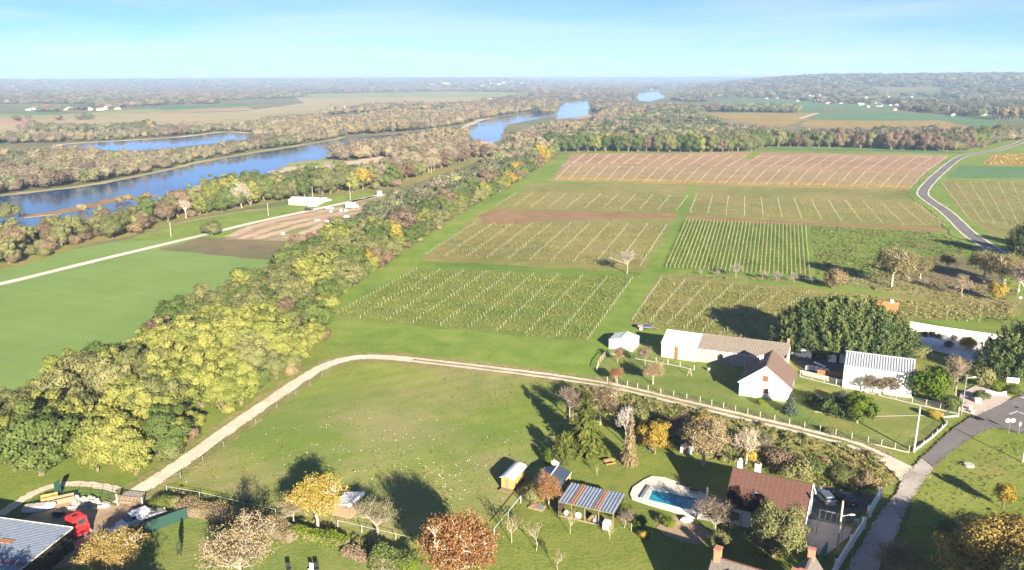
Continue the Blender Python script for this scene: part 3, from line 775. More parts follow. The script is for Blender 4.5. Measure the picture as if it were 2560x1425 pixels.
for i in range(2):
    me, tips = branch_mesh('branches_sapling', 90 + i, levels=3, kids=(7, 3, 3), trunk=.5, spread=.5, upb=.5, r0=.014, ret=True)
    KINDS['sapling'].append(Kind([('trunk', me, B_pale), ('crown', tip_leaves('leaves_sapling', tips, i, 3, .03, .018), LM['drygrass'])], .5))

TREES = []
def tree(kind, loc, h, name, label, cat='tree', group=None, mat=None, w=1.0, rz=None, var=None, bark=None, crown_name=None):
    """one tree or bush standing at loc, h metres tall; trunk and crown are its parts"""
    ks = KINDS[kind]
    K = ks[random.randrange(len(ks)) if var is None else var % len(ks)]
    t = thing(name, label, cat, (loc[0], loc[1], loc[2] if len(loc) > 2 else 0), random.uniform(0, 6.28) if rz is None else rz, group, (h * w, h * w, h))
    for pn, me, pm in K.parts:
        if pn == 'crown': link(crown_name or 'crown', me, t, LM[mat] if mat else pm)
        else: link(pn if len(K.parts) > 1 else 'branches', me, t, bark or pm)
    TREES.append(t)
    return t

# instanced masses: woods and weeds that nobody could count
PROTO = {}
def proto_collection(key, meshes):
    c = bpy.data.collections.new('prototype_' + key)
    for me, mat in meshes:
        o = bpy.data.objects.new('prototype', me.copy())
        o.data.materials.clear(); o.data.materials.append(mat)
        c.objects.link(o)
    PROTO[key] = c
    return c
def scatter(name, label, cat, P, rz, sc, coll, pick):
    """one object: instances of a prototype collection on points P"""
    me = bpy.data.meshes.new(name)
    me.vertices.add(len(P)); me.vertices.foreach_set('co', np.asarray(P, dtype=np.float32).ravel())
    for nm, arr, ty in (('rz', rz, 'FLOAT'), ('k', pick, 'INT')):
        a = me.attributes.new(nm, ty, 'POINT'); a.data.foreach_set('value', np.asarray(arr, dtype=np.float32 if ty == 'FLOAT' else np.int32))
    a = me.attributes.new('sc', 'FLOAT_VECTOR', 'POINT'); a.data.foreach_set('vector', np.asarray(sc, dtype=np.float32).ravel())
    me.update()
    o = link(name, me)
    tag(o, label, cat, kind='stuff')
    ng = bpy.data.node_groups.new('scatter_' + name, 'GeometryNodeTree')
    ng.interface.new_socket('Geometry', in_out='INPUT', socket_type='NodeSocketGeometry')
    ng.interface.new_socket('Geometry', in_out='OUTPUT', socket_type='NodeSocketGeometry')
    n = ng.nodes; lk = ng.links.new
    gi, go = n.new('NodeGroupInput'), n.new('NodeGroupOutput')
    ip = n.new('GeometryNodeInstanceOnPoints'); ci = n.new('GeometryNodeCollectionInfo')
    ci.inputs['Collection'].default_value = coll
    ci.inputs['Separate Children'].default_value = True; ci.inputs['Reset Children'].default_value = True
    def attr(nm, ty):
        a = n.new('GeometryNodeInputNamedAttribute'); a.data_type = ty; a.inputs['Name'].default_value = nm
        return a.outputs['Attribute']
    cb = n.new('ShaderNodeCombineXYZ'); lk(attr('rz', 'FLOAT'), cb.inputs['Z'])
    ip.inputs['Pick Instance'].default_value = True
    lk(gi.outputs[0], ip.inputs['Points']); lk(ci.outputs[0], ip.inputs['Instance'])
    lk(attr('k', 'INT'), ip.inputs['Instance Index'])
    lk(cb.outputs[0], ip.inputs['Rotation']); lk(attr('sc', 'FLOAT_VECTOR'), ip.inputs['Scale'])
    lk(ip.outputs[0], go.inputs[0])
    md = o.modifiers.new('scatter', 'NODES'); md.node_group = ng
    return o
def pts_in(poly, step, seed, jitter=.9, px=True, zfun=None):
    """jittered grid of world points inside a polygon (pixel polygon by default)"""
    rng = np.random.default_rng(seed)
    P = GP(poly) if px else poly
    x0, x1 = min(p[0] for p in P), max(p[0] for p in P); y0, y1 = min(p[1] for p in P), max(p[1] for p in P)
    out = []
    for y in np.arange(y0, y1, step):
        for x in np.arange(x0, x1, step):
            a, b = x + rng.uniform(-.5, .5) * step * jitter, y + rng.uniform(-.5, .5) * step * jitter
            if pip(a, b, P): out.append((a, b, zfun(a, b) if zfun else 0.0))
    return out
# ================================================================ woods
def arc(pl):
    L = [0.0]
    for i in range(1, len(pl)): L.append(L[-1] + (pl[i] - pl[i - 1]).length)
    return L
def along(pl, L, s):
    for i in range(1, len(pl)):
        if s <= L[i]:
            t = (s - L[i - 1]) / max(1e-6, L[i] - L[i - 1])
            d = (pl[i] - pl[i - 1]).normalized()
            return pl[i - 1].lerp(pl[i], t), d
    return pl[-1], (pl[-1] - pl[-2]).normalized()
WORDS = {'yellowgreen': 'yellow-green', 'green': 'mid green', 'olive': 'olive green', 'yellow': 'golden yellow', 'tan': 'tan leaved', 'brown': 'brown leaved', 'orange': 'orange leaved', 'rust': 'rusty brown'}
def pickw(rnd, table):
    q = rnd.random() * sum(t[-1] for t in table)
    for t in table:
        q -= t[-1]
        if q <= 0: return t
    return table[-1]
BELT = smooth_line(GP([(330, 1205), (400, 1160), (500, 1092), (600, 1022), (660, 975), (735, 925), (790, 872), (812, 800), (850, 742), (935, 685), (1035, 612), (1100, 568), (1200, 505), (1295, 455), (1338, 425), (1395, 383)]), 5)
BL = arc(BELT)
rnd = random.Random(11)
s = 0.0
NEARMIX = [('tall', 'yellowgreen', 60), ('round', 'yellowgreen', 24), ('round', 'olive', 8), ('airy', 'yellow', 2), ('tall', 'olive', 7), ('tall', 'green', 3)]
MIDMIX = [('broad', 'olive', 26), ('round', 'green', 20), ('broad', 'green', 10), ('round', 'olive', 20), ('tall', 'yellowgreen', 20), ('airy', 'yellow', 2), ('broad', 'brown', 4)]
FARMIX = [('broad', 'green', 38), ('round', 'green', 20), ('round', 'olive', 24), ('tall', 'yellowgreen', 8), ('round', 'yellow', 2), ('round', 'brown', 5), ('broad', 'orange', 1)]
FARSTRIP = []
ORD = {}
while s < BL[-1]:
    p, d = along(BELT, BL, s)
    nrm = Vector((-d.y, d.x, 0))
    wid = 33 + 4 * math.sin(s * .03)
    step = 6.5 if p.y < 230 else 7.2
    k = rnd.uniform(.5, 1.5); row = 0
    while k < wid:
        q = p + nrm * (k + rnd.uniform(-1.5, 1.5)) + d * rnd.uniform(-2.4, 2.4)
        mix = NEARMIX if q.y < 185 else MIDMIX if q.y < 300 else FARMIX
        if q.y < 185 and k > 20: mix = MIDMIX if rnd.random() < .55 else NEARMIX
        kind, mat, _ = pickw(rnd, mix)
        if k < 5 and q.y > 300 and rnd.random() < .4: kind, mat = 'round', rnd.choice(['yellowgreen', 'olive', 'olive', 'green', 'yellow'])
        h = rnd.uniform(7.4, 13.2) * (.8 if k < 4 else 1.0) * (.88 if k > 25 else 1) * (.8 if kind == 'broad' else 1)
        if k < 4 and rnd.random() < .25: h *= .6
        if q.y > 300 and k > 9:
            FARSTRIP.append((q, h, mat))
        else:
            shape = 'tall' if kind == 'tall' else 'spreading' if kind == 'broad' else 'airy' if kind == 'airy' else 'rounded'
            if q.y < 230:
                rw = 'front' if row == 0 else 'second' if row == 1 else 'third' if row == 2 else 'back'
                ORD[rw] = ORD.get(rw, 0) + 1
                n_ = ORD[rw]; suf = 'th' if 10 < n_ % 100 < 14 else {1: 'st', 2: 'nd', 3: 'rd'}.get(n_ % 10, 'th')
                lab = '%s %s tree, %d%s from the yard in the %s row of the strip' % (WORDS[mat], shape, n_, suf, rw)
            else: lab = '%s %s tree %s' % (WORDS[mat], shape, 'in the middle of the long wooded strip beside the vines' if q.y < 300 else 'in the front row of the far wooded strip beside the vines')
            tree(kind, q, h, 'broadleaf_tree', lab, 'tree', 'trees of the wooded strip', mat, w=rnd.uniform(.95, 1.3))
        k += step * rnd.uniform(.8, 1.2); row += 1
    s += step * .95
# scrub along the foot of the strip
for i in range(46):
    p, d = along(BELT, BL, BL[-1] * (i + rnd.random()) / 46)
    q = p + Vector((d.y, -d.x, 0)) * rnd.uniform(-1.5, 1.2)
    m = rnd.choice(['olive', 'tan', 'yellowgreen', 'olive', 'brown'])
    tree('bush', q, rnd.uniform(1.6, 3.8), 'shrub', '%s shrub along the foot of the wooded strip' % WORDS[m], 'shrub', 'shrubs along the wooded strip', m)
# brown scrub between crop field and strip
for q in pts_in([(700, 640), (760, 605), (880, 560), (900, 580), (800, 660), (740, 690)], 8, 5):
    m = rnd.choice(['brown', 'rust', 'olive', 'brown'])
    tree('bush', q, rnd.uniform(3, 6), 'shrub', '%s shrub between the brown field and the wooded strip' % WORDS[m], 'shrub', 'shrubs by the brown field', m)

def wood(poly, step, seed, mix, hr, where, group, name='riverbank_tree'):
    r2 = random.Random(seed)
    for q in pts_in(poly, step, seed):
        kind, mat, _ = pickw(r2, mix)
        h = r2.uniform(*hr) * (.45 if kind == 'bush' else 1)
        if kind == 'bare': tree(kind, q, h, 'bare_tree', 'leafless grey-brown tree %s' % where, 'tree', group, bark=r2.choice([B_grey, B_tan]))
        else: tree(kind, q, h, 'shrub' if kind == 'bush' else name, '%s %s %s' % (WORDS[mat], 'shrub' if kind == 'bush' else 'tree', where), 'shrub' if kind == 'bush' else 'tree', group, mat)
wood([(-60, 690), (60, 660), (200, 615), (330, 588), (430, 556), (430, 535), (300, 552), (150, 580), (0, 606), (-60, 620)], 6.5, 21, [('bush', 'olive', 36), ('bush', 'brown', 25), ('broad', 'olive', 22), ('tall', 'olive', 12), ('round', 'brown', 8), ('bush', 'tan', 12)], (8, 11), 'on the near river bank left of the crop field', 'trees on the near river bank')
wood([(300, 590), (420, 553), (380, 548), (280, 575)], 9, 22, [('tall', 'green', 5), ('broad', 'green', 5), ('tall', 'olive', 6), ('broad', 'olive', 5)], (9, 13), 'on the near river bank before the spit', 'trees on the near river bank')
wood([(430, 552), (560, 528), (720, 499), (880, 482), (990, 470), (1000, 452), (860, 450), (700, 472), (540, 500), (430, 528)], 7.2, 23, [('tall', 'green', 14), ('broad', 'green', 10), ('tall', 'olive', 24), ('broad', 'olive', 14), ('tall', 'yellowgreen', 8), ('airy', 'yellow', 3), ('bare', 'tan', 12), ('bush', 'olive', 14), ('bush', 'brown', 10), ('round', 'brown', 6), ('broad', 'green', 6)], (8, 15), 'behind the kart track on the river bank', 'trees behind the kart track')
wood([(930, 470), (1060, 440), (1180, 398), (1240, 392), (1200, 380), (1100, 398), (980, 432), (900, 452)], 7, 24, [('bare', 'tan', 34), ('round', 'brown', 34), ('round', 'olive', 10), ('tall', 'brown', 8)], (10, 13.5), 'in the brown grove above the river inlet', 'trees of the brown grove', 'grove_tree')
for (bx, by, ty, kind, mat, lab) in ((530, 588, 548, 'bush', 'olive', 'single round olive tree beside the pale path'), (605, 520, 452, 'bare', None, 'tall bare pale trunked tree on the river bank'),
                                     (465, 545, 490, 'bare', None, 'slender bare tree left of the big oak'), (555, 530, 490, 'broad', 'green', 'dark spreading oak with a thick trunk by the kart path')):
    tree(kind, G(bx, by), HT(bx, by, ty), 'lone_tree', lab, 'tree', None, mat, bark=B_pale if kind == 'bare' else None)
for bx, by, lab in ((205, 527, 'small pinkish shrub in the middle of the river spit'), (300, 507, 'rounded tan shrub on the river spit'), (318, 503, 'low tan shrub beside the rounded one on the spit'), (365, 496, 'wide pinkish shrub at the upper end of the river spit'), (20, 548, 'large grey shrub at the lower end of the river spit')):
    tree('bush', G(bx, by), 7.5 if bx < 30 else 3.6, 'shrub', lab, 'shrub', None, 'tan' if bx > 30 else 'olive')
# front row of the wood behind the vineyards
EDGE = smooth_line(GP([(1392, 381), (1480, 379), (1600, 380), (1750, 381), (1860, 380), (1905, 372), (1950, 368), (2100, 369), (2250, 375), (2380, 378), (2450, 371), (2530, 345)]), 4)
EL = arc(EDGE); s = 0
while s < EL[-1]:
    p, d = along(EDGE, EL, s)
    for k in range(2):
        q = p + Vector((-d.y, d.x, 0)) * (2 + k * 8 + rnd.uniform(-2, 2)) + d * rnd.uniform(-2, 2)
        right = p.x > 240
        kind, mat, _ = pickw(rnd, [('round', 'green', 26), ('round', 'olive', 22), ('tall', 'yellowgreen', 9), ('broad', 'green', 9), ('round', 'brown', 8)] if not right else
                             [('round', 'green', 16), ('round', 'olive', 22), ('broad', 'brown', 24), ('bush', 'olive', 10), ('bush', 'brown', 8), ('tall', 'yellowgreen', 5)])
        tree(kind, q, rnd.uniform(13, 18.5) * (.5 if kind == 'bush' else 1), 'wood_edge_tree', '%s %s at the edge of the wood behind the red vines' % (WORDS[mat], 'shrub' if kind == 'bush' else 'tree'), 'tree', 'trees at the wood edge', mat, w=.95)
    s += 8.5

# far woods: counted by nobody
protos = []
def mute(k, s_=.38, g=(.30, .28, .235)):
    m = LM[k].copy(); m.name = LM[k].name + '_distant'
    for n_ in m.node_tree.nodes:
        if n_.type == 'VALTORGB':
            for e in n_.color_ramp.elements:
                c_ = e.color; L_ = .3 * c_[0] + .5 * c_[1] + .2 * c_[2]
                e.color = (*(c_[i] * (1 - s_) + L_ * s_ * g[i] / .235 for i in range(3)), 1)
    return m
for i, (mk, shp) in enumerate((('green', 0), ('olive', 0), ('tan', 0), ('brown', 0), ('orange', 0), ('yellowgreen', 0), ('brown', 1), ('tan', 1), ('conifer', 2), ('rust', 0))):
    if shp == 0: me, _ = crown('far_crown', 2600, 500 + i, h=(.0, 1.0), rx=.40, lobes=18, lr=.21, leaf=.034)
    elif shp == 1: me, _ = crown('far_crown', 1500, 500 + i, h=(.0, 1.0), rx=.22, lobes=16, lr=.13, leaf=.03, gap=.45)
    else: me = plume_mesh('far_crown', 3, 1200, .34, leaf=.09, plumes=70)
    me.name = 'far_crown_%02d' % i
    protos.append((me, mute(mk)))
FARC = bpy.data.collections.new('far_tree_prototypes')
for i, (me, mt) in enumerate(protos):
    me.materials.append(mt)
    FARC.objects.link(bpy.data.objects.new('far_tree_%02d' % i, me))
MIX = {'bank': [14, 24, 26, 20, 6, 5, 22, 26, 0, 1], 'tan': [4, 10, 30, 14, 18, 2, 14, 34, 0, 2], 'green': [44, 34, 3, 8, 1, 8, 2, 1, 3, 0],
       'brown': [14, 18, 16, 40, 3, 1, 16, 4, 4, 3], 'far': [20, 22, 14, 34, 4, 1, 10, 4, 14, 4], 'dark': [30, 26, 6, 22, 2, 1, 4, 2, 26, 2]}
def far_wood(name, label, polys, seed):
    rng = np.random.default_rng(seed)
    P, rz, sc, pk = [], [], [], []
    for (poly, step, hr, mix) in polys:
        pts = pts_in(poly, step, seed + len(P), zfun=lambda a, b: terrain(a, b))
        w = np.array(MIX[mix], float)
        for (x, y, z) in pts:
            # stands of like trees: shift the mix slowly over the ground
            ph = np.array([math.sin(x * .021 + i * 2.1 + y * .017) for i in range(len(w))])
            ww = w * np.exp(1.1 * ph); k = rng.choice(len(w), p=ww / ww.sum())
            h = rng.uniform(*hr) * (1 + .18 * math.sin(x * .03 + y * .02))
            P.append((x, y, z)); rz.append(rng.uniform(0, 6.28)); sc.append((h * rng.uniform(.9, 1.3),) * 2 + (h,)); pk.append(k)
    return scatter(name, label, 'woodland', P, rz, sc, FARC, pk)
fi = {'green': 0, 'olive': 1, 'tan': 2, 'brown': 3, 'orange': 4, 'yellowgreen': 5, 'yellow': 5}
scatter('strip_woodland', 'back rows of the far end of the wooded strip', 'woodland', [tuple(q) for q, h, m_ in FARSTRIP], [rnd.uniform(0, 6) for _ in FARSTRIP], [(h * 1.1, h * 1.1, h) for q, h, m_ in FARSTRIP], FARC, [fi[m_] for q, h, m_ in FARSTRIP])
far_wood('riverside_woodland', 'autumn woodland on the far bank of the river', [
    ([(-260, 535), (0, 486), (105, 474), (246, 456), (421, 421), (491, 404), (632, 379), (807, 351), (860, 341), (800, 330), (640, 362), (620, 370), (519, 382), (316, 398), (190, 392), (100, 394), (-260, 425)], 8.5, (6.5, 10.5), 'bank'),
    ([(-260, 400), (0, 360), (160, 357), (350, 346), (460, 339), (560, 328), (640, 331), (720, 318), (860, 300), (840, 294), (640, 307), (560, 322), (380, 326), (150, 340), (0, 352), (-260, 380)], 11, (6, 10), 'bank'),
    ([(60, 336), (200, 332), (390, 330), (390, 322), (150, 330), (60, 332)], 11, (11, 15), 'green'),
    ([(640, 345), (860, 340), (1000, 331), (1100, 320), (1160, 310), (1200, 297), (1280, 285), (1390, 268), (1400, 258), (1280, 270), (1150, 280), (1000, 287), (860, 300), (700, 320)], 11, (9, 13), 'tan'),
    ([(840, 400), (850, 392), (960, 366), (1090, 352), (1170, 347), (1172, 368), (1120, 378), (1000, 398), (960, 393), (880, 402)], 9, (9, 13), 'tan')], 71)
far_wood('valley_woodland', 'woodland between the vineyards and the river bends', [
    ([(1200, 440), (1196, 412), (1262, 390), (1290, 345), (1335, 330), (1394, 326), (1480, 318), (1500, 290), (1560, 268), (1590, 278), (1640, 274), (1700, 262), (1650, 275), (1560, 300), (1400, 362), (1380, 382), (1300, 420), (1250, 432)], 10, (8, 12), 'tan'),
    ([(1396, 376), (1900, 370), (1935, 364), (2380, 372), (2450, 368), (2560, 350), (2560, 345), (2480, 352), (2300, 350), (2000, 348), (1900, 345), (1800, 325), (1740, 300), (1760, 285), (1720, 275), (1640, 285), (1560, 312), (1430, 352)], 9.5, (11, 15), 'green'),
    ([(1700, 345), (1930, 362), (2450, 366), (2540, 352), (2300, 352), (1990, 350), (1820, 330)], 11, (10, 14), 'brown'),
    ([(1760, 279), (2000, 283), (1995, 276), (1760, 272)], 11, (11, 15), 'green')], 72)
FIELD_POLYS = [[(p.co.x, p.co.y) for p in o.data.vertices] for o in COL.objects if o.name.split('.')[0] in ('field', 'river', 'backwater') and min(v.co.y for v in o.data.vertices) > 0]
# far landscape of woods on the valley floor and the plateaus, thinning with distance
rng = np.random.default_rng(5)
FIELDS_OPEN = [GP(q) for q in ([(330, 296), (120, 300), (-300, 314), (-300, 278), (140, 280), (420, 262), (640, 258), (740, 243), (770, 234), (1150, 227), (1330, 231), (1260, 250), (1180, 264), (990, 266), (700, 295), (640, 310), (380, 320)],
                                [(1770, 244), (1960, 247), (2070, 260), (2240, 261), (2270, 278), (2440, 293), (2520, 315), (2000, 320), (1850, 305), (1750, 282)],
                                [(2170, 234), (2360, 235), (2360, 243), (2200, 244)],
                                [(1583, 243), (1590, 232), (1640, 226), (1664, 218), (1692, 215), (1680, 230), (1657, 247), (1625, 256), (1600, 254)],
                                [(1375, 330), (1390, 253), (1482, 247), (1490, 322)],
                                [(1570, 275), (1590, 230), (1700, 214), (1690, 245), (1640, 275)])]
VILLAGE = []
def far_houses():
    r3 = random.Random(4)
    # (cx, cy, spread x px, spread y px, n, size range)
    spots = [(2130, 251, 150, 9, 30, 1.0), (2260, 268, 120, 8, 12, 1.0), (1980, 243, 70, 5, 9, 1.0), (2440, 285, 60, 6, 6, 1.1), (130, 273, 60, 3, 6, 1.3), (265, 273, 40, 3, 6, 1.3), (330, 231, 120, 3, 7, 1.2), (80, 238, 80, 3, 4, 1.1),
             (1180, 216, 190, 3.5, 26, 2.8), (1500, 220, 150, 5, 14, 1.4), (1700, 203, 40, 3, 12, 3.2), (1690, 208, 30, 3, 4, 2.2), (890, 271, 40, 3, 4, 1.1), (990, 280, 30, 2, 3, 1.1), (1200, 250, 40, 2, 3, 1.2), (1370, 246, 30, 6, 4, 1.2), (1850, 198, 100, 2, 8, 3.0), (720, 217, 60, 2, 5, 1.4)]
    for cx, cy, sx, sy, n, k in spots:
        for i in range(n):
            px, py = cx + r3.uniform(-1, 1) * sx, cy + r3.uniform(-1, 1) * sy
            p = G(px, py); p.z = terrain(p.x, p.y)
            VILLAGE.append((p, px, py, k, r3.random()))
far_houses()
vill = [(v[0].x, v[0].y) for v in VILLAGE]
P, rz, sc, pk = [], [], [], []
N = 26000
rr = 1400 * (14000 / 1400) ** (rng.random(N) ** .85); aa = np.radians(rng.uniform(-37, 37, N))
keep_v = np.array(vill)
for r, a in zip(rr, aa):
    x, y = r * math.sin(a), r * math.cos(a)
    if any(pip(x, y, F) for F in FIELDS_OPEN): continue
    if r < 2600 and math.sin(x * .006 + 2) * math.sin(y * .004 + x * .002) < -.35: continue
    # open ground in front of the houses
    ux, uy = x / r, y / r
    dx, dy = keep_v[:, 0] - x, keep_v[:, 1] - y
    al, ac = dx * ux + dy * uy, np.abs(dx * uy - dy * ux)
    if np.any((al > -8) & (al < 8 + r * .022) & (ac < 7 + r * .001)): continue
    deg = math.degrees(a)
    mix = 'brown' if deg < 8 and r < 4500 else 'far' if deg < 12 else 'dark'
    w = np.array(MIX[mix], float) * np.exp(1.0 * np.sin(x * .004 + np.arange(10) * 2.3 + y * .003))
    h = rng.uniform(9, 14) * (1 + r / 16000)
    wd = rng.uniform(.9, 1.4) * (1 + r / 5200)
    P.append((x, y, terrain(x, y) - .5)); rz.append(rng.uniform(0, 6.28)); sc.append((h * wd, h * wd, h)); pk.append(rng.choice(10, p=w / w.sum()))
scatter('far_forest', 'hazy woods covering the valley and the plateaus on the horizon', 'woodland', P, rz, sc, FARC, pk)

# ================================================================ vineyards
M_post = plain('vine_post', (.48, .45, .38), .8, .15, 4)
def vine_plot(label, group, q, rows, posts, mat, per_m, leaf, hgt, seed, cut=None, width=.7, ph=1.1, pw=.046, poststart=0.0, postend=1.0, lab_front=None, side='the front'):
    """q = pixel corners: row start near, row end near, row end far, row start far"""
    A, B, C, D = GP(q)
    rg = np.random.default_rng(seed)
    for i in range(rows):
        t = (i + .5) / rows
        a, b = A.lerp(D, t), B.lerp(C, t)
        L = (b - a).length; u = (b - a).normalized(); nrm = np.array([-u.y, u.x, 0])
        n = int(L * per_m * (3.5 if lab_front and i < 3 else 1))
        s = rg.random(n)
        # gaps and vigour along the row
        vig = .5 + .5 * np.sin(s * L * .23 + i * 1.7) * np.sin(s * L * .071 + i * .6)
        s = s[rg.random(n) < .35 + .65 * vig]; n = len(s)
        base = a
        C3 = np.array(base)[None] + np.outer(s * L, np.array(u)) + np.outer(rg.normal(0, width * .4, n), nrm)
        C3[:, 2] = .12 + np.abs(rg.normal(.45, .28, n)) * hgt
        C3 -= np.array(a)
        sz = leaf * rg.uniform(.5, 1.4, n)
        tone = rg.random(n) * .75 + .25 * (.5 + .5 * np.sin(s * L * .13 + i * .9))
        n_ = i + 1; suf = 'th' if 10 < n_ % 100 < 14 else {1: 'st', 2: 'nd', 3: 'rd'}.get(n_ % 10, 'th')
        root = thing('vine_row', (lab_front if (lab_front and i < 3) else label) + ', %d%s from %s' % (n_, suf, side), 'vine row', tuple(a), 0, group)
        link('vines', leaf_mesh('vines', C3, unit(rg, n) * .8 + np.array([0, -.3, .9]), unit(rg, n), sz, sz * .75, tone), root, LM['vineyellow'] if (lab_front and i < 3) else mat)
        if posts:
            m = MB()
            for j in range(posts + 1):
                v = j / posts
                if not (poststart <= t <= postend): continue
                p = u * (L * v)
                m.box((p.x + rg.normal(0, .05), p.y + rg.normal(0, .05), ph / 2), (pw, pw, ph * rg.uniform(.85, 1.1)), rz=rg.uniform(0, 1))
            if m.v: tag(m.build('posts', M_post, root), kind='stuff')
vine_plot('low green vine row in the near plot by the lane', 'vine rows of the near plot', [(832, 792), (1466, 855), (1582, 697), (1045, 674)], 27, 9, LM['vine'], 10, .19, .4, 1, width=2.0)
vine_plot('sparse vine row in the second plot by the lane', 'vine rows of the second plot', [(1062, 640), (1600, 668), (1668, 562), (1190, 558)], 30, 10, LM['vinebrown'], 8, .17, .35, 2, width=2.0)
vine_plot('brownish vine row in the third plot by the strip', 'vine rows of the third plot', [(1240, 517), (1690, 530), (1720, 490), (1292, 483)], 18, 10, LM['vinebrown'], 6, .18, .35, 3, width=2.0)
vine_plot('brownish vine row in the plot at the road bend', 'vine rows by the road bend', [(1724, 534), (2368, 570), (2288, 508), (1742, 489)], 22, 13, LM['vinebrown'], 6, .18, .35, 4, width=2.0)
vine_plot('reddish vine row of the lower red plot', 'vine rows of the lower red plot', [(1390, 451), (2274, 474), (2312, 432), (1425, 414)], 17, 26, LM['vinered'], 6, .2, .5, 5, pw=.09, lab_front='golden yellow vine row along the front of the red plot', width=.7)
vine_plot('reddish vine row of the upper red plot', 'vine rows of the upper red plot', [(1432, 410), (2316, 429), (2366, 394), (1462, 386)], 18, 26, LM['vinered'], 5, .22, .5, 6, width=1.4, pw=.11)
vine_plot('trained vine row of the green striped plot', 'vine rows of the green striped plot', [(1660, 668), (1712, 551), (2018, 566), (2030, 692)], 34, 16, LM['vinerow'], 20, .13, .9, 7, side='the left', width=.25, ph=1.2, pw=.05)
vine_plot('yellowing vine row behind the white roofed barn', 'vine rows behind the barn', [(1580, 804), (1945, 864), (2160, 745), (1655, 697)], 25, 8, LM['vine'], 9, .19, .4, 8, width=2.0)
vine_plot('thin vine row behind the villa wall', 'vine rows behind the villa wall', [(2270, 800), (2540, 812), (2530, 770), (2220, 752)], 7, 0, LM['vinebrown'], 5, .3, .8, 9)
vine_plot('brownish vine row right of the far road', 'vine rows right of the far road', [(2430, 560), (2640, 575), (2600, 456), (2352, 456)], 34, 7, LM['vinebrown'], 6, .2, .4, 10, width=1.8)
vine_plot('orange vine row in the far corner plot', 'vine rows of the corner plot', [(2456, 412), (2620, 414), (2600, 388), (2486, 388)], 9, 6, LM['vineyellow'], 3, .5, 1.0, 11)

# ================================================================ rough grass
def tuft(name, seed, n=16, h=1.0, spread=.5):
    rg = np.random.default_rng(seed)
    a = rg.uniform(0, 6.28, n); lean = rg.uniform(.1, .9, n)
    T = np.stack([np.cos(a) * lean, np.sin(a) * lean, np.ones(n)], 1); T /= np.linalg.norm(T, axis=1, keepdims=True)
    L = h * rg.uniform(.4, 1.0, n) * .5
    C = np.stack([np.cos(a) * rg.random(n) * spread * .4, np.sin(a) * rg.random(n) * spread * .4, np.zeros(n)], 1) + T * L[:, None] * .95
    N = np.cross(T, unit(rg, n)) + np.array([0, 0, .5])
    return leaf_mesh(name, C, N, T, L, L * .22, rg.random(n))
TUFT = bpy.data.collections.new('tuft_prototypes')
for i, (mk, sd) in enumerate((('greengrass', 1), ('greengrass', 2), ('drygrass', 3), ('drygrass', 4), ('olive', 5), ('brown', 6))):
    me = tuft('tuft_%d' % i, sd) if i < 4 else crown('weed_%d' % i, 90, 900 + i, h=(0, 1), rx=.5, lobes=5, lr=.35, leaf=.14)[0]
    me.materials.append(LM[mk])
    TUFT.objects.link(bpy.data.objects.new('tuft_%02d' % i, me))
def rough(name, label, areas, seed):
    rg = np.random.default_rng(seed)
    P, rz, sc, pk = [], [], [], []
    for poly, step, hr, w in areas:
        w = np.array(w, float)
        for (x, y, z) in pts_in(poly, step, seed + len(P)):
            den = .5 + .5 * math.sin(x * .31 + 1.7) * math.sin(y * .27) + .3 * math.sin(x * .07 + y * .05)
            if rg.random() > .35 + .65 * den: continue
            ww = w * np.exp(.8 * np.sin(x * .12 + np.arange(6) * 1.9 + y * .09))
            h = rg.uniform(*hr)
            P.append((x, y, .02)); rz.append(rg.uniform(0, 6.28)); sc.append((h * rg.uniform(.9, 1.6),) * 2 + (h,)); pk.append(rg.choice(6, p=ww / ww.sum()))
    return scatter(name, label, 'grass', P, rz, sc, TUFT, pk)
rough('meadow_grass', 'rough grass of the paddock inside the bend of the track', [
    ([(440, 1205), (560, 1120), (700, 1015), (800, 945), (900, 905), (1000, 908), (1300, 938), (1470, 965), (1420, 1100), (1380, 1180), (1300, 1260), (1180, 1330), (1080, 1385), (900, 1330), (640, 1255)], .72, (.10, .30), [5, 4, 4, 3, .3, .1])], 1)
rough('scrub_grass', 'tall weeds and brambles below the track', [
    ([(1420, 985), (1480, 970), (1600, 992), (1800, 1038), (2000, 1087), (2160, 1130), (2245, 1178), (2225, 1215), (2130, 1240), (2000, 1200), (1860, 1170), (1700, 1130), (1500, 1060), (1420, 1060)], .75, (.35, 1.1), [5, 5, 3, 1.5, 3, .4]),
    ([(430, 1225), (640, 1262), (860, 1330), (1060, 1395), (1060, 1420), (860, 1360), (640, 1290), (440, 1255)], .8, (.3, .8), [2, 1, 3, 2, 3, 2])], 2)
rough('weeds', 'mixed weeds between the striped vines and the far road', [
    ([(2030, 566), (2340, 582), (2440, 620), (2330, 690), (2190, 700), (2040, 690)], 1.3, (.3, .9), [6, 5, 1, .5, 2.5, .5]),
    ([(1660, 686), (2040, 702), (2200, 692), (2440, 722), (2545, 762), (2520, 785), (2300, 745), (2100, 712), (1700, 692)], 1.2, (.3, .8), [1.5, 1, 4, 4, 1, 1]),
    ([(2180, 690), (2330, 645), (2560, 652), (2540, 740), (2400, 730)], 1.4, (.2, .6), [1, 1, 3, 3, .5, 3])], 3)
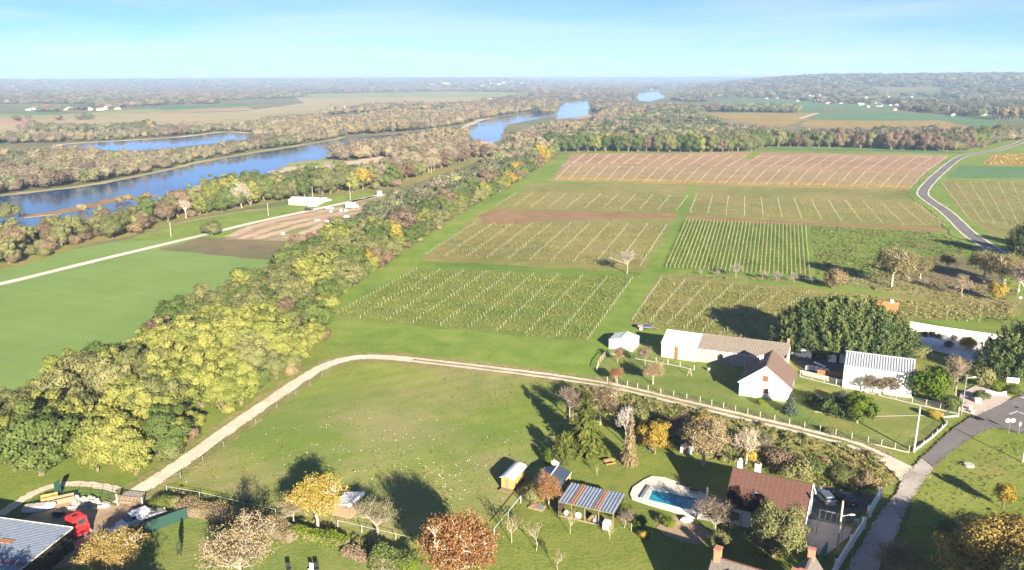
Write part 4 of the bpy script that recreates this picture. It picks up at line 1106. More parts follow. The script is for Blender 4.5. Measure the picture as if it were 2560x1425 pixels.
rough('verge_grass', 'grass along the track, the lane and the gardens', [
    ([(360, 1190), (500, 1100), (640, 1010), (760, 930), (830, 880), (1000, 880), (1300, 915), (1480, 945), (1480, 952), (1300, 926), (1100, 902), (920, 887), (850, 892), (760, 940), (640, 1020), (520, 1105), (400, 1185)], 1.0, (.15, .4), [3, 3, 3, 3, .5, .3]),
    ([(2270, 1270), (2330, 1190), (2400, 1130), (2560, 1100), (2640, 1200), (2600, 1460), (2210, 1460)], .9, (.12, .35), [6, 6, 1, 1, .5, .1]),
    ([(1060, 1420), (1250, 1310), (1320, 1260), (1500, 1100), (1700, 1150), (1600, 1210), (1560, 1330), (1740, 1390), (1720, 1440), (1060, 1460)], 1.0, (.08, .22), [6, 6, 2, 1, .2, .1]),
    ([(1500, 925), (1660, 905), (1840, 990), (1740, 1005), (1510, 955)], 1.1, (.06, .14), [6, 6, .5, .5, 0, 0])], 4)
# tufts that creep over the edges of the track and the roads
P, rz, sc, pk = [], [], [], []
rge = np.random.default_rng(12)
for line, hw, n in ((TL[:140], 1.75, 2600), (smooth_line(GP(LE + LE2[1:]), 6), .0, 700), (smooth_line(GP(RE + RE2[1:]), 6), .0, 700), (FR, 2.9, 900)):
    LL = arc(line)
    for i in range(n):
        p, d_ = along(line, LL, rge.random() * LL[-1]); sd = rge.choice([-1, 1])
        q = p + Vector((-d_.y, d_.x, 0)) * (sd * hw + rge.normal(0, .28)); h = rge.uniform(.06, .18)
        P.append((q.x, q.y, .2)); rz.append(rge.uniform(0, 6.28)); sc.append((h * 1.5, h * 1.5, h)); pk.append(rge.integers(0, 4))
scatter('roadside_tufts', 'ragged grass tufts along the edges of the track and roads', 'grass', P, rz, sc, TUFT, pk)
M_fleck = plain('pale_stone', (.6, .58, .54), .8, .15, 5)
rg = random.Random(3); fl = []
for cx, cy, sx, sy, n in ((1120, 1200, 90, 50, 90), (900, 1090, 120, 45, 45), (760, 1150, 160, 60, 22), (1010, 1130, 200, 60, 25)):
    for i in range(n):
        q = G(cx + rg.gauss(0, 1) * sx, cy + rg.gauss(0, 1) * sy)
        if 60 < q.y < 160: fl.append(q)
fm = MB()
for i, q in enumerate(fl): fm.blob((q.x, q.y, .09), (rg.uniform(.04, .11), rg.uniform(.04, .11), .06), i, 5, 3)
tag(fm.build('pale_stones', M_fleck), 'pale stones and flecks strewn over the paddock grass', 'stones', kind='stuff')
# ================================================================ buildings
M_white = plain('white_render', (.80, .79, .75), .8, .05, 1.2, bump=.004, dirt=((.62, .58, .5), .62, .5))
M_cream = plain('cream_render', (.62, .54, .40), .85, .10, 1.5, bump=.006, dirt=((.42, .35, .26), .55, .6))
M_stone = plain('stone_wall', (.50, .43, .33), .9, .25, 3, bump=.02)
M_grywall = plain('grey_block_wall', (.34, .31, .27), .9, .15, 2, bump=.01, dirt=((.22, .2, .18), .55, .6))
M_slate = plain('slate_roof', (.17, .145, .13), .8, .25, 5, bump=.015, dirt=((.26, .22, .17), .55, .6))
M_brownroof = plain('brown_roof', (.165, .11, .085), .8, .22, 6, bump=.012, dirt=((.23, .165, .125), .6, .6))
M_redroof = plain('red_brown_tiles', (.125, .062, .045), .8, .30, 7, bump=.015, dirt=((.19, .11, .08), .58, .6))
M_orange = plain('orange_tiles', (.52, .21, .09), .8, .2, 5, bump=.015)
M_fibre = plain('fibre_cement', (.235, .195, .16), .9, .22, 3, bump=.01, dirt=((.15, .125, .10), .5, .7))
M_whiteroof = plain('white_sheet_roof', (.80, .79, .77), .6, .05, 2, dirt=((.6, .57, .52), .66, .4))
M_steel = plain('zinc_sheet', (.25, .29, .36), .42, .15, 2, metal=.35, dirt=((.30, .33, .38), .55, .6))
M_rustm = plain('rusty_sheet', (.26, .125, .06), .75, .3, 3, dirt=((.16, .08, .045), .5, .6))
M_hangroof = plain('ribbed_steel', (.40, .41, .44), .5, .08, 2, metal=.2)
M_blueroof = plain('blue_grey_sheet', (.055, .075, .115), .45, .15, 3, metal=.1, spec=.5)
M_greenmetal = plain('pale_green_metal', (.46, .56, .44), .55, .07, 2)
M_wood = plain('honey_wood', (.56, .30, .10), .7, .15, 4, bump=.01)
M_oldwood = plain('old_wood', (.26, .185, .12), .9, .25, 5, bump=.01)
M_darkwood = plain('dark_wood', (.085, .06, .045), .85, .3, 5, bump=.01)
M_shutter = plain('brown_shutter', (.26, .12, .055), .7, .15, 6)
M_glass = plain('window_glass', (.04, .055, .07), .08, .2, 2, spec=.7)
M_brick = plain('brick', (.45, .20, .12), .9, .2, 8, bump=.01)
M_conc = plain('concrete', (.46, .43, .37), .9, .12, 3, bump=.004, dirt=((.42, .39, .33), .58, .5))
M_grey = plain('grey_metal', (.32, .33, .35), .5, .1, 3, metal=.4)
M_black = plain('black_plastic', (.02, .02, .022), .5, .2, 4)
M_rubber = plain('tyre_rubber', (.025, .025, .027), .8, .15, 6)
M_pvc = plain('white_plastic', (.80, .80, .80), .45, .04, 4)
M_ibc = plain('tank_plastic', (.72, .74, .74), .4, .06, 3)
M_tile = plain('terrace_stone', (.72, .65, .53), .85, .10, 2, dirt=((.58, .5, .4), .6, .5))
M_paving = plain('paved_terrace', (.50, .42, .37), .9, .10, 2, dirt=((.4, .33, .28), .55, .5))
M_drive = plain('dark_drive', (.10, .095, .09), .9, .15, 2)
M_redpaint = plain('red_paint', (.55, .03, .03), .4, .12, 3, spec=.5)
M_silver = plain('silver_paint', (.50, .51, .53), .28, .05, 2, metal=.6, spec=.5)
M_blackpaint = plain('black_paint', (.018, .018, .02), .2, .1, 2, spec=.6)
M_whitepaint = plain('white_paint', (.78, .79, .80), .3, .04, 2, spec=.5)
M_bluepaint = plain('blue_paint', (.06, .10, .25), .4, .1, 2, spec=.5)
M_redlamp = plain('tail_lamp', (.5, .02, .02), .25, .05, 5)
M_clear = plain('head_lamp', (.75, .76, .76), .15, .05, 5)
M_greenmesh = plain('green_mesh', (.018, .055, .042), .7, .15, 6)
M_wire = plain('galvanised_wire', (.34, .36, .35), .5, .1, 5)
M_tape = plain('white_tape', (.55, .56, .55), .6, .05, 5)

def slope(m, A, B, C, D, kind='flat', n=20, amp=.03, t=.05):
    """roof slope: A->B along the eave, D->C along the ridge; ribs run up the slope, tiles step along it"""
    A, B, C, D = map(Vector, (A, B, C, D))
    nrm = (B - A).cross(D - A).normalized()
    if nrm.z < 0: nrm = -nrm
    if kind == 'tile':
        cols = max(8, int((B - A).length / .32))
        V, F = [], []
        for i in range(n):
            t0, t1 = i / n, (i + 1) / n
            for (tt, up) in ((t0, amp), (t1, 0.0)):
                a, b = A.lerp(D, tt), B.lerp(C, tt)
                for k in range(cols + 1):
                    V.append(a.lerp(b, k / cols) + nrm * (up + t + (amp * .5 if k % 2 else 0)))
        w = cols + 1
        for i in range(2 * n - 1):
            for k in range(cols): F.append((i * w + k, i * w + k + 1, (i + 1) * w + k + 1, (i + 1) * w + k))
        m.add(V, F)
    else:
        seq = [(0, 0)]
        if kind == 'corr':
            seq = []
            for k in range(n):
                for f_, u in ((0, 0), (.3, 1), (.6, 1), (.9, 0)): seq.append(((k + f_) / n, u))
            seq.append((1, 0))
        else: seq = [(0, 0), (1, 0)]
        V = [A.lerp(B, s_) + nrm * (t + amp * u) for s_, u in seq] + [D.lerp(C, s_) + nrm * (t + amp * u) for s_, u in seq]
        w = len(seq)
        m.add(V, [(k, k + 1, w + k + 1, w + k) for k in range(w - 1)])
    # slab below the covering
    lo = [p - nrm * .02 for p in (A, B, C, D)]; hi = [p + nrm * (t - .006) for p in (A, B, C, D)]
    m.add(lo + hi, [(0, 1, 2, 3), (4, 5, 6, 7), (0, 1, 5, 4), (1, 2, 6, 5), (2, 3, 7, 6), (3, 0, 4, 7)])
def gable(root, w, d, eave, ridge, wall, roof, axis='x', rp=.5, oh=.25, kind='tile', n=18, amp=.03, eave2=None):
    """box w (x) by d (y) from the root's front left corner, ridge along x or y"""
    e2 = eave if eave2 is None else eave2
    m, r = MB(), MB()
    if axis == 'x':
        yr = d * rp
        m.xprism([(0, 0), (d, 0), (d, e2), (yr, ridge), (0, eave)], 0, w)
        kf, kb = (ridge - eave) / yr, (ridge - e2) / (d - yr)
        slope(r, (-oh, -oh, eave - kf * oh), (w + oh, -oh, eave - kf * oh), (w + oh, yr, ridge), (-oh, yr, ridge), kind, n, amp)
        slope(r, (w + oh, d + oh, e2 - kb * oh), (-oh, d + oh, e2 - kb * oh), (-oh, yr, ridge), (w + oh, yr, ridge), kind, n, amp)
        r.bar((-oh, yr, ridge + .06), (w + oh, yr, ridge + .06), .28, .1)
    else:
        xr = w * rp
        V = [(0, 0), (w, 0), (w, e2), (xr, ridge), (0, eave)]
        vs = [(x, 0, z) for x, z in V] + [(x, d, z) for x, z in V]
        m.add(vs, [(0, 1, 2, 3, 4), (9, 8, 7, 6, 5)] + [((i + 1) % 5, i, 5 + i, 5 + (i + 1) % 5) for i in range(5)])
        kl, kr = (ridge - eave) / xr, (ridge - e2) / (w - xr)
        slope(r, (-oh, d + oh, eave - kl * oh), (-oh, -oh, eave - kl * oh), (xr, -oh, ridge), (xr, d + oh, ridge), kind, n, amp)
        slope(r, (w + oh, -oh, e2 - kr * oh), (w + oh, d + oh, e2 - kr * oh), (xr, d + oh, ridge), (xr, -oh, ridge), kind, n, amp)
        r.bar((xr, -oh, ridge + .06), (xr, d + oh, ridge + .06), .28, .1)
    W_ = m.build('wall', wall, root)
    R_ = r.build('roof', roof, root)
    return W_, R_
def window(root, x, z, w=.9, h=1.1, face='front', y=0.0, fill=None, depth=.05, name='window', frame=M_white):
    """window on the front (y=const) or right side (x=const) wall"""
    f = MB(); p = MB()
    def bx(mm, cx, cz, sx, sz, out, th):
        if face == 'front': mm.box((x + cx, y - out, z + cz), (sx, th, sz))
        else: mm.box((y + out, x + cx, z + cz), (th, sx, sz))
    bx(f, 0, h / 2 + .04, w + .16, .08, .03, .08); bx(f, 0, -h / 2 - .05, w + .24, .1, .05, .12); bx(f, -w / 2 - .04, 0, .08, h, .03, .08); bx(f, w / 2 + .04, 0, .08, h, .03, .08)
    bx(p, 0, 0, w, h, .012, .04)
    o = f.build(name, frame, root)
    p.build('pane' if fill is None else 'shutter', fill or M_glass, o)
    if fill:
        q = MB()
        for k in range(5): bx(q, 0, -h / 2 + h * (k + .5) / 5, w - .06, .05, .045, .03)
        bx(q, 0, 0, .05, h, .05, .04)
        q.build('slats', M_darkwood, o)
    return o
def at(px, py, yaw, name, label, cat, group=None): return thing(name, label, cat, tuple(G(px, py)), R(yaw), group)
YAW = -24

# white gable house
h = at(1847, 988, YAW, 'house', 'white gable house with brown roof and shuttered windows beside the track', 'house')
gable(h, 9.3, 10.2, 2.95, 6.6, M_white, M_brownroof, 'y', n=22)
window(h, 4.7, 4.15, 1.15, 1.2, fill=M_shutter, frame=M_white); window(h, 4.9, 1.75, 1.1, .95, fill=M_shutter)
MB().box((4.65, -.06, .28), (9.3, .1, .55)).build('plinth', M_cream, h)
MB().box((3.1, 6.0, 5.9), (.7, .5, 1.5)).box((3.1, 6.0, 6.7), (.8, .6, .1)).build('chimney', M_white, h)
MB().cyl((3.0, 6, 6.75), .1, .35, 8).cyl((3.25, 6, 6.75), .1, .35, 8).build('chimney_pot', M_brick, h)
window(h, 3.0, 1.7, 1.0, 1.2, face='side', y=9.3); window(h, 6.8, 1.7, 1.0, 1.2, face='side', y=9.3)
MB().box((9.36, 5.0, 1.05), (.08, 1.0, 2.1)).build('door', M_shutter, h)
MB().box((8.4, -.25, 1.9), (1.9, .5, .07)).build('awning', M_pvc, h)
m = MB()
for y_ in (-.25,): m.bar((-.3, y_ - .03, 2.75), (4.65, y_ - .03, 6.62), .06, .2); m.bar((9.6, y_ - .03, 2.75), (4.65, y_ - .03, 6.62), .06, .2)
m.build('bargeboard', M_white, h)
m = MB(); m.bar((9.72, -.25, 2.72), (9.72, 10.4, 2.72), .14, .12); m.build('gutter', M_grey, h)
# white roofed barn
b = at(1460 + 1120 / 5.816, 780 + 650 / 5.816, -26, 'barn', 'cream barn with a bright white sheet roof and brown stained doorway', 'barn')
gable(b, 7.7, 7.6, 3.25, 4.9, M_cream, M_whiteroof, 'x', rp=.62, kind='corr', n=18, amp=.025, oh=.15)
MB().box((3.35, -.03, 1.35), (.75, .08, 2.7)).build('door', M_rustm, b)
MB().box((3.35, -.06, 2.85), (1.6, .1, .14)).build('lintel', M_rustm, b)
m = MB()
for x_ in (3.12, 3.58): m.box((x_, -.08, 1.35), (.05, .05, 2.7))
m.build('door_frame', M_darkwood, b)
# long barn
b = at(1739, 903, -23.5, 'barn', 'long low barn with weathered grey fibre cement roof behind the white house', 'barn')
gable(b, 18.6, 8.2, 3.1, 4.9, M_grywall, M_fibre, 'x', rp=.6, kind='corr', n=62, amp=.04, oh=.2)
m = MB()
for x_ in np.arange(2.5, 18, 2.6): m.box((float(x_), -.04, 1.5), (.12, .1, 3.0))
m.build('pilaster', M_conc, b)
MB().box((18.72, 3.5, 1.9), (.16, 7.2, 3.6)).build('end_wall', M_cream, b)
MB().box((18.3, 7.2, 4.6), (.5, .5, 1.3)).box((18.3, 7.2, 5.3), (.62, .62, .1)).build('chimney', M_brick, b)
m = MB()
m.bar((-.2, -.3, 2.98), (18.7, -.3, 2.98), .14, .1); m.tube([(-.1, -.28, 2.95), (-.1, -.2, 0)], .05, 6)
m.build('gutter', M_pvc, b)
# pale green shed
b = at(1460 + 360 / 5.816, 780 + 530 / 5.816, -25, 'metal_shed', 'pale green metal shed with a low ridged roof at the vineyard lane', 'shed')
gable(b, 5.6, 5.2, 2.15, 2.85, M_greenmetal, plain('pale_grey_green_roof', (.50, .57, .53), .5, .06, 2), 'y', kind='corr', n=16, amp=.02, oh=.12)
m = MB()
for k in range(22): m.box((.15 + k * .253, -.015, 1.05), (.05, .03, 2.1))
m.build('cladding_ribs', M_greenmetal, b)['kind'] = 'stuff'
MB().box((2.0, -.05, .3), (3.9, .1, .5)).build('white_panel', M_pvc, b)
# white hangar
b = thing('hangar', 'tall white rendered hangar with a ribbed steel roof', 'hangar', (65.6, 148.9, 0), R(-25))
gable(b, 12.4, 9.0, 4.9, 6.35, M_white, M_hangroof, 'x', rp=.5, kind='corr', n=26, amp=.13, oh=.12)
MB().box((6.2, 4.5, 6.42), (12.7, .45, .08)).build('ridge_cap', M_pvc, b)
# brown roofed house
ow = Vector((29.5, 99.4, 0))
b = thing('house', 'house with a red-brown tiled roof and white gable beside the swimming pool', 'house', tuple(ow), R(-28))
gable(b, 10.2, 8.6, 2.9, 6.3, M_white, M_redroof, 'x', rp=.5, n=24, amp=.035, oh=.3)
MB().box((.55, 4.9, 6.4), (.62, .55, 1.9)).build('chimney', M_white, b)
MB().blob((.55, 4.9, 7.55), (.22, .22, .24), 1, 10, 6, 0).cyl((.55, 4.9, 7.3), .16, .1, 10).build('chimney_cowl', M_pvc, b)
MB().box((2.9, 5.6, 6.3), (.75, .6, 1.4)).box((2.9, 5.6, 7.02), (.85, .7, .08)).build('chimney', M_white, b)
MB().cyl((2.8, 5.6, 7.05), .1, .22, 8).cyl((3.05, 5.6, 7.05), .1, .22, 8).build('chimney_pot', M_black, b)
sl = math.atan2(3.4, 4.3)
m = MB(); Mx = Matrix.Rotation(sl, 3, 'X')
m.box((3.6, 1.55, 2.9 + 1.55 * .79 + .12), (.8, 1.0, .06), M=Mx)
o = m.build('skylight', M_pvc, b); MB().box((3.6, 1.53, 2.9 + 1.53 * .79 + .17), (.66, .86, .04), M=Mx).build('pane', M_glass, o)
MB().box((10.26, 4.3, 2.2), (.06, 8.9, 4.2)).v
m = MB(); m.bar((10.52, -.35, 2.72), (10.52, 4.3, 6.42), .08, .2); m.bar((10.52, 8.95, 2.72), (10.52, 4.3, 6.42), .08, .2); m.build('verge', M_white, b)
for x_ in (1.4, 4.2, 7.4): window(b, x_, 1.4, 1.1, 1.2)
MB().box((5.8, -.04, 1.05), (.95, .1, 2.1)).build('door', M_bluepaint, b)
# creeper on the roof
rgv = np.random.default_rng(8); n = 1500
xx = rgv.uniform(.0, 5.2, n); yy = rgv.uniform(-.3, 2.4, n) * (1 - .12 * np.abs(xx - 2)); zz = 2.9 + yy * .79 + .12 + rgv.uniform(0, .22, n)
k = (yy < 1.9 - .25 * xx + 1.3 * np.sin(xx * 1.7 + .6)) ; C_ = np.stack([xx, yy, zz], 1)[k]
t = thing('creeper', 'dark purple creeper growing over the eave of the red-brown roof', 'creeper', tuple(ow), R(-28))
link('leaves', leaf_mesh('creeper_leaves', C_, unit(rgv, len(C_)) * .7 + np.array([0, -.4, .6]), unit(rgv, len(C_)), .17, .13, rgv.random(len(C_))), t, LM['plum'])
m = MB()
for x_ in (.8, 2.2, 3.4): m.tube([(x_, -.1, 0), (x_ + .1, -.25, 2.6), (x_ + .3, 1.0, 3.8)], [.04, .03, .015], 4)
m.build('stems', B_bark, t)
# old house at the bottom edge
b = thing('house', 'old slate roofed house with brick chimneys and a white dormer, nearest to the viewer', 'house', tuple(G(1750, 1562)), R(-31))
gable(b, 9.2, 8.0, 3.2, 6.4, M_stone, M_slate, 'x', n=26, amp=.025, oh=.2)
tops = MB()
for x_ in (.4, 8.9): MB().box((x_, 4.0, 6.5), (.7, .95, 2.3)).box((x_, 4.0, 7.7), (.84, 1.1, .12)).build('chimney', M_brick, b)
m = MB()
for k in range(22): m.tube([(.6 + k * .38, 4.0, 6.52), (.95 + k * .38, 4.0, 6.52)], [.13, .11], 6)
m.build('ridge_tiles', M_redroof, b)['kind'] = 'stuff'
m = MB().box((2.7, 1.6, 5.0), (1.3, 1.6, 1.3)); dz = m.build('dormer', M_white, b)
m = MB(); slope(m, (1.9, .6, 5.6), (1.9, 2.6, 5.6), (2.7, 2.6, 6.3), (2.7, .6, 6.3)); slope(m, (3.5, 2.6, 5.6), (3.5, .6, 5.6), (2.7, .6, 6.3), (2.7, 2.6, 6.3)); m.build('dormer_roof', M_white, dz)
MB().box((2.7, .78, 4.95), (.8, .06, .95)).build('pane', M_glass, dz)
for x_ in (1.4, 4.6, 7.4): window(b, x_, 1.5, 1.0, 1.3)
b = thing('house', 'small grey roofed wing with a brick chimney beside the white lane wall', 'house', tuple(G(1944, 1556)), R(-31))
gable(b, 4.2, 6.0, 3.2, 6.1, M_stone, M_slate, 'y', n=20, amp=.025, oh=.15)
for y_ in (.4, 5.3): MB().box((2.1, y_, 6.2), (.75, .6, 1.9)).box((2.1, y_, 7.2), (.88, .72, .1)).build('chimney', M_brick, b)
# open shed with corrugated roof
s0 = thing('open_shed', 'open fronted shed with a corrugated zinc roof striped by rusty sheets', 'shed', (6.35, 101.2, 0), R(-25))
w_, d_ = 8.2, 5.0
m = MB(); slope(m, (0, 0, 2.35), (w_, 0, 2.35), (w_, d_, 2.75), (0, d_, 2.75), 'corr', 17, .12, .03); m.build('roof', M_steel, s0)
for a_, b_ in ((.21, .295), (.63, .72)):
    m = MB(); kz = .4 / d_
    slope(m, (w_ * a_, -.03, 2.42), (w_ * b_, -.03, 2.42), (w_ * b_, d_ + .03, 2.82), (w_ * a_, d_ + .03, 2.82), 'corr', 2, .12, .03); m.build('rusty_sheet', M_rustm, s0)
for x_ in (.1, 2.0, 4.0, 6.0, 8.1): MB().box((x_, .1, 1.18), (.11, .11, 2.36)).build('post', M_oldwood, s0)
m = MB(); m.bar((0, .1, 2.3), (w_, .1, 2.3), .1, .14); m.build('beam', M_oldwood, s0)
MB().box((w_ / 2, d_ - .05, 1.3), (w_, .08, 2.6)).box((.05, d_ / 2, 1.25), (.08, d_ - .3, 2.5)).build('back_wall', M_darkwood, s0)
m = MB(); m.bar((.1, -.02, .15), (8.1, -.02, .15), .06, .25); m.build('board', M_oldwood, s0)
rr_ = random.Random(5)
def item(name, label, cat, loc, mesh, mat, rz=0):
    o = mesh.build(name, mat); o.location = loc; o.rotation_euler = (0, 0, rz); return tag(o, label, cat)
def inshed(x_, y_, z_=0.0):
    a = R(-25); return (6.35 + x_ * math.cos(a) - y_ * math.sin(a), 101.2 + x_ * math.sin(a) + y_ * math.cos(a), z_)
LG = MB()
for j in range(3):
    for k in range(5 - j): LG.tube([(k * .26 + j * .13, 0, .13 + j * .22), (k * .26 + j * .13, .9, .13 + j * .22)], .12, 7)
item('log_stack', 'small stack of split logs in the open shed', 'logs', inshed(4.3, .7), LG, M_oldwood, R(-25))
def sack(label, p, col, s_): return item('sack', label, 'sack', p, MB().blob((0, 0, s_ * .45), (s_ * .55, s_ * .45, s_ * .5), int(p[0] * 10), 9, 6, .12), col)
sack('white sack at the left end of the open shed', inshed(1.0, .8), M_pvc, .8); sack('white bundle in the middle of the open shed', inshed(2.8, .7), M_pvc, .95)
sack('turquoise tarpaulin bundle near the white tank', inshed(6.0, .6), plain('turquoise_tarp', (.05, .35, .38), .6), .75); sack('pale yellow sack beside the turquoise bundle', inshed(5.35, .6), M_tile, .7)
sack('brown sack among the logs of the shed', inshed(4.9, 1.2), M_oldwood, .9)
# tank in its cage
t = thing('water_tank', 'white caged water tank at the right end of the open shed', 'tank', inshed(7.35, -.25), R(-25))
MB().box((0, 0, .65), (.98, .98, 1.0)).box((0, 0, 1.18), (.3, .3, .06)).build('tank', M_ibc, t)
m = MB()
for z_ in (.15, .4, .65, .9, 1.16):
    for a_, b_ in (((-.52, -.52), (.52, -.52)), ((.52, -.52), (.52, .52)), ((.52, .52), (-.52, .52)), ((-.52, .52), (-.52, -.52))): m.bar((*a_, z_), (*b_, z_), .03)
for q in (-.52, -.17, .17, .52):
    for s_ in (-.52, .52): m.bar((q, s_, .1), (q, s_, 1.18), .03); m.bar((s_, q, .1), (s_, q, 1.18), .03)
m.build('cage', M_grey, t); MB().box((0, 0, .06), (1.05, 1.05, .12)).build('pallet', M_oldwood, t)
# blue roofed car port
b = thing('carport', 'wooden car port with a dark blue-grey sheet roof next to the trailer hut', 'carport', (2.95, 106.9, 0), R(-22))
w_, d_ = 4.2, 5.5
m = MB(); slope(m, (0, d_, 2.0), (0, 0, 2.0), (2.1, 0, 2.75), (2.1, d_, 2.75), 'corr', 9, .02, .04); slope(m, (w_, 0, 2.0), (w_, d_, 2.0), (2.1, d_, 2.75), (2.1, 0, 2.75), 'corr', 9, .02, .04); m.build('roof', M_blueroof, b)
MB().bar((2.1, -.02, 2.82), (2.1, d_ + .02, 2.82), .16, .05).build('ridge_cap', M_pvc, b)
MB().bar((w_ + .04, 0, 1.98), (w_ + .04, d_, 1.98), .05, .14).bar((-.04, 0, 1.98), (-.04, d_, 1.98), .05, .14).build('fascia', M_tile, b)
for x_ in (.12, w_ - .12):
    for y_ in (.15, d_ / 2, d_ - .15): MB().box((x_, y_, 1.0), (.13, .13, 2.0)).build('post', M_wood, b)
MB().box((w_ / 2, d_ - .1, 1.0), (w_ - .3, .06, 1.9)).build('back_wall', M_wood, b)
# wooden trailer hut
b = thing('trailer_hut', 'honey coloured wooden trailer hut with a curved white roof', 'hut', (-1.75, 108.6, 0), R(-26))
MB().box((.95, 2.4, 1.28), (1.9, 4.5, 1.6)).build('body', M_wood, b)
for k in range(8):
    o = MB().box((.95, .135, .6 + k * .2), (1.88, .03, .17)).build('plank', M_wood, b)
for k in range(8): MB().box((1.915, 2.4, .6 + k * .2), (.03, 4.46, .17)).build('plank', M_wood, b)
m = MB(); V, F = [], []
for i in range(9):
    u = i / 8; x_ = -.2 + 2.3 * u; z_ = 2.12 + .34 * math.sin(math.pi * u)
    V += [(x_, -.15, z_), (x_, 4.95, z_), (x_, -.15, z_ + .06), (x_, 4.95, z_ + .06)]
for i in range(8):
    a = i * 4; F += [(a, a + 1, a + 5, a + 4), (a + 2, a + 6, a + 7, a + 3), (a, a + 4, a + 6, a + 2), (a + 1, a + 3, a + 7, a + 5)]
F += [(0, 2, 3, 1), (32, 33, 35, 34)]
m.add(V, F).build('roof', M_whiteroof, b)
MB().box((.95, -.3, .42), (1.8, .9, .08)).build('porch', M_oldwood, b)
MB().box((.95, 2.4, .4), (1.7, 4.6, .12)).build('chassis', M_darkwood, b)
for x_ in (.05, 1.85):
    for y_ in (.9, 3.9): 
        m = MB(); m.tube([(x_ - .08, y_, .3), (x_ + .08, y_, .3)], .3, 12); m.build('wheel', M_rubber, b)
MB().box((.95, .1, 1.2), (.6, .03, 1.3)).build('door', M_oldwood, b)
# field shed with white roof behind the yellow tree
b = thing('field_shed', 'small wooden field shed with a white roof behind the yellowing tree', 'shed', (-25.6, 101.6, 0), R(-24))
gable(b, 2.9, 3.7, 1.75, 2.35, M_oldwood, M_whiteroof, 'y', rp=.99, kind='corr', n=9, amp=.02, oh=.15, eave2=2.3)
# farm hangar lower left
b = thing('hangar', 'dark walled hangar with a corrugated grey steel roof in the truck yard', 'hangar', (-59.9 - 7.7, 80.6, 0), R(-9))
m = MB(); slope(m, (8.0, 0, 3.3), (8.0, 14, 3.3), (-7, 14, 4.0), (-7, 0, 4.0), 'corr', 44, .05, .05); m.build('roof', M_steel, b)
m = MB(); slope(m, (3.2, 9.0, 3.60), (3.2, 9.9, 3.60), (1.4, 9.9, 3.69), (1.4, 9.0, 3.69), 'corr', 3, .05, .05); m.build('rusty_sheet', M_rustm, b)
m = MB(); slope(m, (8.0, 5.2, 3.36), (8.0, 6.0, 3.36), (-7, 6.0, 4.06), (-7, 5.2, 4.06), 'corr', 3, .05, .05); m.build('purple_sheet', plain('plum_sheet', (.18, .12, .17), .6), b)
MB().prism([(-6.9, .1), (7.9, .1), (7.9, 13.9), (-6.9, 13.9)], 0, 3.25).build('wall', plain('dark_shaded_boards', (.03, .025, .022), .9), b)  # dark brown wall, its colour blackened further for the shade of trees below
m = MB()
for k in range(34): m.box((7.93, .4 + k * .4, 1.6), (.06, .05, 3.2))
m.build('cladding', MATS['dark_shaded_boards'], b)['kind'] = 'stuff'
MB().bar((-7, 14.08, 4.02), (8.05, 14.08, 3.32), .06, .14).bar((8.08, 0, 3.28), (8.08, 14, 3.28), .06, .14).build('edge_trim', M_tile, b)
MB().box((3.2, 15.2, 1.1), (5.6, 2.3, 2.2), taper=.98).build('lean_to', M_grey, b)
# villa behind the cypresses
b = thing('villa', 'villa with an orange tiled roof half hidden behind the dark cypresses', 'house', tuple(G(2120, 878)), R(-25))
pr, pe = G(2218, 749, 6.0), G(2243, 797, 3.1)
b.location = (pe.x - 13 * math.cos(R(-25)), pe.y - 13 * math.sin(R(-25)), 0)
gable(b, 12.8, 9.5, 3.1, 5.7, M_white, M_orange, 'x', rp=.55, n=26, amp=.04, oh=.3)
for x_ in (2, 5, 8, 11): window(b, x_, 1.4, 1.1, 1.3)
MB().box((11.5, 5.2, 5.8), (.6, .6, 1.4)).build('chimney', M_white, b)
# far houses
WM = [M_white, plain('far_cream', (.62, .55, .44), .9), plain('far_stone', (.52, .46, .38), .9)]
RM = [M_slate, M_orange, M_brownroof, plain('far_pale_roof', (.5, .47, .44), .8)]
FH = {}
for k, (w_, d_, e_, r_) in enumerate(((11, 8, 3.0, 6.2), (15, 8, 3.2, 6.0), (9, 7, 4.6, 7.4), (26, 13, 5.0, 6.6))):
    a_ = MB().xprism([(-d_ / 2, 0), (d_ / 2, 0), (d_ / 2, e_), (0, r_), (-d_ / 2, e_)], -w_ / 2, w_ / 2).mesh('far_wall')
    rm = MB(); slope(rm, (-w_ / 2 - .3, -d_ / 2 - .3, e_ - .2), (w_ / 2 + .3, -d_ / 2 - .3, e_ - .2), (w_ / 2 + .3, 0, r_), (-w_ / 2 - .3, 0, r_), 'flat', t=.12); slope(rm, (w_ / 2 + .3, d_ / 2 + .3, e_ - .2), (-w_ / 2 - .3, d_ / 2 + .3, e_ - .2), (-w_ / 2 - .3, 0, r_), (w_ / 2 + .3, 0, r_), 'flat', t=.12)
    FH[k] = (a_, rm.mesh('far_roof'))
rh = random.Random(9)
for (p, px, py, k, q) in VILLAGE:
    near = p.y < 2600
    v = 3 if (k >= 1.9 and rh.random() < .6) else rh.randrange(3)
    t = thing('far_house', 'pale house of the %s' % ('village among trees at the right' if px > 1900 and py > 225 else 'town on the far side of the valley' if px > 900 and py < 230 else 'farms beyond the left river bank' if px < 1000 else 'hamlets along the river'), 'house', tuple(p), R(rh.uniform(-60, 60)),
              'houses of the village at the right' if px > 1900 and py > 225 else 'houses of the far town' if px > 900 and py < 230 else 'farmhouses left of the river' if px < 1000 else 'houses along the river', max(.62, k * .62) * rh.uniform(.8, 1.15))
    link('wall', FH[v][0], t, WM[0] if rh.random() < .75 else rh.choice(WM[1:])); link('roof', FH[v][1], t, RM[3] if v == 3 or (k > 1.3 and rh.random() < .6) else rh.choice(RM[:3]))
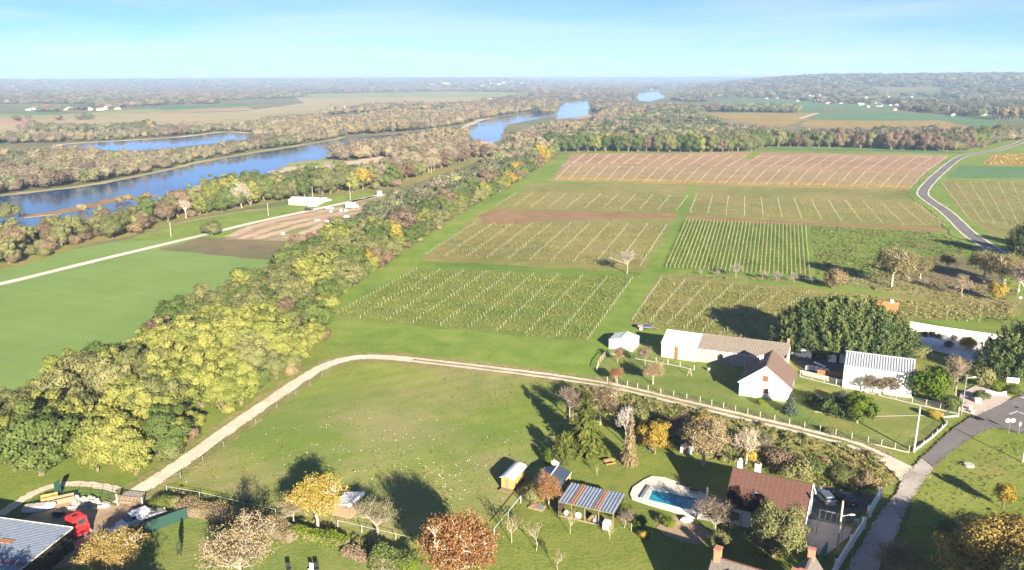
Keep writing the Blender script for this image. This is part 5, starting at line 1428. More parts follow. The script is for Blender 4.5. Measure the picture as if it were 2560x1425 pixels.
for px, py, yw, w_, lab in ((2395, 282, -10, 42, 'long low grey farm building right of the orange field'), (2330, 276, -12, 30, 'white roofed farm shed beside the long farm building'), (1050, 274, 4, 26, 'pale farm shed by the river poplars'), (1215, 252, 2, 40, 'long white greenhouse in the tan field')):
    p = G(px, py)
    t = thing('farm_building', lab, 'farm building', tuple(p), R(yw))
    gable(t, w_, 14, 4, 6, M_white, M_slate if 'grey' in lab else RM[3], 'x', kind='flat', oh=.3)
# kart club
b = at(722, 512, -14, 'club_building', 'long pale clubhouse with a low roof beside the kart track', 'building')
gable(b, 14.5, 7.5, 2.4, 3.4, M_cream, plain('pale_roof', (.62, .58, .52), .8), 'x', kind='corr', n=20, oh=.2)
# ================================================================ vehicles
def loft(m, st):
    """st = [(x, halfwidth, z_bottom, z_top, top_halfwidth)]"""
    V, F = [], []
    for x, hw, zb, zt, tw in st:
        q = zt - zb
        for y, z in ((-hw * .9, zb), (-hw, zb + q * .3), (-hw * .99, zb + q * .7), (-tw, zt), (tw, zt), (hw * .99, zb + q * .7), (hw, zb + q * .3), (hw * .9, zb)): V.append((x, y, z))
    for i in range(len(st) - 1):
        for k in range(8): F.append((i * 8 + k, i * 8 + (k + 1) % 8, (i + 1) * 8 + (k + 1) % 8, (i + 1) * 8 + k))
    F += [tuple(range(8)), tuple((len(st) - 1) * 8 + k for k in reversed(range(8)))]
    return m.add(V, F)
CARK = {
 'wagon': dict(body=[(-2.25, .78, .35, .78, .7), (-2.1, .86, .25, .95, .78), (-1.0, .9, .22, .98, .8), (.7, .9, .22, .95, .8), (1.6, .88, .24, .85, .74), (2.1, .8, .3, .72, .62), (2.28, .68, .4, .6, .5)],
               cab=[(-2.05, .72, .95), (-1.75, .66, 1.42), (-.6, .66, 1.48), (.2, .65, 1.42), (.95, .74, .93)], wb=1.35, wr=.32),
 'hatch': dict(body=[(-2.0, .78, .35, .85, .7), (-1.85, .85, .25, .95, .78), (-.8, .88, .22, .97, .8), (.7, .88, .22, .95, .8), (1.45, .86, .24, .87, .72), (1.95, .78, .3, .72, .6), (2.08, .66, .4, .6, .5)],
               cab=[(-1.9, .72, .95), (-1.55, .66, 1.45), (-.4, .66, 1.52), (.2, .65, 1.46), (1.0, .74, .93)], wb=1.25, wr=.31),
 'van': dict(body=[(-2.15, .82, .35, 1.1, .8), (-2.1, .88, .28, 1.15, .86), (.6, .88, .28, 1.12, .85), (1.35, .88, .28, 1.08, .8), (1.95, .85, .3, .98, .76), (2.12, .8, .36, .85, .72), (2.18, .76, .4, .7, .68)],
             cab=[(-2.12, .84, 1.1), (-2.08, .78, 1.82), (-.5, .78, 1.88), (.35, .74, 1.8), (1.3, .78, 1.06)], wb=1.3, wr=.32)}
def car(label, paint, loc, rz, kind='wagon', name='parked_car', group=None, blind=False, s=1.0):
    K = CARK[kind]
    t = thing(name, label, 'van' if kind == 'van' else 'car', loc, rz, group, s)
    m = loft(MB(), K['body']); m.build('body', paint, t, smooth=False)
    c = K['cab']; m = MB(); V, F = [], []
    zb = .8
    for x, hw, zt in c:
        V += [(x, -.78 if zt < 1.2 else -.76, zb), (x, -hw, zt - .06), (x, -hw * .86, zt), (x, hw * .86, zt), (x, hw, zt - .06), (x, .78 if zt < 1.2 else .76, zb)]
    n = len(c)
    for i in range(n - 1):
        for k in range(5): F.append((i * 6 + k, i * 6 + k + 1, i * 6 + 7 + k, i * 6 + 6 + k))
    F += [tuple(range(6)), tuple((n - 1) * 6 + k for k in reversed(range(6)))]
    m.add(V, F).build('cabin', paint, t)
    # glass set just proud of the cabin
    def pane(nm, p, off):
        o = Vector(off) * .012
        m = MB(); a = [Vector(q) + o for q in p]; b_ = [q - o * 1.6 for q in a]
        m.add(a + b_, [(0, 1, 2, 3), (7, 6, 5, 4)] + [(i, (i + 1) % 4, 4 + (i + 1) % 4, 4 + i) for i in range(4)])
        m.build(nm, M_glass, t)
    r0, r1, f1, f0 = c[0], c[1], c[-2], c[-1]
    def L(a, b_, u): return tuple(a[i] + (b_[i] - a[i]) * u for i in range(3))
    lo = lambda q, s_: (q[0], s_ * (q[1] - .04), q[2]); 
    pane('windscreen', [L(lo(f0, -1), lo(f1, -1), .12), L(lo(f0, 1), lo(f1, 1), .12), L(lo(f0, 1), lo(f1, 1), .9), L(lo(f0, -1), lo(f1, -1), .9)], (1, 0, 1.2))
    pane('rear_window', [L(lo(r0, 1), lo(r1, 1), .2), L(lo(r0, -1), lo(r1, -1), .2), L(lo(r0, -1), lo(r1, -1), .88), L(lo(r0, 1), lo(r1, 1), .88)], (-1.6, 0, .6))
    for s_ in (-1, 1):
        zt = f1[2] - .14; x0 = (-.1 if kind == 'van' else r1[0] + .12)
        hb, hw = .775, f1[1] + .012
        pane('side_window', [(x0 - (.0 if kind == 'van' else .22), s_ * hb, 1.02 if kind != 'van' else 1.15), (f0[0] - .22, s_ * hb, 1.02 if kind != 'van' else 1.15), (f1[0] + .05, s_ * hw, zt), (x0, s_ * hw, zt)], (0, s_, .3))
        for nm, x, col in (('headlight', K['body'][-2][0] + .06, M_clear), ('tail_light', K['body'][0][0] + .02, M_redlamp)):
            MB().box((x, s_ * .58, .66 if nm == 'headlight' else .82), (.14, .3, .14 if nm == 'headlight' else .22)).build(nm, col, t)
        MB().box((f0[0] - .25, s_ * .92, 1.0), (.12, .18, .12)).build('mirror', paint, t)
        for x in (-K['wb'], K['wb']):
            m = MB(); m.tube([(x, s_ * .70, K['wr']), (x, s_ * .905, K['wr'])], K['wr'], 14); w = m.build('wheel', M_rubber, t)
            m = MB(); m.tube([(x, s_ * .89, K['wr']), (x, s_ * .915, K['wr'])], K['wr'] * .62, 10); m.build('rim', M_grey, w)
    MB().box((K['body'][0][0] - .01, 0, .42), (.08, 1.4, .16)).build('bumper', M_black if kind == 'van' else paint, t)
    MB().box((K['body'][0][0] - .03, 0, .62), (.03, .5, .11)).build('number_plate', M_pvc, t)
    return t
def heading(a, b): A, B = G(*a), G(*b); return math.atan2(B.y - A.y, B.x - A.x)
car('silver estate car parked beside the white gable wall', M_silver, tuple(G(2060, 1250)), heading((2074, 1262), (2040, 1228)), 'wagon')
car('black hatchback with red tail lights parked beside the silver car', M_blackpaint, tuple(G(2112, 1254)), heading((2126, 1264), (2092, 1234)), 'hatch')
car('white panel van under the dark cypresses', M_whitepaint, tuple(G(2004, 893)), heading((2022, 897), (1985, 891)), 'van', 'parked_van')
car('white van in the truck yard beside the green screen', M_whitepaint, tuple(G(335, 1312)), heading((365, 1298), (300, 1325)), 'van', 'parked_van')
car('silver car behind the white van in the truck yard', M_silver, tuple(G(377, 1296)), heading((350, 1305), (400, 1290)), 'hatch')
car('white car half hidden by the yellow tree in the yard', M_whitepaint, tuple(G(280, 1352)), heading((310, 1335), (250, 1362)), 'hatch')
vans = [(782, 517, M_whitepaint, 'van', 'white van at the end of the clubhouse'), (798, 508, M_whitepaint, 'van', 'white van behind the clubhouse end'), (815, 504, M_whitepaint, 'van', 'white van nearest the trees at the clubhouse'), (772, 527, M_blackpaint, 'hatch', 'dark car on the pale path at the kart track'), (824, 523, M_silver, 'hatch', 'grey car on the grass right of the pale path')]
for px, py, mt, kd, lab in vans: car(lab, mt, tuple(G(px, py)), R(random.uniform(10, 40)), kd, 'parked_van' if kd == 'van' else 'parked_car', s=1.15 if kd == 'van' else 1)
# camper at the kart track
t = thing('camper_van', 'white camper standing on the grass beside the kart track', 'camper', tuple(G(880, 521)), R(-8))
MB().box((-.6, 0, 1.7), (4.6, 2.1, 2.4), taper=.96).build('body', M_whitepaint, t); loft(MB(), [(1.6, 1.0, .5, 2.2, .9), (2.5, .98, .5, 1.9, .85), (3.1, .9, .5, 1.1, .7), (3.3, .8, .5, .9, .6)]).build('cab', M_whitepaint, t)
MB().box((-1.2, -1.03, 1.9), (1.0, .06, .6)).box((.4, -1.03, 1.9), (.7, .06, .6)).build('window', M_glass, t)
for x in (-1.8, 2.2):
    for s_ in (-1, 1): m = MB(); m.tube([(x, s_ * .8, .38), (x, s_ * 1.02, .38)], .38, 12); m.build('wheel', M_rubber, t)
for px, py, lab in ((707, 586, 'white marker block at the near end of the kart track'), (817, 555, 'white marker block at the kart hairpin'), (793, 552, 'low white barrier inside the kart track'), (866, 543, 'long white barrier before the wooded strip'), (852, 528, 'white block beside the kart start'), (865, 528, 'second white block beside the kart start'), (948, 488, 'small white cabin at the end of the kart track'), (827, 530, 'round white marker on the kart dirt')):
    s_ = (2.4, .5, .6) if 'barrier' in lab else (2.4, 2.2, 2.2) if 'cabin' in lab else (1.3, 1.0, .9)
    item('marker_block' if 'cabin' not in lab else 'cabin', lab, 'cabin' if 'cabin' in lab else 'barrier', tuple(G(px, py)), MB().box((0, 0, s_[2] / 2), s_, taper=.94), M_pvc, R(20))
# red truck cab
t = thing('truck', 'red lorry cab with its rear machinery in the yard', 'truck', tuple(G(196, 1340)), R(52))
MB().box((.1, 0, 1.35), (2.1, 2.3, 1.5)).box((.05, 0, 2.55), (2.0, 2.26, .95), taper=.93).build('cab', M_redpaint, t)
MB().box((.1, 0, 3.08), (1.5, 1.8, .12)).build('roof_deflector', M_redpaint, t)
MB().box((1.2, 0, .75), (.2, 2.34, .4)).build('bumper', M_grey, t); MB().box((1.17, 0, 1.35), (.06, 1.5, .6)).build('grille', M_black, t)
MB().box((.25, -1.12, 2.5), (1.0, .08, .66)).build('side_window', M_glass, t); MB().box((.25, 1.12, 2.5), (1.0, .08, .66)).build('side_window', M_glass, t)
MB().box((1.04, 0, 2.52), (.08, 1.95, .74)).build('windscreen', M_glass, t)
MB().box((-.1, 0, 3.17), (.55, .55, .06)).build('roof_hatch', M_black, t)
MB().box((-2.9, 0, .85), (4.4, .9, .28)).build('chassis', M_grey, t)
MB().cyl((-1.4, .3, 1.0), .3, 1.2, 10).box((-1.6, -.5, 1.3), (.7, .5, .7)).build('engine', M_oldwood, t)
MB().blob((-2.6, .2, 1.35), (.7, .6, .45), 4, 9, 6, .3).box((-3.6, 0, 1.2), (.6, 1.4, .5)).build('machinery', M_grey, t)
for x in (.5, -2.3, -3.4):
    for s_ in (-1, 1):
        m = MB(); m.tube([(x, s_ * .8, .5), (x, s_ * 1.12, .5)], .5, 14); w = m.build('wheel', M_rubber, t)
        m = MB(); m.tube([(x, s_ * 1.1, .5), (x, s_ * 1.13, .5)], .28, 10); m.build('rim', M_grey, w)
for s_ in (-1, 1): MB().box((1.31, s_ * .85, .78), (.06, .3, .2)).build('headlight', M_clear, t); MB().box((1.0, s_ * 1.3, 2.3), (.1, .2, .5)).build('mirror', M_black, t)
# boat on the ground
t = thing('boat', 'small white boat with a brown cover lying in the yard', 'boat', tuple(G(100, 1276)), R(12))
loft(MB(), [(-2.1, .75, .25, .8, .72), (-.5, .85, .1, .85, .8), (1.0, .7, .15, .9, .66), (1.9, .3, .4, 1.0, .28), (2.15, .06, .7, 1.05, .05)]).build('hull', M_whitepaint, t)
MB().box((-.5, 0, .9), (2.6, 1.2, .06)).build('cover', M_paving, t); MB().box((-2.2, 0, .6), (.3, .3, .8)).build('outboard', M_black, t)
# trailer behind the barn
t = thing('farm_trailer', 'old flat farm trailer with white wheels behind the pale green shed', 'trailer', tuple(G(1613, 824)), R(-20))
MB().box((0, 0, .85), (3.6, 1.7, .18)).build('bed', M_oldwood, t); MB().box((-1.2, 0, 1.05), (1.0, 1.6, .3)).build('load', M_grey, t); MB().box((.7, 0, 1.05), (1.5, 1.6, .25)).build('blue_sheet', M_bluepaint, t)
MB().bar((1.8, 0, .75), (3.6, 0, .5), .12).build('drawbar', M_rustm, t)
for s_ in (-1, 1): m = MB(); m.tube([(-.9, s_ * .75, .38), (-.9, s_ * .95, .38)], .38, 12); m.build('wheel', M_pvc, t)

# ================================================================ swimming pool garden
DECK = [(1575, 1240), (1582, 1222), (1610, 1203), (1630, 1194), (1660, 1197), (1705, 1213), (1740, 1228), (1775, 1246), (1768, 1275), (1742, 1300), (1690, 1284), (1615, 1262), (1580, 1250)]
POOL = [(1629, 1227), (1748.7, 1251.5), (1729, 1283), (1617, 1255)]
dk = GP(DECK); pl = GP(POOL)
t = thing('swimming_pool', 'rectangular turquoise swimming pool set in a pale stone terrace', 'swimming pool', tuple(pl[0]))
def rel(P, o): return [Vector(p) - Vector(o) for p in P]
def frame_between(outer, inner, z):
    m = MB(); import bmesh
    bm = bmesh.new(); a = [bm.verts.new((p[0], p[1], z)) for p in outer]; b_ = [bm.verts.new((p[0], p[1], z)) for p in inner]
    e = [bm.edges.new((a[i], a[(i + 1) % len(a)])) for i in range(len(a))] + [bm.edges.new((b_[i], b_[(i + 1) % len(b_)])) for i in range(len(b_))]
    bmesh.ops.triangle_fill(bm, edges=e, use_beauty=True)
    me = bpy.data.meshes.new('terrace'); bm.to_mesh(me); bm.free(); return me
oo = pl[0]
link('terrace', frame_between(rel(dk, oo), rel(pl, oo), .30), t, M_tile)
m = MB(); n = len(dk); D_ = rel(dk, oo)
m.add([(p.x, p.y, 0) for p in D_] + [(p.x, p.y, .30) for p in D_], [(i, (i + 1) % n, n + (i + 1) % n, n + i) for i in range(n)]); m.build('terrace_edge', M_tile, t)
m = MB(); P_ = rel(pl, oo); cen = sum(P_, Vector()) / 4
m.add([(p.x, p.y, .305) for p in P_] + [(p.x, p.y, .05) for p in P_], [(i, (i + 1) % 4, 4 + (i + 1) % 4, 4 + i) for i in range(4)] + [(4, 5, 6, 7)]); m.build('liner', plain('pool_liner', (.06, .42, .55), .5, .12, 1.2), t)
pw, nt_, bb_ = new_mat('pool_water')
co_ = objco(nt_); nt_.links.new(ramp(nt_, noise(nt_, co_, 1.1, 3, .6, .8), [(.35, (.01, .20, .32)), (.68, (.03, .38, .48))]), bb_.inputs['Base Color'])
bb_.inputs['Roughness'].default_value = .1; bumpn(nt_, bb_, noise(nt_, co_, 2.2, 3, .6, .5), .25, .08)
MB().add([(p.x, p.y, .2) for p in P_], [(0, 1, 2, 3)]).build('water', pw, t)
m = MB()
for i in range(4):
    a, b_ = P_[i], P_[(i + 1) % 4]; m.bar((a.x, a.y, .33), (b_.x, b_.y, .33), .34, .07)
m.build('coping', plain('coping', (.78, .76, .72), .8, .06), t)
item('cover_roller', 'long grey pool cover roller at the end of the pool', 'roller', (*(G(1613, 1236).xy), .3), MB().box((0, 0, .14), (.45, 4.0, .22)), M_grey, R(-26))
t = thing('parasol', 'closed white parasol beside the pool', 'parasol', (*(G(1766, 1262).xy), .3))
MB().cyl((0, 0, 0), .03, 2.6, 6).build('pole', M_grey, t); MB().tube([(0, 0, .9), (0, 0, 1.3), (0, 0, 2.3), (0, 0, 2.65)], [.1, .19, .15, .02], 8).build('canopy', M_pvc, t); MB().cyl((0, 0, 0), .3, .1, 10).build('base', M_conc, t)
def lounger(label, px, py, rz):
    t = thing('sun_lounger', label, 'lounger', (*(G(px, py).xy), .3), R(rz))
    MB().box((.2, 0, .3), (1.3, .6, .06)).build('seat', M_black, t); MB().box((-.7, 0, .5), (.7, .6, .06), M=Matrix.Rotation(R(35), 3, 'Y')).build('backrest', M_black, t)
    for x in (-.4, .8):
        for y in (-.25, .25): MB().box((x, y, .14), (.05, .05, .28)).build('leg', M_grey, t)
lounger('dark sun lounger at the shaded corner of the pool terrace', 1712, 1222, 150); lounger('dark sun lounger behind the parasol', 1738, 1234, 150)
t = thing('garden_table', 'grey garden table beside the parasol', 'table', (*(G(1790, 1262).xy), .02), R(-20))
MB().box((0, 0, .74), (1.4, .9, .05)).build('table_top', M_grey, t)
for x in (-.6, .6):
    for y in (-.38, .38): MB().box((x, y, .36), (.05, .05, .72)).build('leg', M_grey, t)
tag(flat('terrace', GP([(1748, 1250), (1800, 1258), (1815, 1275), (1800, 1310), (1745, 1300)]), .14, M_paving), kind='structure')
# other garden things
item('boulder', 'pale boulder between pool and vegetable bed', 'boulder', tuple(G(1717, 1305)), MB().blob((0, 0, .3), (.85, .5, .45), 3, 9, 6, .15), M_tile)
t = thing('picnic_table', 'wooden picnic table on the lawn below the fir', 'table', tuple(G(1522, 1160)), R(20))
MB().box((0, 0, .74), (1.7, .75, .06)).build('table_top', M_wood, t)
for s_ in (-1, 1): MB().box((0, s_ * .75, .44), (1.7, .28, .05)).build('bench', M_wood, t)
for x in (-.6, .6): MB().bar((x, -.75, 0), (x, .2, .72), .07).bar((x, .75, 0), (x, -.2, .72), .07).build('leg_frame', M_oldwood, t)
t = thing('sandbox', 'low wooden box with red tiles and grey lid on the lawn by the open shed', 'box', tuple(G(1343, 1270)), R(-28))
MB().box((0, 0, .15), (2.2, 1.5, .3)).build('box', M_oldwood, t); MB().box((.55, 0, .33), (1.0, 1.4, .06)).build('lid', M_grey, t); MB().box((-.5, .1, .33), (.9, 1.1, .06)).build('red_tiles', M_brick, t); MB().box((-.9, .5, .5), (.4, .4, .4)).build('black_pot', M_black, t)
item('stone_heap', 'rounded heap of pale stones beside the bright green bush', 'heap', tuple(G(1389, 1160)), MB().blob((0, 0, .4), (.8, .7, .55), 8, 9, 6, .3), plain('pinkish_stone', (.6, .5, .45), .9, .25, 6))
t = thing('garden_cabin', 'small white garden cabin under the bare walnut tree', 'cabin', tuple(G(1700, 1132)), R(-25))
gable(t, 1.8, 1.6, 1.5, 2.0, M_white, M_darkwood, 'y', kind='flat', oh=.1); MB().box((.9, -.03, .7), (.6, .06, 1.3)).build('door', M_brick, t)
item('barrel', 'blue barrel under the yellow tree', 'barrel', tuple(G(1626, 1126)), MB().cyl((0, 0, 0), .3, .9, 12), M_bluepaint)
t = thing('trestle', 'small wooden trestle standing on the lawn of the white house', 'trestle', tuple(G(1724, 940)), R(-20))
for a_, b_ in (((-.5, -.3), (0, 0)), ((.5, -.3), (.05, 0)), ((0, .5), (0, 0))): MB().bar((*a_, 0), (b_[0], b_[1], 1.7), .09).build('leg', B_pale, t)
item('flower_tub', 'grey round flower tub on the shaded lawn behind the white house', 'tub', tuple(G(1771, 927)), MB().tube([(0, 0, 0), (0, 0, .5), (0, 0, .7)], [.3, .42, .38], 12), M_grey)
def chair(label, px, py, rz, mt):
    t = thing('garden_chair', label, 'chair', tuple(G(px, py)), R(rz))
    MB().box((0, 0, .42), (.55, .55, .06)).build('seat', mt, t); MB().box((0, .27, .75), (.55, .06, .7)).build('backrest', mt, t)
    for x in (-.24, .24):
        for y in (-.24, .24): MB().box((x, y, .2), (.05, .05, .4)).build('leg', mt, t)
chair('dark garden chair at the lower edge left of the white chair', 722, 1428, 20, M_black); chair('white garden chair at the lower edge', 777, 1430, -15, M_pvc); chair('dark garden chair right of the white chair at the lower edge', 792, 1428, 10, M_black)
# pergola and yard of the lower house
t = thing('pergola', 'bare grey pergola frame beside the parked cars', 'pergola', tuple(G(2040, 1335)), R(-28))
for x in (0, 3.2):
    for y in (0, 2.6): MB().box((x, y, 1.15), (.1, .1, 2.3)).build('post', M_grey, t)
for y in (0, 2.6): MB().bar((-.2, y, 2.32), (3.4, y, 2.32), .07, .12).build('beam', M_grey, t)
for k in range(5): MB().bar((.1 + k * .75, -.25, 2.41), (.1 + k * .75, 2.85, 2.41), .05, .07).build('rafter', M_grey, t)
tag(flat('yard', GP([(2022, 1222), (2070, 1215), (2150, 1235), (2190, 1240), (2150, 1290), (2130, 1310), (2020, 1300)]), .16, M_drive), kind='structure')
tag(flat('yard_paving', GP([(2005, 1310), (2025, 1300), (2130, 1322), (2120, 1345), (2060, 1395), (2020, 1380)]), .165, M_paving), kind='structure')
tag(flat('bed', GP([(1640, 1320), (1680, 1290), (1760, 1320), (1790, 1350), (1740, 1365), (1660, 1340)]), .14, M_yard), kind='structure')
def wall_run(name, label, pts, h, th, mat, piers=0, pier_mat=None, cat='wall'):
    P = GP(pts); t = thing(name, label, cat, tuple(P[0])); o = P[0]
    for i in range(len(P) - 1):
        a, b_ = P[i] - o, P[i + 1] - o
        MB().bar((a.x, a.y, h / 2), (b_.x, b_.y, h / 2), th, h).build('wall', mat, t)
    if piers:
        for p in P: q = p - o; MB().box((q.x, q.y, h * .55), (th * 1.9, th * 1.9, h * 1.1)).box((q.x, q.y, h * 1.12), (th * 2.3, th * 2.3, .08)).build('pier', pier_mat or mat, t)
    return t
wall_run('lane_wall', 'white rendered wall stretch at the upper end of the gravel lane', [(2198, 1247), (2172, 1293)], 1.5, .22, M_white, 1)
wall_run('lane_wall', 'long white rendered wall along the gravel lane below the gate', [(2158, 1322), (2128, 1368), (2090, 1430), (2075, 1460)], 1.5, .22, M_white, 1)
t = thing('gate', 'dark metal gate between the two white lane walls', 'gate', tuple(G(2170, 1298)))
a, b_ = Vector(), G(2160, 1318) - G(2170, 1298)
for k in range(8): p = a.lerp(b_, (k + .5) / 8); MB().box((p.x, p.y, .65), (.04, .04, 1.3)).build('bar', M_grey, t)
for z_ in (.12, 1.3): MB().bar((a.x, a.y, z_), (b_.x, b_.y, z_), .05, .06).build('rail', M_grey, t)
item('wheelie_bin', 'dark wheelie bin inside the white lane wall', 'bin', tuple(G(2140, 1318)), MB().box((0, 0, .5), (.55, .6, 1.0), taper=1.1).box((0, .02, 1.1), (.62, .7, .08)), M_grey, R(-30))
item('green_gate', 'tall green panel gate behind the bottom chimney', 'gate', tuple(G(2058, 1395)), MB().box((0, 0, .9), (.08, 3.0, 1.8)), plain('green_panel', (.10, .28, .22), .6), R(-38))
# ================================================================ fences
def fence(name, label, pts, gap, h, pm, pw=.12, base=None, wires=0, wm=None, rail=None, hs=None, mesh=False, cat='fence'):
    P = GP(pts); t = thing(name, label, cat, tuple(P[0])); o = P[0].copy()
    for i in range(len(P) - 1):
        a, b_ = P[i] - o, P[i + 1] - o
        n = max(1, round((b_ - a).length / gap))
        for k in range(n + (1 if i == len(P) - 2 else 0)):
            p = a.lerp(b_, k / n)
            MB().box((p.x, p.y, h / 2), (pw, pw, h), rz=math.atan2((b_ - a).y, (b_ - a).x)).build('post', pm, t)
        if base: MB().bar((a.x, a.y, base / 2), (b_.x, b_.y, base / 2), .16, base).build('base_wall', M_conc, t)
        if wires:
            m = MB()
            for k in range(wires): z_ = (base or 0) + (h - (base or 0)) * (k + 1) / (wires + .3); m.bar((a.x, a.y, z_), (b_.x, b_.y, z_), .018)
            if mesh:
                L = (b_ - a).length; nn = int(L / .35)
                for k in range(nn): p = a.lerp(b_, k / nn); m.bar((p.x, p.y, base or .05), (p.x, p.y, h * .95), .012)
            tag(m.build('wire_mesh', wm or M_wire, t), kind='stuff')
        if rail: MB().bar((a.x, a.y, h - .05), (b_.x, b_.y, h - .05), rail[0], rail[1]).build('rail', wm or M_tape, t)
    return t
fence('garden_fence', 'concrete post and wire fence on a low wall along the two wheel tracks', [(1518, 956), (1620, 978), (1750, 1007), (1900, 1045), (2050, 1080), (2170, 1108), (2272, 1132)], 2.45, 1.25, M_conc, .10, .16, 4, M_greenmesh, mesh=True)
fence('garden_fence', 'low wall and green mesh fence along the asphalt bend', [(2286, 1128), (2330, 1095), (2366, 1062), (2356, 1045), (2396, 1042)], 3.0, .9, M_conc, .1, .35, 4, M_greenmesh, mesh=True)
fence('garden_fence', 'post and panel fence along the foot of the white hangar', [(2000, 942), (2060, 958), (2120, 972), (2200, 990), (2280, 1010), (2350, 1025), (2396, 1036)], 2.45, 1.5, M_conc, .12, .2, 4, M_wire, mesh=True)
wall_run('panel_wall', 'low concrete panel wall behind the lawn with a brown screen on top', [(2003, 936), (2055, 949), (2110, 962), (2150, 971)], 1.0, .12, M_conc)
item('screen', 'brown brushwood screen above the panel wall', 'screen', (*(G(2078, 951).xy), .9), MB().box((0, .15, .5), (5.6, .06, 1.0)), M_shutter, R(-25))
fence('garden_fence', 'wire fence with concrete posts below the pale green shed', [(1518, 885), (1550, 888), (1585, 897), (1640, 906), (1700, 917), (1735, 926)], 2.6, 1.2, M_conc, .12, .15, 3, M_wire)
fence('garden_gate', 'weathered white timber gate fence at the lane corner of the lawn', [(1492, 930), (1497, 912), (1512, 893)], 1.6, 1.3, B_pale, .12, None, 0, B_pale, rail=(.05, .12))
wall_run('garden_edging', 'row of pale edging stones across the sunny lawn', [(2180, 1042), (2260, 1040), (2345, 1040)], .1, .22, M_conc)
wall_run('garden_edging', 'curved stone steps and kerb beside the round lawn bush', [(2040, 985), (2058, 1000), (2066, 1020), (2060, 1032), (2035, 1030)], .12, .3, M_conc)
fence('track_fence', 'thin wire fence with grey posts along the dirt track', [(452, 1196), (560, 1118), (640, 1060), (740, 988), (805, 942)], 6.5, 1.1, M_grey, .09, None, 2, M_black)
fence('paddock_fence', 'white tape fence along the lower edge of the paddock', [(418, 1232), (500, 1246), (610, 1272), (690, 1290)], 8.0, 1.1, M_tape, .06, None, 0, rail=(.02, .035))
fence('paddock_fence', 'white tape fence right of the field shed', [(845, 1318), (905, 1332), (990, 1352), (1075, 1372)], 8.0, 1.1, M_tape, .06, None, 0, rail=(.02, .035))
fence('paddock_fence', 'white rail fence running down from the trailer hut', [(1302, 1258), (1271, 1297), (1236, 1340)], 6.0, 1.2, M_tape, .09, None, 0, rail=(.05, .08))
fence('field_fence', 'row of thin stakes below the vegetable bed', [(1578, 1330), (1630, 1350), (1700, 1368)], 4.5, 1.3, B_pale, .07, None, 0)
fence('yard_fence', 'green wire fence with thin posts round the truck yard', [(0, 1330), (40, 1305), (85, 1275), (130, 1255), (190, 1245), (250, 1248), (300, 1258)], 2.4, 1.7, M_greenmesh, .06, None, 5, M_greenmesh, mesh=True)
t = thing('yard_gate', 'brown double gate of the truck yard at the end of the track', 'gate', tuple(G(295, 1266)))
a, b_ = Vector(), G(358, 1274) - G(295, 1266)
for p in (a, b_): MB().box((p.x, p.y, 1.0), (.16, .16, 2.0)).build('gate_post', M_conc, t)
for z_ in (.15, 1.0, 1.9): MB().bar((a.x, a.y, z_), (b_.x, b_.y, z_), .06, .08).build('rail', M_darkwood, t)
for k in range(18): p = a.lerp(b_, (k + .5) / 18); MB().box((p.x, p.y, 1.0), (.1, .03, 1.7)).build('slat', M_oldwood, t)
item('screen_fence', 'dark green screen fence between yard and garden', 'fence', tuple(G(392, 1326)), MB().box((0, 0, .9), (.06, 8.5, 1.8)), M_greenmesh, R(-46))
wall_run('villa_wall', 'long white garden wall of the villa', [(2272, 826), (2340, 838), (2420, 850), (2505, 862)], 2.3, .25, M_white)
tag(flat('villa_terrace', GP([(2290, 845), (2350, 838), (2440, 858), (2505, 868), (2490, 905), (2440, 910), (2380, 890), (2300, 870)]), .2, plain('villa_paving', (.62, .6, .6), .8, .06)), kind='structure')
item('pool_cover', 'white covered round pool on the villa terrace', 'pool', (*(G(2326, 862).xy), .2), MB().tube([(0, 0, 0), (0, 0, .7), (0, 0, .95)], [2.6, 2.6, 1.4], 18), M_white)
item('retaining_wall', 'curved white retaining wall on the villa terrace', 'wall', (*(G(2440, 862).xy), .1), MB().bar((-2, .6, .35), (.4, .2, .35), .3, .7).bar((.4, .2, .35), (1.0, -1.3, .35), .3, .7), M_white)
# drive with tubs by the road
tag(flat('drive', GP([(2395, 1030), (2400, 985), (2440, 965), (2470, 975), (2530, 995), (2500, 1015), (2440, 1042)]), .225, M_paving), kind='structure')
wall_run('entrance_wall', 'low curved white wall at the entrance to the drive', [(2464, 983), (2485, 988), (2502, 990), (2514, 986)], .7, .3, M_white)
item('mailbox', 'pale stone letter box beside the tubs of the drive', 'letter box', tuple(G(2443, 1008)), MB().box((0, 0, .5), (1.1, .6, .9)).box((0, 0, 1.0), (1.2, .7, .1)), M_tile)
item('tub', 'white tub on a terracotta pot by the drive', 'tub', tuple(G(2424, 1026)), MB().tube([(0, 0, 0), (0, 0, .5), (0, 0, .95)], [.25, .36, .45], 12), M_tile)
item('tub', 'cream stone tub at the lowest corner of the drive', 'tub', tuple(G(2430, 1034)), MB().tube([(0, 0, 0), (0, 0, .6)], [.3, .4], 12), M_cream)
# poles, lamps, signs
def pole(name, label, px, py, h, mat, r=(.16, .1), lean=(0, 0), lamp=None, cat='pole'):
    t = thing(name, label, cat, tuple(G(px, py)))
    MB().tube([(0, 0, 0), (lean[0] * h, lean[1] * h, h)], r, 8).build('pole', mat, t)
    if lamp:
        z_, dx, dy = lamp; MB().tube([(lean[0] * z_, 0, z_), (dx * .6, dy * .6, z_ + .15), (dx, dy, z_ + .25)], .05, 6).build('lamp_arm', M_grey, t)
        MB().blob((dx * 1.25, dy * 1.25, z_ + .25), (.42, .2, .12), 1, 10, 6, 0).build('lamp_head', M_tile, t)
    return t
pole('utility_pole', 'tall grey concrete pole at the corner of the track', 2284, 1130, 8.0, M_conc, (.2, .13), (.012, 0))
pole('street_lamp', 'street lamp on a pole beside the entrance drive', 2403, 1036, 7.7, M_grey, (.12, .08), (.0, 0), (7.0, 1.1, 0), 'street lamp')
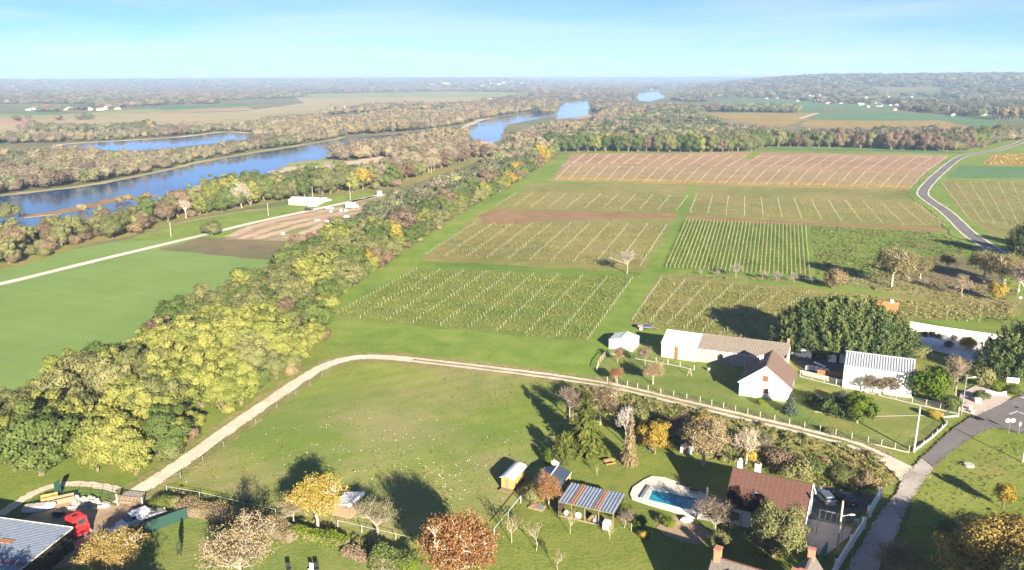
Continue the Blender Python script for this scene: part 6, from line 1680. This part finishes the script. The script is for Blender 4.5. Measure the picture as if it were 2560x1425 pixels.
pole('street_lamp', 'wooden pole with a lamp arm inside the white lane wall', 2091, 1388, 7.8, plain('weathered_pole', (.5, .42, .3), .9), (.17, .13), (.01, 0), (5.6, 1.15, 0), 'street lamp')
pole('utility_pole', 'pale pole at the right edge above the grass ditch', 2556, 1155, 6.5, M_conc, (.13, .09))
for px, py, h_, lab in ((428, 592, 6, 'thin pole on the verge before the river trees'), (671, 540, 6, 'short pole left of the clubhouse'), (783, 510, 9, 'tall thin mast at the clubhouse'), (876, 500, 9, 'thin mast behind the camper')): pole('utility_pole', lab, px, py, h_, M_conc, (.12, .08))
def cable(label, A, B, sag):
    o = bpy.data.objects.new
    A, B = Vector(A), Vector(B); pts = [A.lerp(B, i / 12) - Vector((0, 0, sag * 4 * (i / 12) * (1 - i / 12))) for i in range(13)]
    return tag(MB().tube([p for p in pts], .018, 4).build('cable', M_black), label, 'cable')
def top(px, py, h): p = G(px, py); return (p.x, p.y, h)
cable('overhead cable from the lamp pole to the corner pole', top(2091, 1388, 7.6), top(2284, 1130, 7.8), .7); cable('overhead cable from the corner pole to the street lamp', top(2284, 1130, 7.8), top(2403, 1036, 7.5), .5); cable('overhead cable leaving the street lamp to the right', top(2403, 1036, 7.5), top(2700, 1010, 8), .8)
def sign(label, px, py, h, shape, mat, n=10):
    t = thing('road_sign', label, 'sign', tuple(G(px, py)))
    MB().cyl((0, 0, 0), .04, h, 8).build('post', M_grey, t)
    for k, (dx, dz, rx, rz_) in enumerate(shape):
        m = MB(); V = [(dx + rx * math.cos(2 * math.pi * i / n), -.06, h + dz + rz_ * math.sin(2 * math.pi * i / n)) for i in range(n)]; m.add(V + [(v[0], -.03, v[2]) for v in V], [tuple(range(n)), tuple(reversed(range(n, 2 * n)))] + [(i, (i + 1) % n, n + (i + 1) % n, n + i) for i in range(n)]); m.build('panel', mat, t)
    return t
sign('pair of white round backed road signs on one post at the junction', 2521, 1083, 2.6, [(-.45, -.2, .42, .4), (.42, -.2, .42, .4)], M_tile)
sign('small dark backed road sign on a thin post at the junction', 2546, 1086, 2.2, [(0, -.25, .26, .45)], M_grey)
sign('white road sign on the verge near the orchard', 2549, 760, 2.0, [(0, -.2, .45, .3)], M_pvc)
sign('white warning sign below the orchard at the right edge', 2544, 745, 2.4, [(0, -.2, .3, .5)], M_pvc, 4)
t = thing('notice_board', 'pale blue rectangular notice board beside the drive', 'sign', tuple(G(2530, 965)), R(-15))
for x in (-.8, .8): MB().box((x, 0, .8), (.08, .08, 1.6)).build('post', M_grey, t)
o = MB().box((0, -.07, 1.25), (2.2, .05, 1.05)).build('panel', plain('pale_blue_board', (.62, .80, .84), .5, .04), t); MB().box((.25, -.1, 1.25), (.5, .012, .35)).build('blue_mark', plain('board_blue', (.16, .42, .55), .5), o)
item('manhole', 'round concrete culvert opening in the grass ditch', 'culvert', tuple(G(2422, 1165)), MB().tube([(0, 0, -.05), (0, 0, .35), (0, 0, .36), (0, 0, .0)], [.75, .75, .5, .5], 16, cap=False).add([(.55 * math.cos(i * .4), .55 * math.sin(i * .4), .05) for i in range(16)], [tuple(range(16))]), M_conc)
item('culvert_shade_disc', 'black disc standing in for the shade inside the culvert opening', 'hole', tuple(G(2422, 1165)), MB().cyl((0, 0, .30), .5, .02, 16), M_black)  # black disc put in place of the shaded hollow of the culvert
item('manhole_cover', 'dark iron manhole cover in the asphalt', 'manhole cover', (*(G(2541, 1021).xy), .226), MB().cyl((0, 0, 0), .35, .012, 14), M_black)
# yard clutter lower left
tag(flat('truck_yard', GP([(60, 1300), (110, 1270), (190, 1252), (300, 1266), (370, 1278), (420, 1290), (330, 1355), (230, 1400), (150, 1425), (-60, 1425), (-60, 1340)]), .18, M_yard), kind='structure')
rb = random.Random(6)
for i in range(34):
    px, py = 178 + rb.random() * 92, 1250 + rb.random() * 26
    s_ = rb.uniform(.35, .8)
    item('rubble_block', rb.choice(['pale concrete block', 'broken white slab', 'grey stone block']) + ' in the rubble heap of the truck yard', 'rubble', (*(G(px, py).xy), .15), MB().box((0, 0, s_ * .25), (s_ * 1.3, s_, s_ * .5), M=Matrix.Rotation(rb.uniform(-.5, .5), 3, 'X') @ Matrix.Rotation(rb.uniform(0, 3), 3, 'Z'), taper=rb.uniform(.7, 1)), rb.choice([M_conc, M_white, M_tile, M_grywall]))['group'] = 'blocks of the rubble heap'
for px, py, sx, lab in ((125, 1253, 2.2, 'wooden trough behind the boat'), (160, 1256, 2.8, 'wooden crate frame left of the rubble'),): item('wooden_crate', lab, 'crate', (*(G(px, py).xy), .15), MB().box((0, 0, .4), (sx, 1.2, .08)).box((0, .6, .4), (sx, .08, .8)).box((0, -.6, .4), (sx, .08, .8)).box((sx / 2, 0, .4), (.08, 1.2, .8)), M_wood if 'trough' in lab else M_oldwood, R(30))
item('dark_tarp', 'dark tarpaulin bundle in the middle of the yard', 'bundle', (*(G(146, 1294).xy), .15), MB().blob((0, 0, .4), (.9, .6, .5), 5, 9, 6, .25), M_black)
item('privacy_screen', 'upright dark green screen at the yard fence', 'screen', tuple(G(147, 1240)), MB().box((0, 0, 1.2), (.9, .1, 2.4)), M_greenmesh, R(60))
item('log_pile', 'heap of cut logs between the pale green shed and the barn', 'logs', tuple(G(1598, 873)), sum([[0]], []) and MB() or (lambda m: [m.tube([(rb.uniform(-1.4, 1.4), rb.uniform(-1, 1), .15 + k * .022), (rb.uniform(-1.4, 1.4), rb.uniform(-1, 1), .2 + k * .024)], .12, 6) for k in range(40)] and m)(MB()), M_oldwood)
for i, (px, py) in enumerate(((2020, 925), (2029, 926), (2042, 928), (2053, 931), (2066, 934))): item('big_bag', '%s of the five white builder bags behind the brown screen' % ('first', 'second', 'third', 'fourth', 'last')[i], 'bag', tuple(G(px, py)), MB().box((0, 0, .5), (.85, .85, 1.0), taper=.92).box((0, 0, 1.02), (.5, .5, .1)), M_pvc, rb.uniform(0, 1))
item('white_pipe', 'thick white pipe leaning over the builder bags', 'pipe', (*(G(2050, 925).xy), .5), MB().tube([(-1.2, .6, 1.1), (1.0, -.4, .3)], .24, 10), M_pvc)
for i, (px, py) in enumerate(((2080, 905), (2108, 907))): item('white_crate', '%s white topped crate stack in the shaded yard of the hangar' % ('left', 'right')[i], 'crate', tuple(G(px, py)), MB().box((0, 0, .9), (1.6, 1.1, 1.8)), M_pvc, R(-25))
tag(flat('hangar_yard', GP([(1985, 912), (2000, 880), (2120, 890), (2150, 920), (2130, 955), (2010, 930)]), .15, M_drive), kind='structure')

# ================================================================ garden and orchard plants
def plant(kind, bx, by, ty, label, name='tree', cat=None, mat=None, w=1.0, bark=None, h=None, var=None):
    return tree(kind, G(bx, by), h or HT(bx, by, ty), name, label, cat or ('shrub' if name in ('shrub', 'bush') else 'tree'), None, mat, w, bark=bark, var=var)
plant('fir', 1465, 1130, 985, 'tall yellow-green fir at the edge of the paddock', 'fir_tree', w=1.25)
plant('thuja', 1412, 1162, 1083, 'bright yellow-green conifer left of the tall fir', 'conifer', 'tree', w=1.05)
plant('thuja', 1372, 1160, 1122, 'small green conifer left of the bright conifer', 'conifer', 'tree', 'hedge')
plant('autumn', 1500, 1062, 962, 'tan leaved tree behind the tall fir', 'broadleaf', 'tree', 'tan', .95)
plant('twiggy', 1425, 1050, 972, 'purplish bare tree at the left end of the garden thicket', 'bare_tree', mat='brown', w=.8)
plant('bare', 1562, 1112, 1004, 'silvery bare tree behind the brown larch', 'bare_tree', bark=plain('silver_bark', (.40, .36, .32), .9), w=.6)
plant('fir', 1573, 1160, 1032, 'narrow brown larch right of the fir', 'larch_tree', mat='tan', w=.6, var=1)
plant('bush', 1600, 1060, 1010, 'dark olive bush behind the larch', 'shrub', mat='olive', w=1.0)
plant('round', 1637, 1135, 1043, 'golden yellow tree beside the larch', 'broadleaf', 'tree', 'yellow', 1.05)
plant('twiggy', 1700, 1108, 1022, 'twiggy brown tree behind the garden cabin', 'bare_tree', mat='brown', w=1.0)
plant('autumn', 1758, 1166, 1040, 'wide half bare walnut tree with pale branches above the pool', 'walnut_tree', mat='tan', w=1.05, bark=B_pale, var=1)
plant('bare', 1863, 1168, 1058, 'bare pale limbed tree behind the red-brown roof', 'bare_tree', bark=B_pale, w=.85)
plant('twiggy', 1900, 1140, 1075, 'olive twiggy tree right of the bare pale tree', 'bare_tree', mat='olive', w=1.0)
plant('bush', 1755, 1060, 1032, 'bright yellow bush beside the wheel tracks', 'shrub', mat='yellow', w=1.2)
for bx, by, ty, mt, lab in ((1990, 1195, 1140, 'olive', 'olive thicket bush behind the parked silver car'), (2030, 1190, 1150, 'green', 'dark green thicket bush behind the parked cars'), (1950, 1170, 1115, 'brown', 'brown thicket bush behind the red-brown roof'), (2100, 1205, 1165, 'olive', 'spreading bush behind the black car'), (2160, 1215, 1175, 'tan', 'tan bush at the end of the white wall'), (1880, 1150, 1110, 'yellow', 'yellow-tinged bush below the wheel tracks'), (1830, 1140, 1100, 'olive', 'olive bush between the two bare trees')): plant('bush', bx, by, ty, lab, 'shrub', mat=mt, w=1.1)
plant('big', 1932, 1392, 1243, 'large leafy olive tree in front of the red-brown roof', 'broadleaf', 'tree', 'olive', .95)
plant('twiggy', 1792, 1345, 1258, 'small grey bare tree at the corner of the pool terrace', 'bare_tree', mat='brown', w=1.1)
plant('bush', 1800, 1365, 1325, 'low olive bush under the grey bare tree', 'shrub', mat='olive')
plant('autumn', 1148, 1500, 1270, 'rust coloured beech with bare pale twigs at the lower edge', 'beech_tree', mat='rust', w=.74, var=1)
plant('autumn', 795, 1326, 1190, 'yellowing tree leaning over the field shed', 'broadleaf', 'tree', 'yellow', .95, var=1)
plant('twiggy', 735, 1318, 1230, 'grey bare tree left of the yellowing tree', 'bare_tree', mat='tan', w=.9)
plant('twiggy', 950, 1348, 1256, 'rounded grey-green tree right of the field shed', 'broadleaf', 'tree', 'olive', 1.05)
plant('twiggy', 600, 1478, 1288, 'big bare bush at the lower edge left of the chimneys', 'bare_tree', mat='tan', w=1.05)
plant('autumn', 285, 1450, 1330, 'yellow and brown tree at the lower edge beside the yard', 'broadleaf', 'tree', 'orange', 1.2, var=1)
plant('thuja', 448, 1390, 1330, 'thin dark columnar shrub on the lower lawn', 'conifer', 'tree', 'conifer', .35)
plant('bush', 402, 1268, 1238, 'bright yellow-green shrub at the yard gate', 'shrub', mat='fir', w=1.2)
plant('bush', 440, 1265, 1238, 'olive shrub right of the yellow-green shrub', 'shrub', mat='olive')
def hedge(label, pts, h, w, mat, n, seed, leaf=.13):
    P = GP(pts); L = arc(P); rg = np.random.default_rng(seed); t = thing('hedge', label, 'hedge', tuple(P[0])); o = P[0]
    s_ = rg.random(n) * L[-1]; C = []
    for q in s_:
        p, d = along(P, L, q); nn = Vector((-d.y, d.x, 0)); face = rg.random(); wv = 1 + .15 * math.sin(q * 1.3)
        if face < .5: v = p + nn * rg.uniform(-.5, .5) * w * wv + Vector((0, 0, h * wv * rg.uniform(.9, 1.08)))
        else: v = p + nn * rg.choice([-.5, .5]) * w * wv * rg.uniform(.85, 1.1) + Vector((0, 0, h * rg.random()))
        C.append(tuple(v - o))
    C = np.array(C); N = unit(rg, n) + np.array([0, -.4, .8])
    link('leaves', leaf_mesh('hedge_leaves', C, N, unit(rg, n), leaf * rg.uniform(.6, 1.4, n), leaf * .8, rg.random(n)), t, LM[mat])
    m = MB()
    for i in range(len(P) - 1): a, b_ = P[i] - o, P[i + 1] - o; m.bar((a.x, a.y, h * .42), (b_.x, b_.y, h * .42), w * .7, h * .8)
    m.build('branches', B_bark, t)
hedge('low bright green clipped hedge below the paddock', [(725, 1345), (790, 1352), (870, 1372)], 1.5, 1.3, 'hedge', 2600, 1)
hedge('dark green hedge end beside the rust beech', [(930, 1415), (980, 1420), (1035, 1428)], 2.2, 2.4, 'green', 2600, 2)
hedge('pinkish grey leafless hedge along the lower paddock fence', [(452, 1280), (520, 1290), (600, 1308), (680, 1332), (735, 1352)], 1.7, 2.6, 'tan', 6500, 3, .085)
hedge('low tan hedge joining the green hedges', [(860, 1385), (930, 1405)], 1.0, 1.5, 'brown', 800, 4)
plant('bush', 1022, 1428, 1385, 'yellow-green bush touching the rust beech', 'shrub', mat='hedge')
plant('big', 2470, 1475, 1262, 'large orange and olive tree filling the lower right corner', 'broadleaf', 'tree', 'orange', 1.1)
plant('big', 2575, 1470, 1300, 'olive tree at the lower right edge', 'broadleaf', 'tree', 'olive', 1.1)
plant('twiggy', 2235, 1450, 1340, 'reddish brown bare bush overhanging the gravel lane', 'bare_tree', mat='brown', w=1.2)
plant('airy', 2508, 1272, 1192, 'slim young tree with yellow top on the right lawn', 'broadleaf', 'tree', 'yellow', .7)
plant('bush', 2370, 1330, 1300, 'olive weeds at the foot of the large orange tree', 'shrub', mat='olive')
plant('autumn', 1372, 1262, 1190, 'reddish brown shrub in front of the blue car port', 'shrub', mat='rust', w=1.05)
plant('bush', 1336, 1258, 1212, 'pale green bush left of the reddish shrub', 'shrub', mat='olive', w=.8)
plant('bush', 1553, 1290, 1246, 'bright lime bush over the end of the open shed', 'shrub', mat='fir', w=.9)
plant('twiggy', 1560, 1320, 1275, 'brown twiggy shrub beside the white tank', 'shrub', mat='brown', w=.9)
for bx, by, ty, mt, lab in ((1600, 1318, 1290, 'hedge', 'lime green vegetable clump behind the stakes'), (1650, 1305, 1285, 'olive', 'staked beans beside the pool'), (1672, 1318, 1292, 'hedge', 'lime plant row above the dug bed'), (1610, 1345, 1325, 'yellow', 'yellowing plant at the corner of the dug bed')): plant('bush', bx, by, ty, lab, 'shrub', mat=mt)
for bx, by, ty, lab in ((1279, 1358, 1282, 'thin sapling left of the forked sapling'), (1340, 1378, 1300, 'forked multi stemmed sapling on the lower lawn'), (1425, 1335, 1272, 'thin sapling in front of the open shed'), (1524, 1352, 1315, 'short sapling near the white tank'), (1394, 1428, 1372, 'thin sapling at the lower edge of the lawn'), (1228, 1370, 1330, 'small sapling beside the rust beech'), (1492, 1190, 1160, 'small staked tree left of the picnic table')): plant('sapling', bx, by, ty, lab, 'sapling', 'tree', 'olive' if '1492' in str(bx) else None, 1.3)
for bx, by, ty, k_, mt, lab in ((1543, 908, 872, 'twiggy', 'rust', 'rusty fruit tree below the pale green shed'), (1612, 914, 862, 'twiggy', 'tan', 'bare fruit tree with split trunk left of the barn'), (1539, 957, 918, 'autumn', 'rust', 'small reddish fruit tree beside the white gate'), (1632, 961, 905, 'autumn', 'tan', 'leaning tan fruit tree on the lawn')): plant(k_, bx, by, ty, lab, 'fruit_tree', 'tree', mt, .95)
plant('fir', 1975, 1034, 978, 'wide blue-green spruce at the corner of the white house', 'spruce_tree', 'tree', 'blue', 1.35, var=1)
plant('bush', 2022, 1012, 985, 'round clipped green bush right of the spruce', 'shrub', mat='hedge', w=1.0)
plant('bush', 2075, 1035, 985, 'dark rounded bush below the curved steps', 'shrub', mat='conifer', w=1.1)
plant('bush', 2105, 1010, 978, 'pale blue-green shrub behind the dark bush', 'shrub', mat='blue')
plant('round', 2143, 1058, 972, 'clipped dark olive tree with a pale trunk on the lawn', 'broadleaf', 'tree', 'hedge', 1.1, bark=B_pale)
plant('bush', 2070, 1085, 1065, 'small garden shrub behind the wire fence', 'shrub', mat='olive')
plant('bush', 1900, 1012, 995, 'lime ground plants in front of the white gable', 'shrub', mat='hedge')
for i, bx in enumerate((2165, 2195, 2225)): plant('twiggy', bx, 985 + i * 5, 935 + i * 4, '%s bare grey shrub against the white hangar wall' % ('left', 'middle', 'right')[i], 'shrub', mat='brown', w=.9, bark=B_grey)
plant('bush', 2318, 1003, 918, 'large rounded olive bush right of the white hangar', 'shrub', mat='hedge', w=.85)
plant('bush', 2350, 975, 915, 'olive bush behind the large rounded bush', 'shrub', mat='olive', w=.9)
plant('twiggy', 2388, 1000, 885, 'slender grey bare tree beside the street lamp', 'bare_tree', mat='tan', w=.6)
plant('bush', 2375, 1025, 985, 'dark hedge bush at the foot of the street lamp', 'shrub', mat='green')
plant('bush', 2456, 968, 915, 'pale olive tree at the mouth of the dark drive', 'shrub', mat='olive', w=.8)
plant('bush', 2490, 975, 950, 'yellow-green bush behind the entrance wall', 'shrub', mat='hedge', w=1.2)
plant('bush', 2535, 985, 962, 'green bush at the road end of the entrance wall', 'shrub', mat='green', w=1.2)
plant('bush', 2452, 1000, 975, 'dark spiky plant behind the letter box', 'shrub', mat='conifer', w=1.2)
plant('bush', 2335, 1045, 1020, 'small yellow shrub at the bend of the mesh fence', 'shrub', mat='yellow')
plant('bush', 2290, 895, 860, 'olive shrub between hangar and villa terrace', 'shrub', mat='olive', w=1.3)
plant('bush', 2421, 872, 838, 'golden shrub on the villa terrace', 'shrub', mat='yellow')
plant('bush', 2372, 868, 850, 'small dark conifer shrub beside the white pool', 'shrub', mat='conifer')
for i, (bx, by) in enumerate(((2345, 846), (2330, 842), (2312, 842), (2385, 850))): plant('bush', bx, by, by - 14, '%s small plant at the foot of the villa wall' % ('third', 'second', 'first', 'fourth')[i], 'shrub', mat=('olive', 'green', 'tan', 'brown')[i])
cyp = [(1968, 880, 770), (2010, 886, 748), (2058, 892, 742), (2105, 897, 735), (2150, 901, 745), (2195, 905, 766), (2238, 905, 800), (2268, 895, 822), (2085, 872, 738), (2170, 885, 764)]
for i, (bx, by, ty) in enumerate(cyp): plant('cypress', bx, by, ty, '%s tree of the dark cypress clump behind the white van' % ('leftmost', 'second', 'third', 'fourth', 'fifth', 'sixth', 'seventh', 'rightmost', 'rear left', 'rear right')[i], 'cypress_tree', w=1.15)['group'] = 'cypress clump'
for i, (bx, by, ty) in enumerate(((2478, 945, 838), (2515, 950, 812), (2552, 948, 800), (2590, 950, 805), (2535, 925, 815))): plant('cypress', bx, by, ty, '%s dark cypress at the right edge above the notice board' % ('left', 'second', 'third', 'outermost', 'rear')[i], 'cypress_tree', w=1.1)['group'] = 'cypresses at the right edge'
orch = [(2229, 719, 612, 'autumn', 'drygrass', 'tall pale bare tree with a rounded crown in the orchard', .95), (2300, 697, 640, 'autumn', 'drygrass', 'bare orchard tree with spreading tiers', 1.05), (2368, 675, 630, 'autumn', 'drygrass', 'bare rounded tree nearest the far road', 1.0), (2311, 718, 692, 'bare', None, 'very small bare tree in the orchard', .9), (2404, 740, 682, 'bare', None, 'bare orchard tree before the brown tree group', 1.1),
        (2460, 705, 622, 'autumn', 'drygrass', 'large tan tree of the group beside the far road', 1.15), (2510, 715, 630, 'autumn', 'drygrass', 'large brown tree at the right of the orchard group', 1.15), (2545, 730, 650, 'twiggy', 'brown', 'brown tree at the right edge of the orchard', 1.1), (2490, 752, 695, 'airy', 'yellow', 'yellow shrub tree at the foot of the orchard group', 1.0)]
for bx, by, ty, k_, mt, lab, w_ in orch: plant(k_, bx, by, ty, lab, 'orchard_tree', 'tree', mt, w_)
plant('bare', 1567, 684, 626, 'lone bare tree among the vines beside the grass lane', 'bare_tree', w=1.1, bark=B_grey)
for i, (bx, by, ty) in enumerate(((1840, 694, 655), (1905, 700, 676), (1940, 703, 674), (1985, 706, 680), (2030, 712, 690), (1795, 690, 672), (1750, 687, 672))): plant('bare', bx, by, ty, '%s small bare tree below the striped vines' % ('tallest', 'third', 'fourth', 'fifth', 'rightmost', 'second', 'leftmost')[i], 'bare_tree', w=1.2, bark=B_grey)
plant('bush', 2083, 722, 672, 'tan and yellow bush at the corner of the weedy patch', 'shrub', mat='tan', w=.9)
for i, (bx, by, ty) in enumerate(((2290, 789, 752), (2366, 800, 757), (2448, 809, 775))): plant('sapling', bx, by, ty, '%s thin pale stake tree behind the villa wall' % ('left', 'middle', 'right')[i], 'sapling', 'tree', w=.6)
for i, (bx, by, ty) in enumerate(((2552, 648, 556), (2590, 655, 560), (2640, 650, 560), (2690, 640, 540))): plant('cypress', bx, by, ty, '%s dark evergreen beside the far road at the right edge' % ('innermost', 'second', 'third', 'outermost')[i], 'cypress_tree', w=1.2)
for i in range(9): plant('poplar', 2490 + i * 9, 298 + (i % 3), 262, 'tall pale poplar in the row at the far right', 'poplar_tree', 'tree', 'tan')['group'] = 'poplars at the far right'

for x_, y_, h_, lab in ((49, 66, 15, 'left'), (56, 67, 14.5, 'second'), (64, 67, 14.5, 'third'), (75, 68, 14, 'last')): tree('big', (x_, y_, 0), h_, 'broadleaf', '%s of the trees below the picture that shade the gravel lane' % lab, 'tree', None, 'olive')
for x_, y_, h_, lab in ((-61, 70, 11, 'left'), (-52, 69, 11.5, 'middle'), (-43, 69, 11, 'right')): tree('big', (x_, y_, 0), h_, 'broadleaf', '%s of the trees below the picture that shade the truck yard' % lab, 'tree', None, 'olive')
# ================================================================ the air
hz_m = bpy.data.materials.new('haze'); hz_m.use_nodes = True
nt = hz_m.node_tree; nt.nodes.clear()
ho = nt.nodes.new('ShaderNodeOutputMaterial'); hv = nt.nodes.new('ShaderNodeVolumePrincipled')
hv.inputs['Color'].default_value = (.50, .70, 1.0, 1); hv.inputs['Density'].default_value = 1.5e-4; hv.inputs['Anisotropy'].default_value = 0.0
nt.links.new(hv.outputs[0], ho.inputs['Volume'])
o = MB().box((0, 0, 72), (50000, 50000, 150)).build('haze', hz_m)
tag(o, 'thin blue autumn haze filling the valley air', 'haze', kind='stuff')
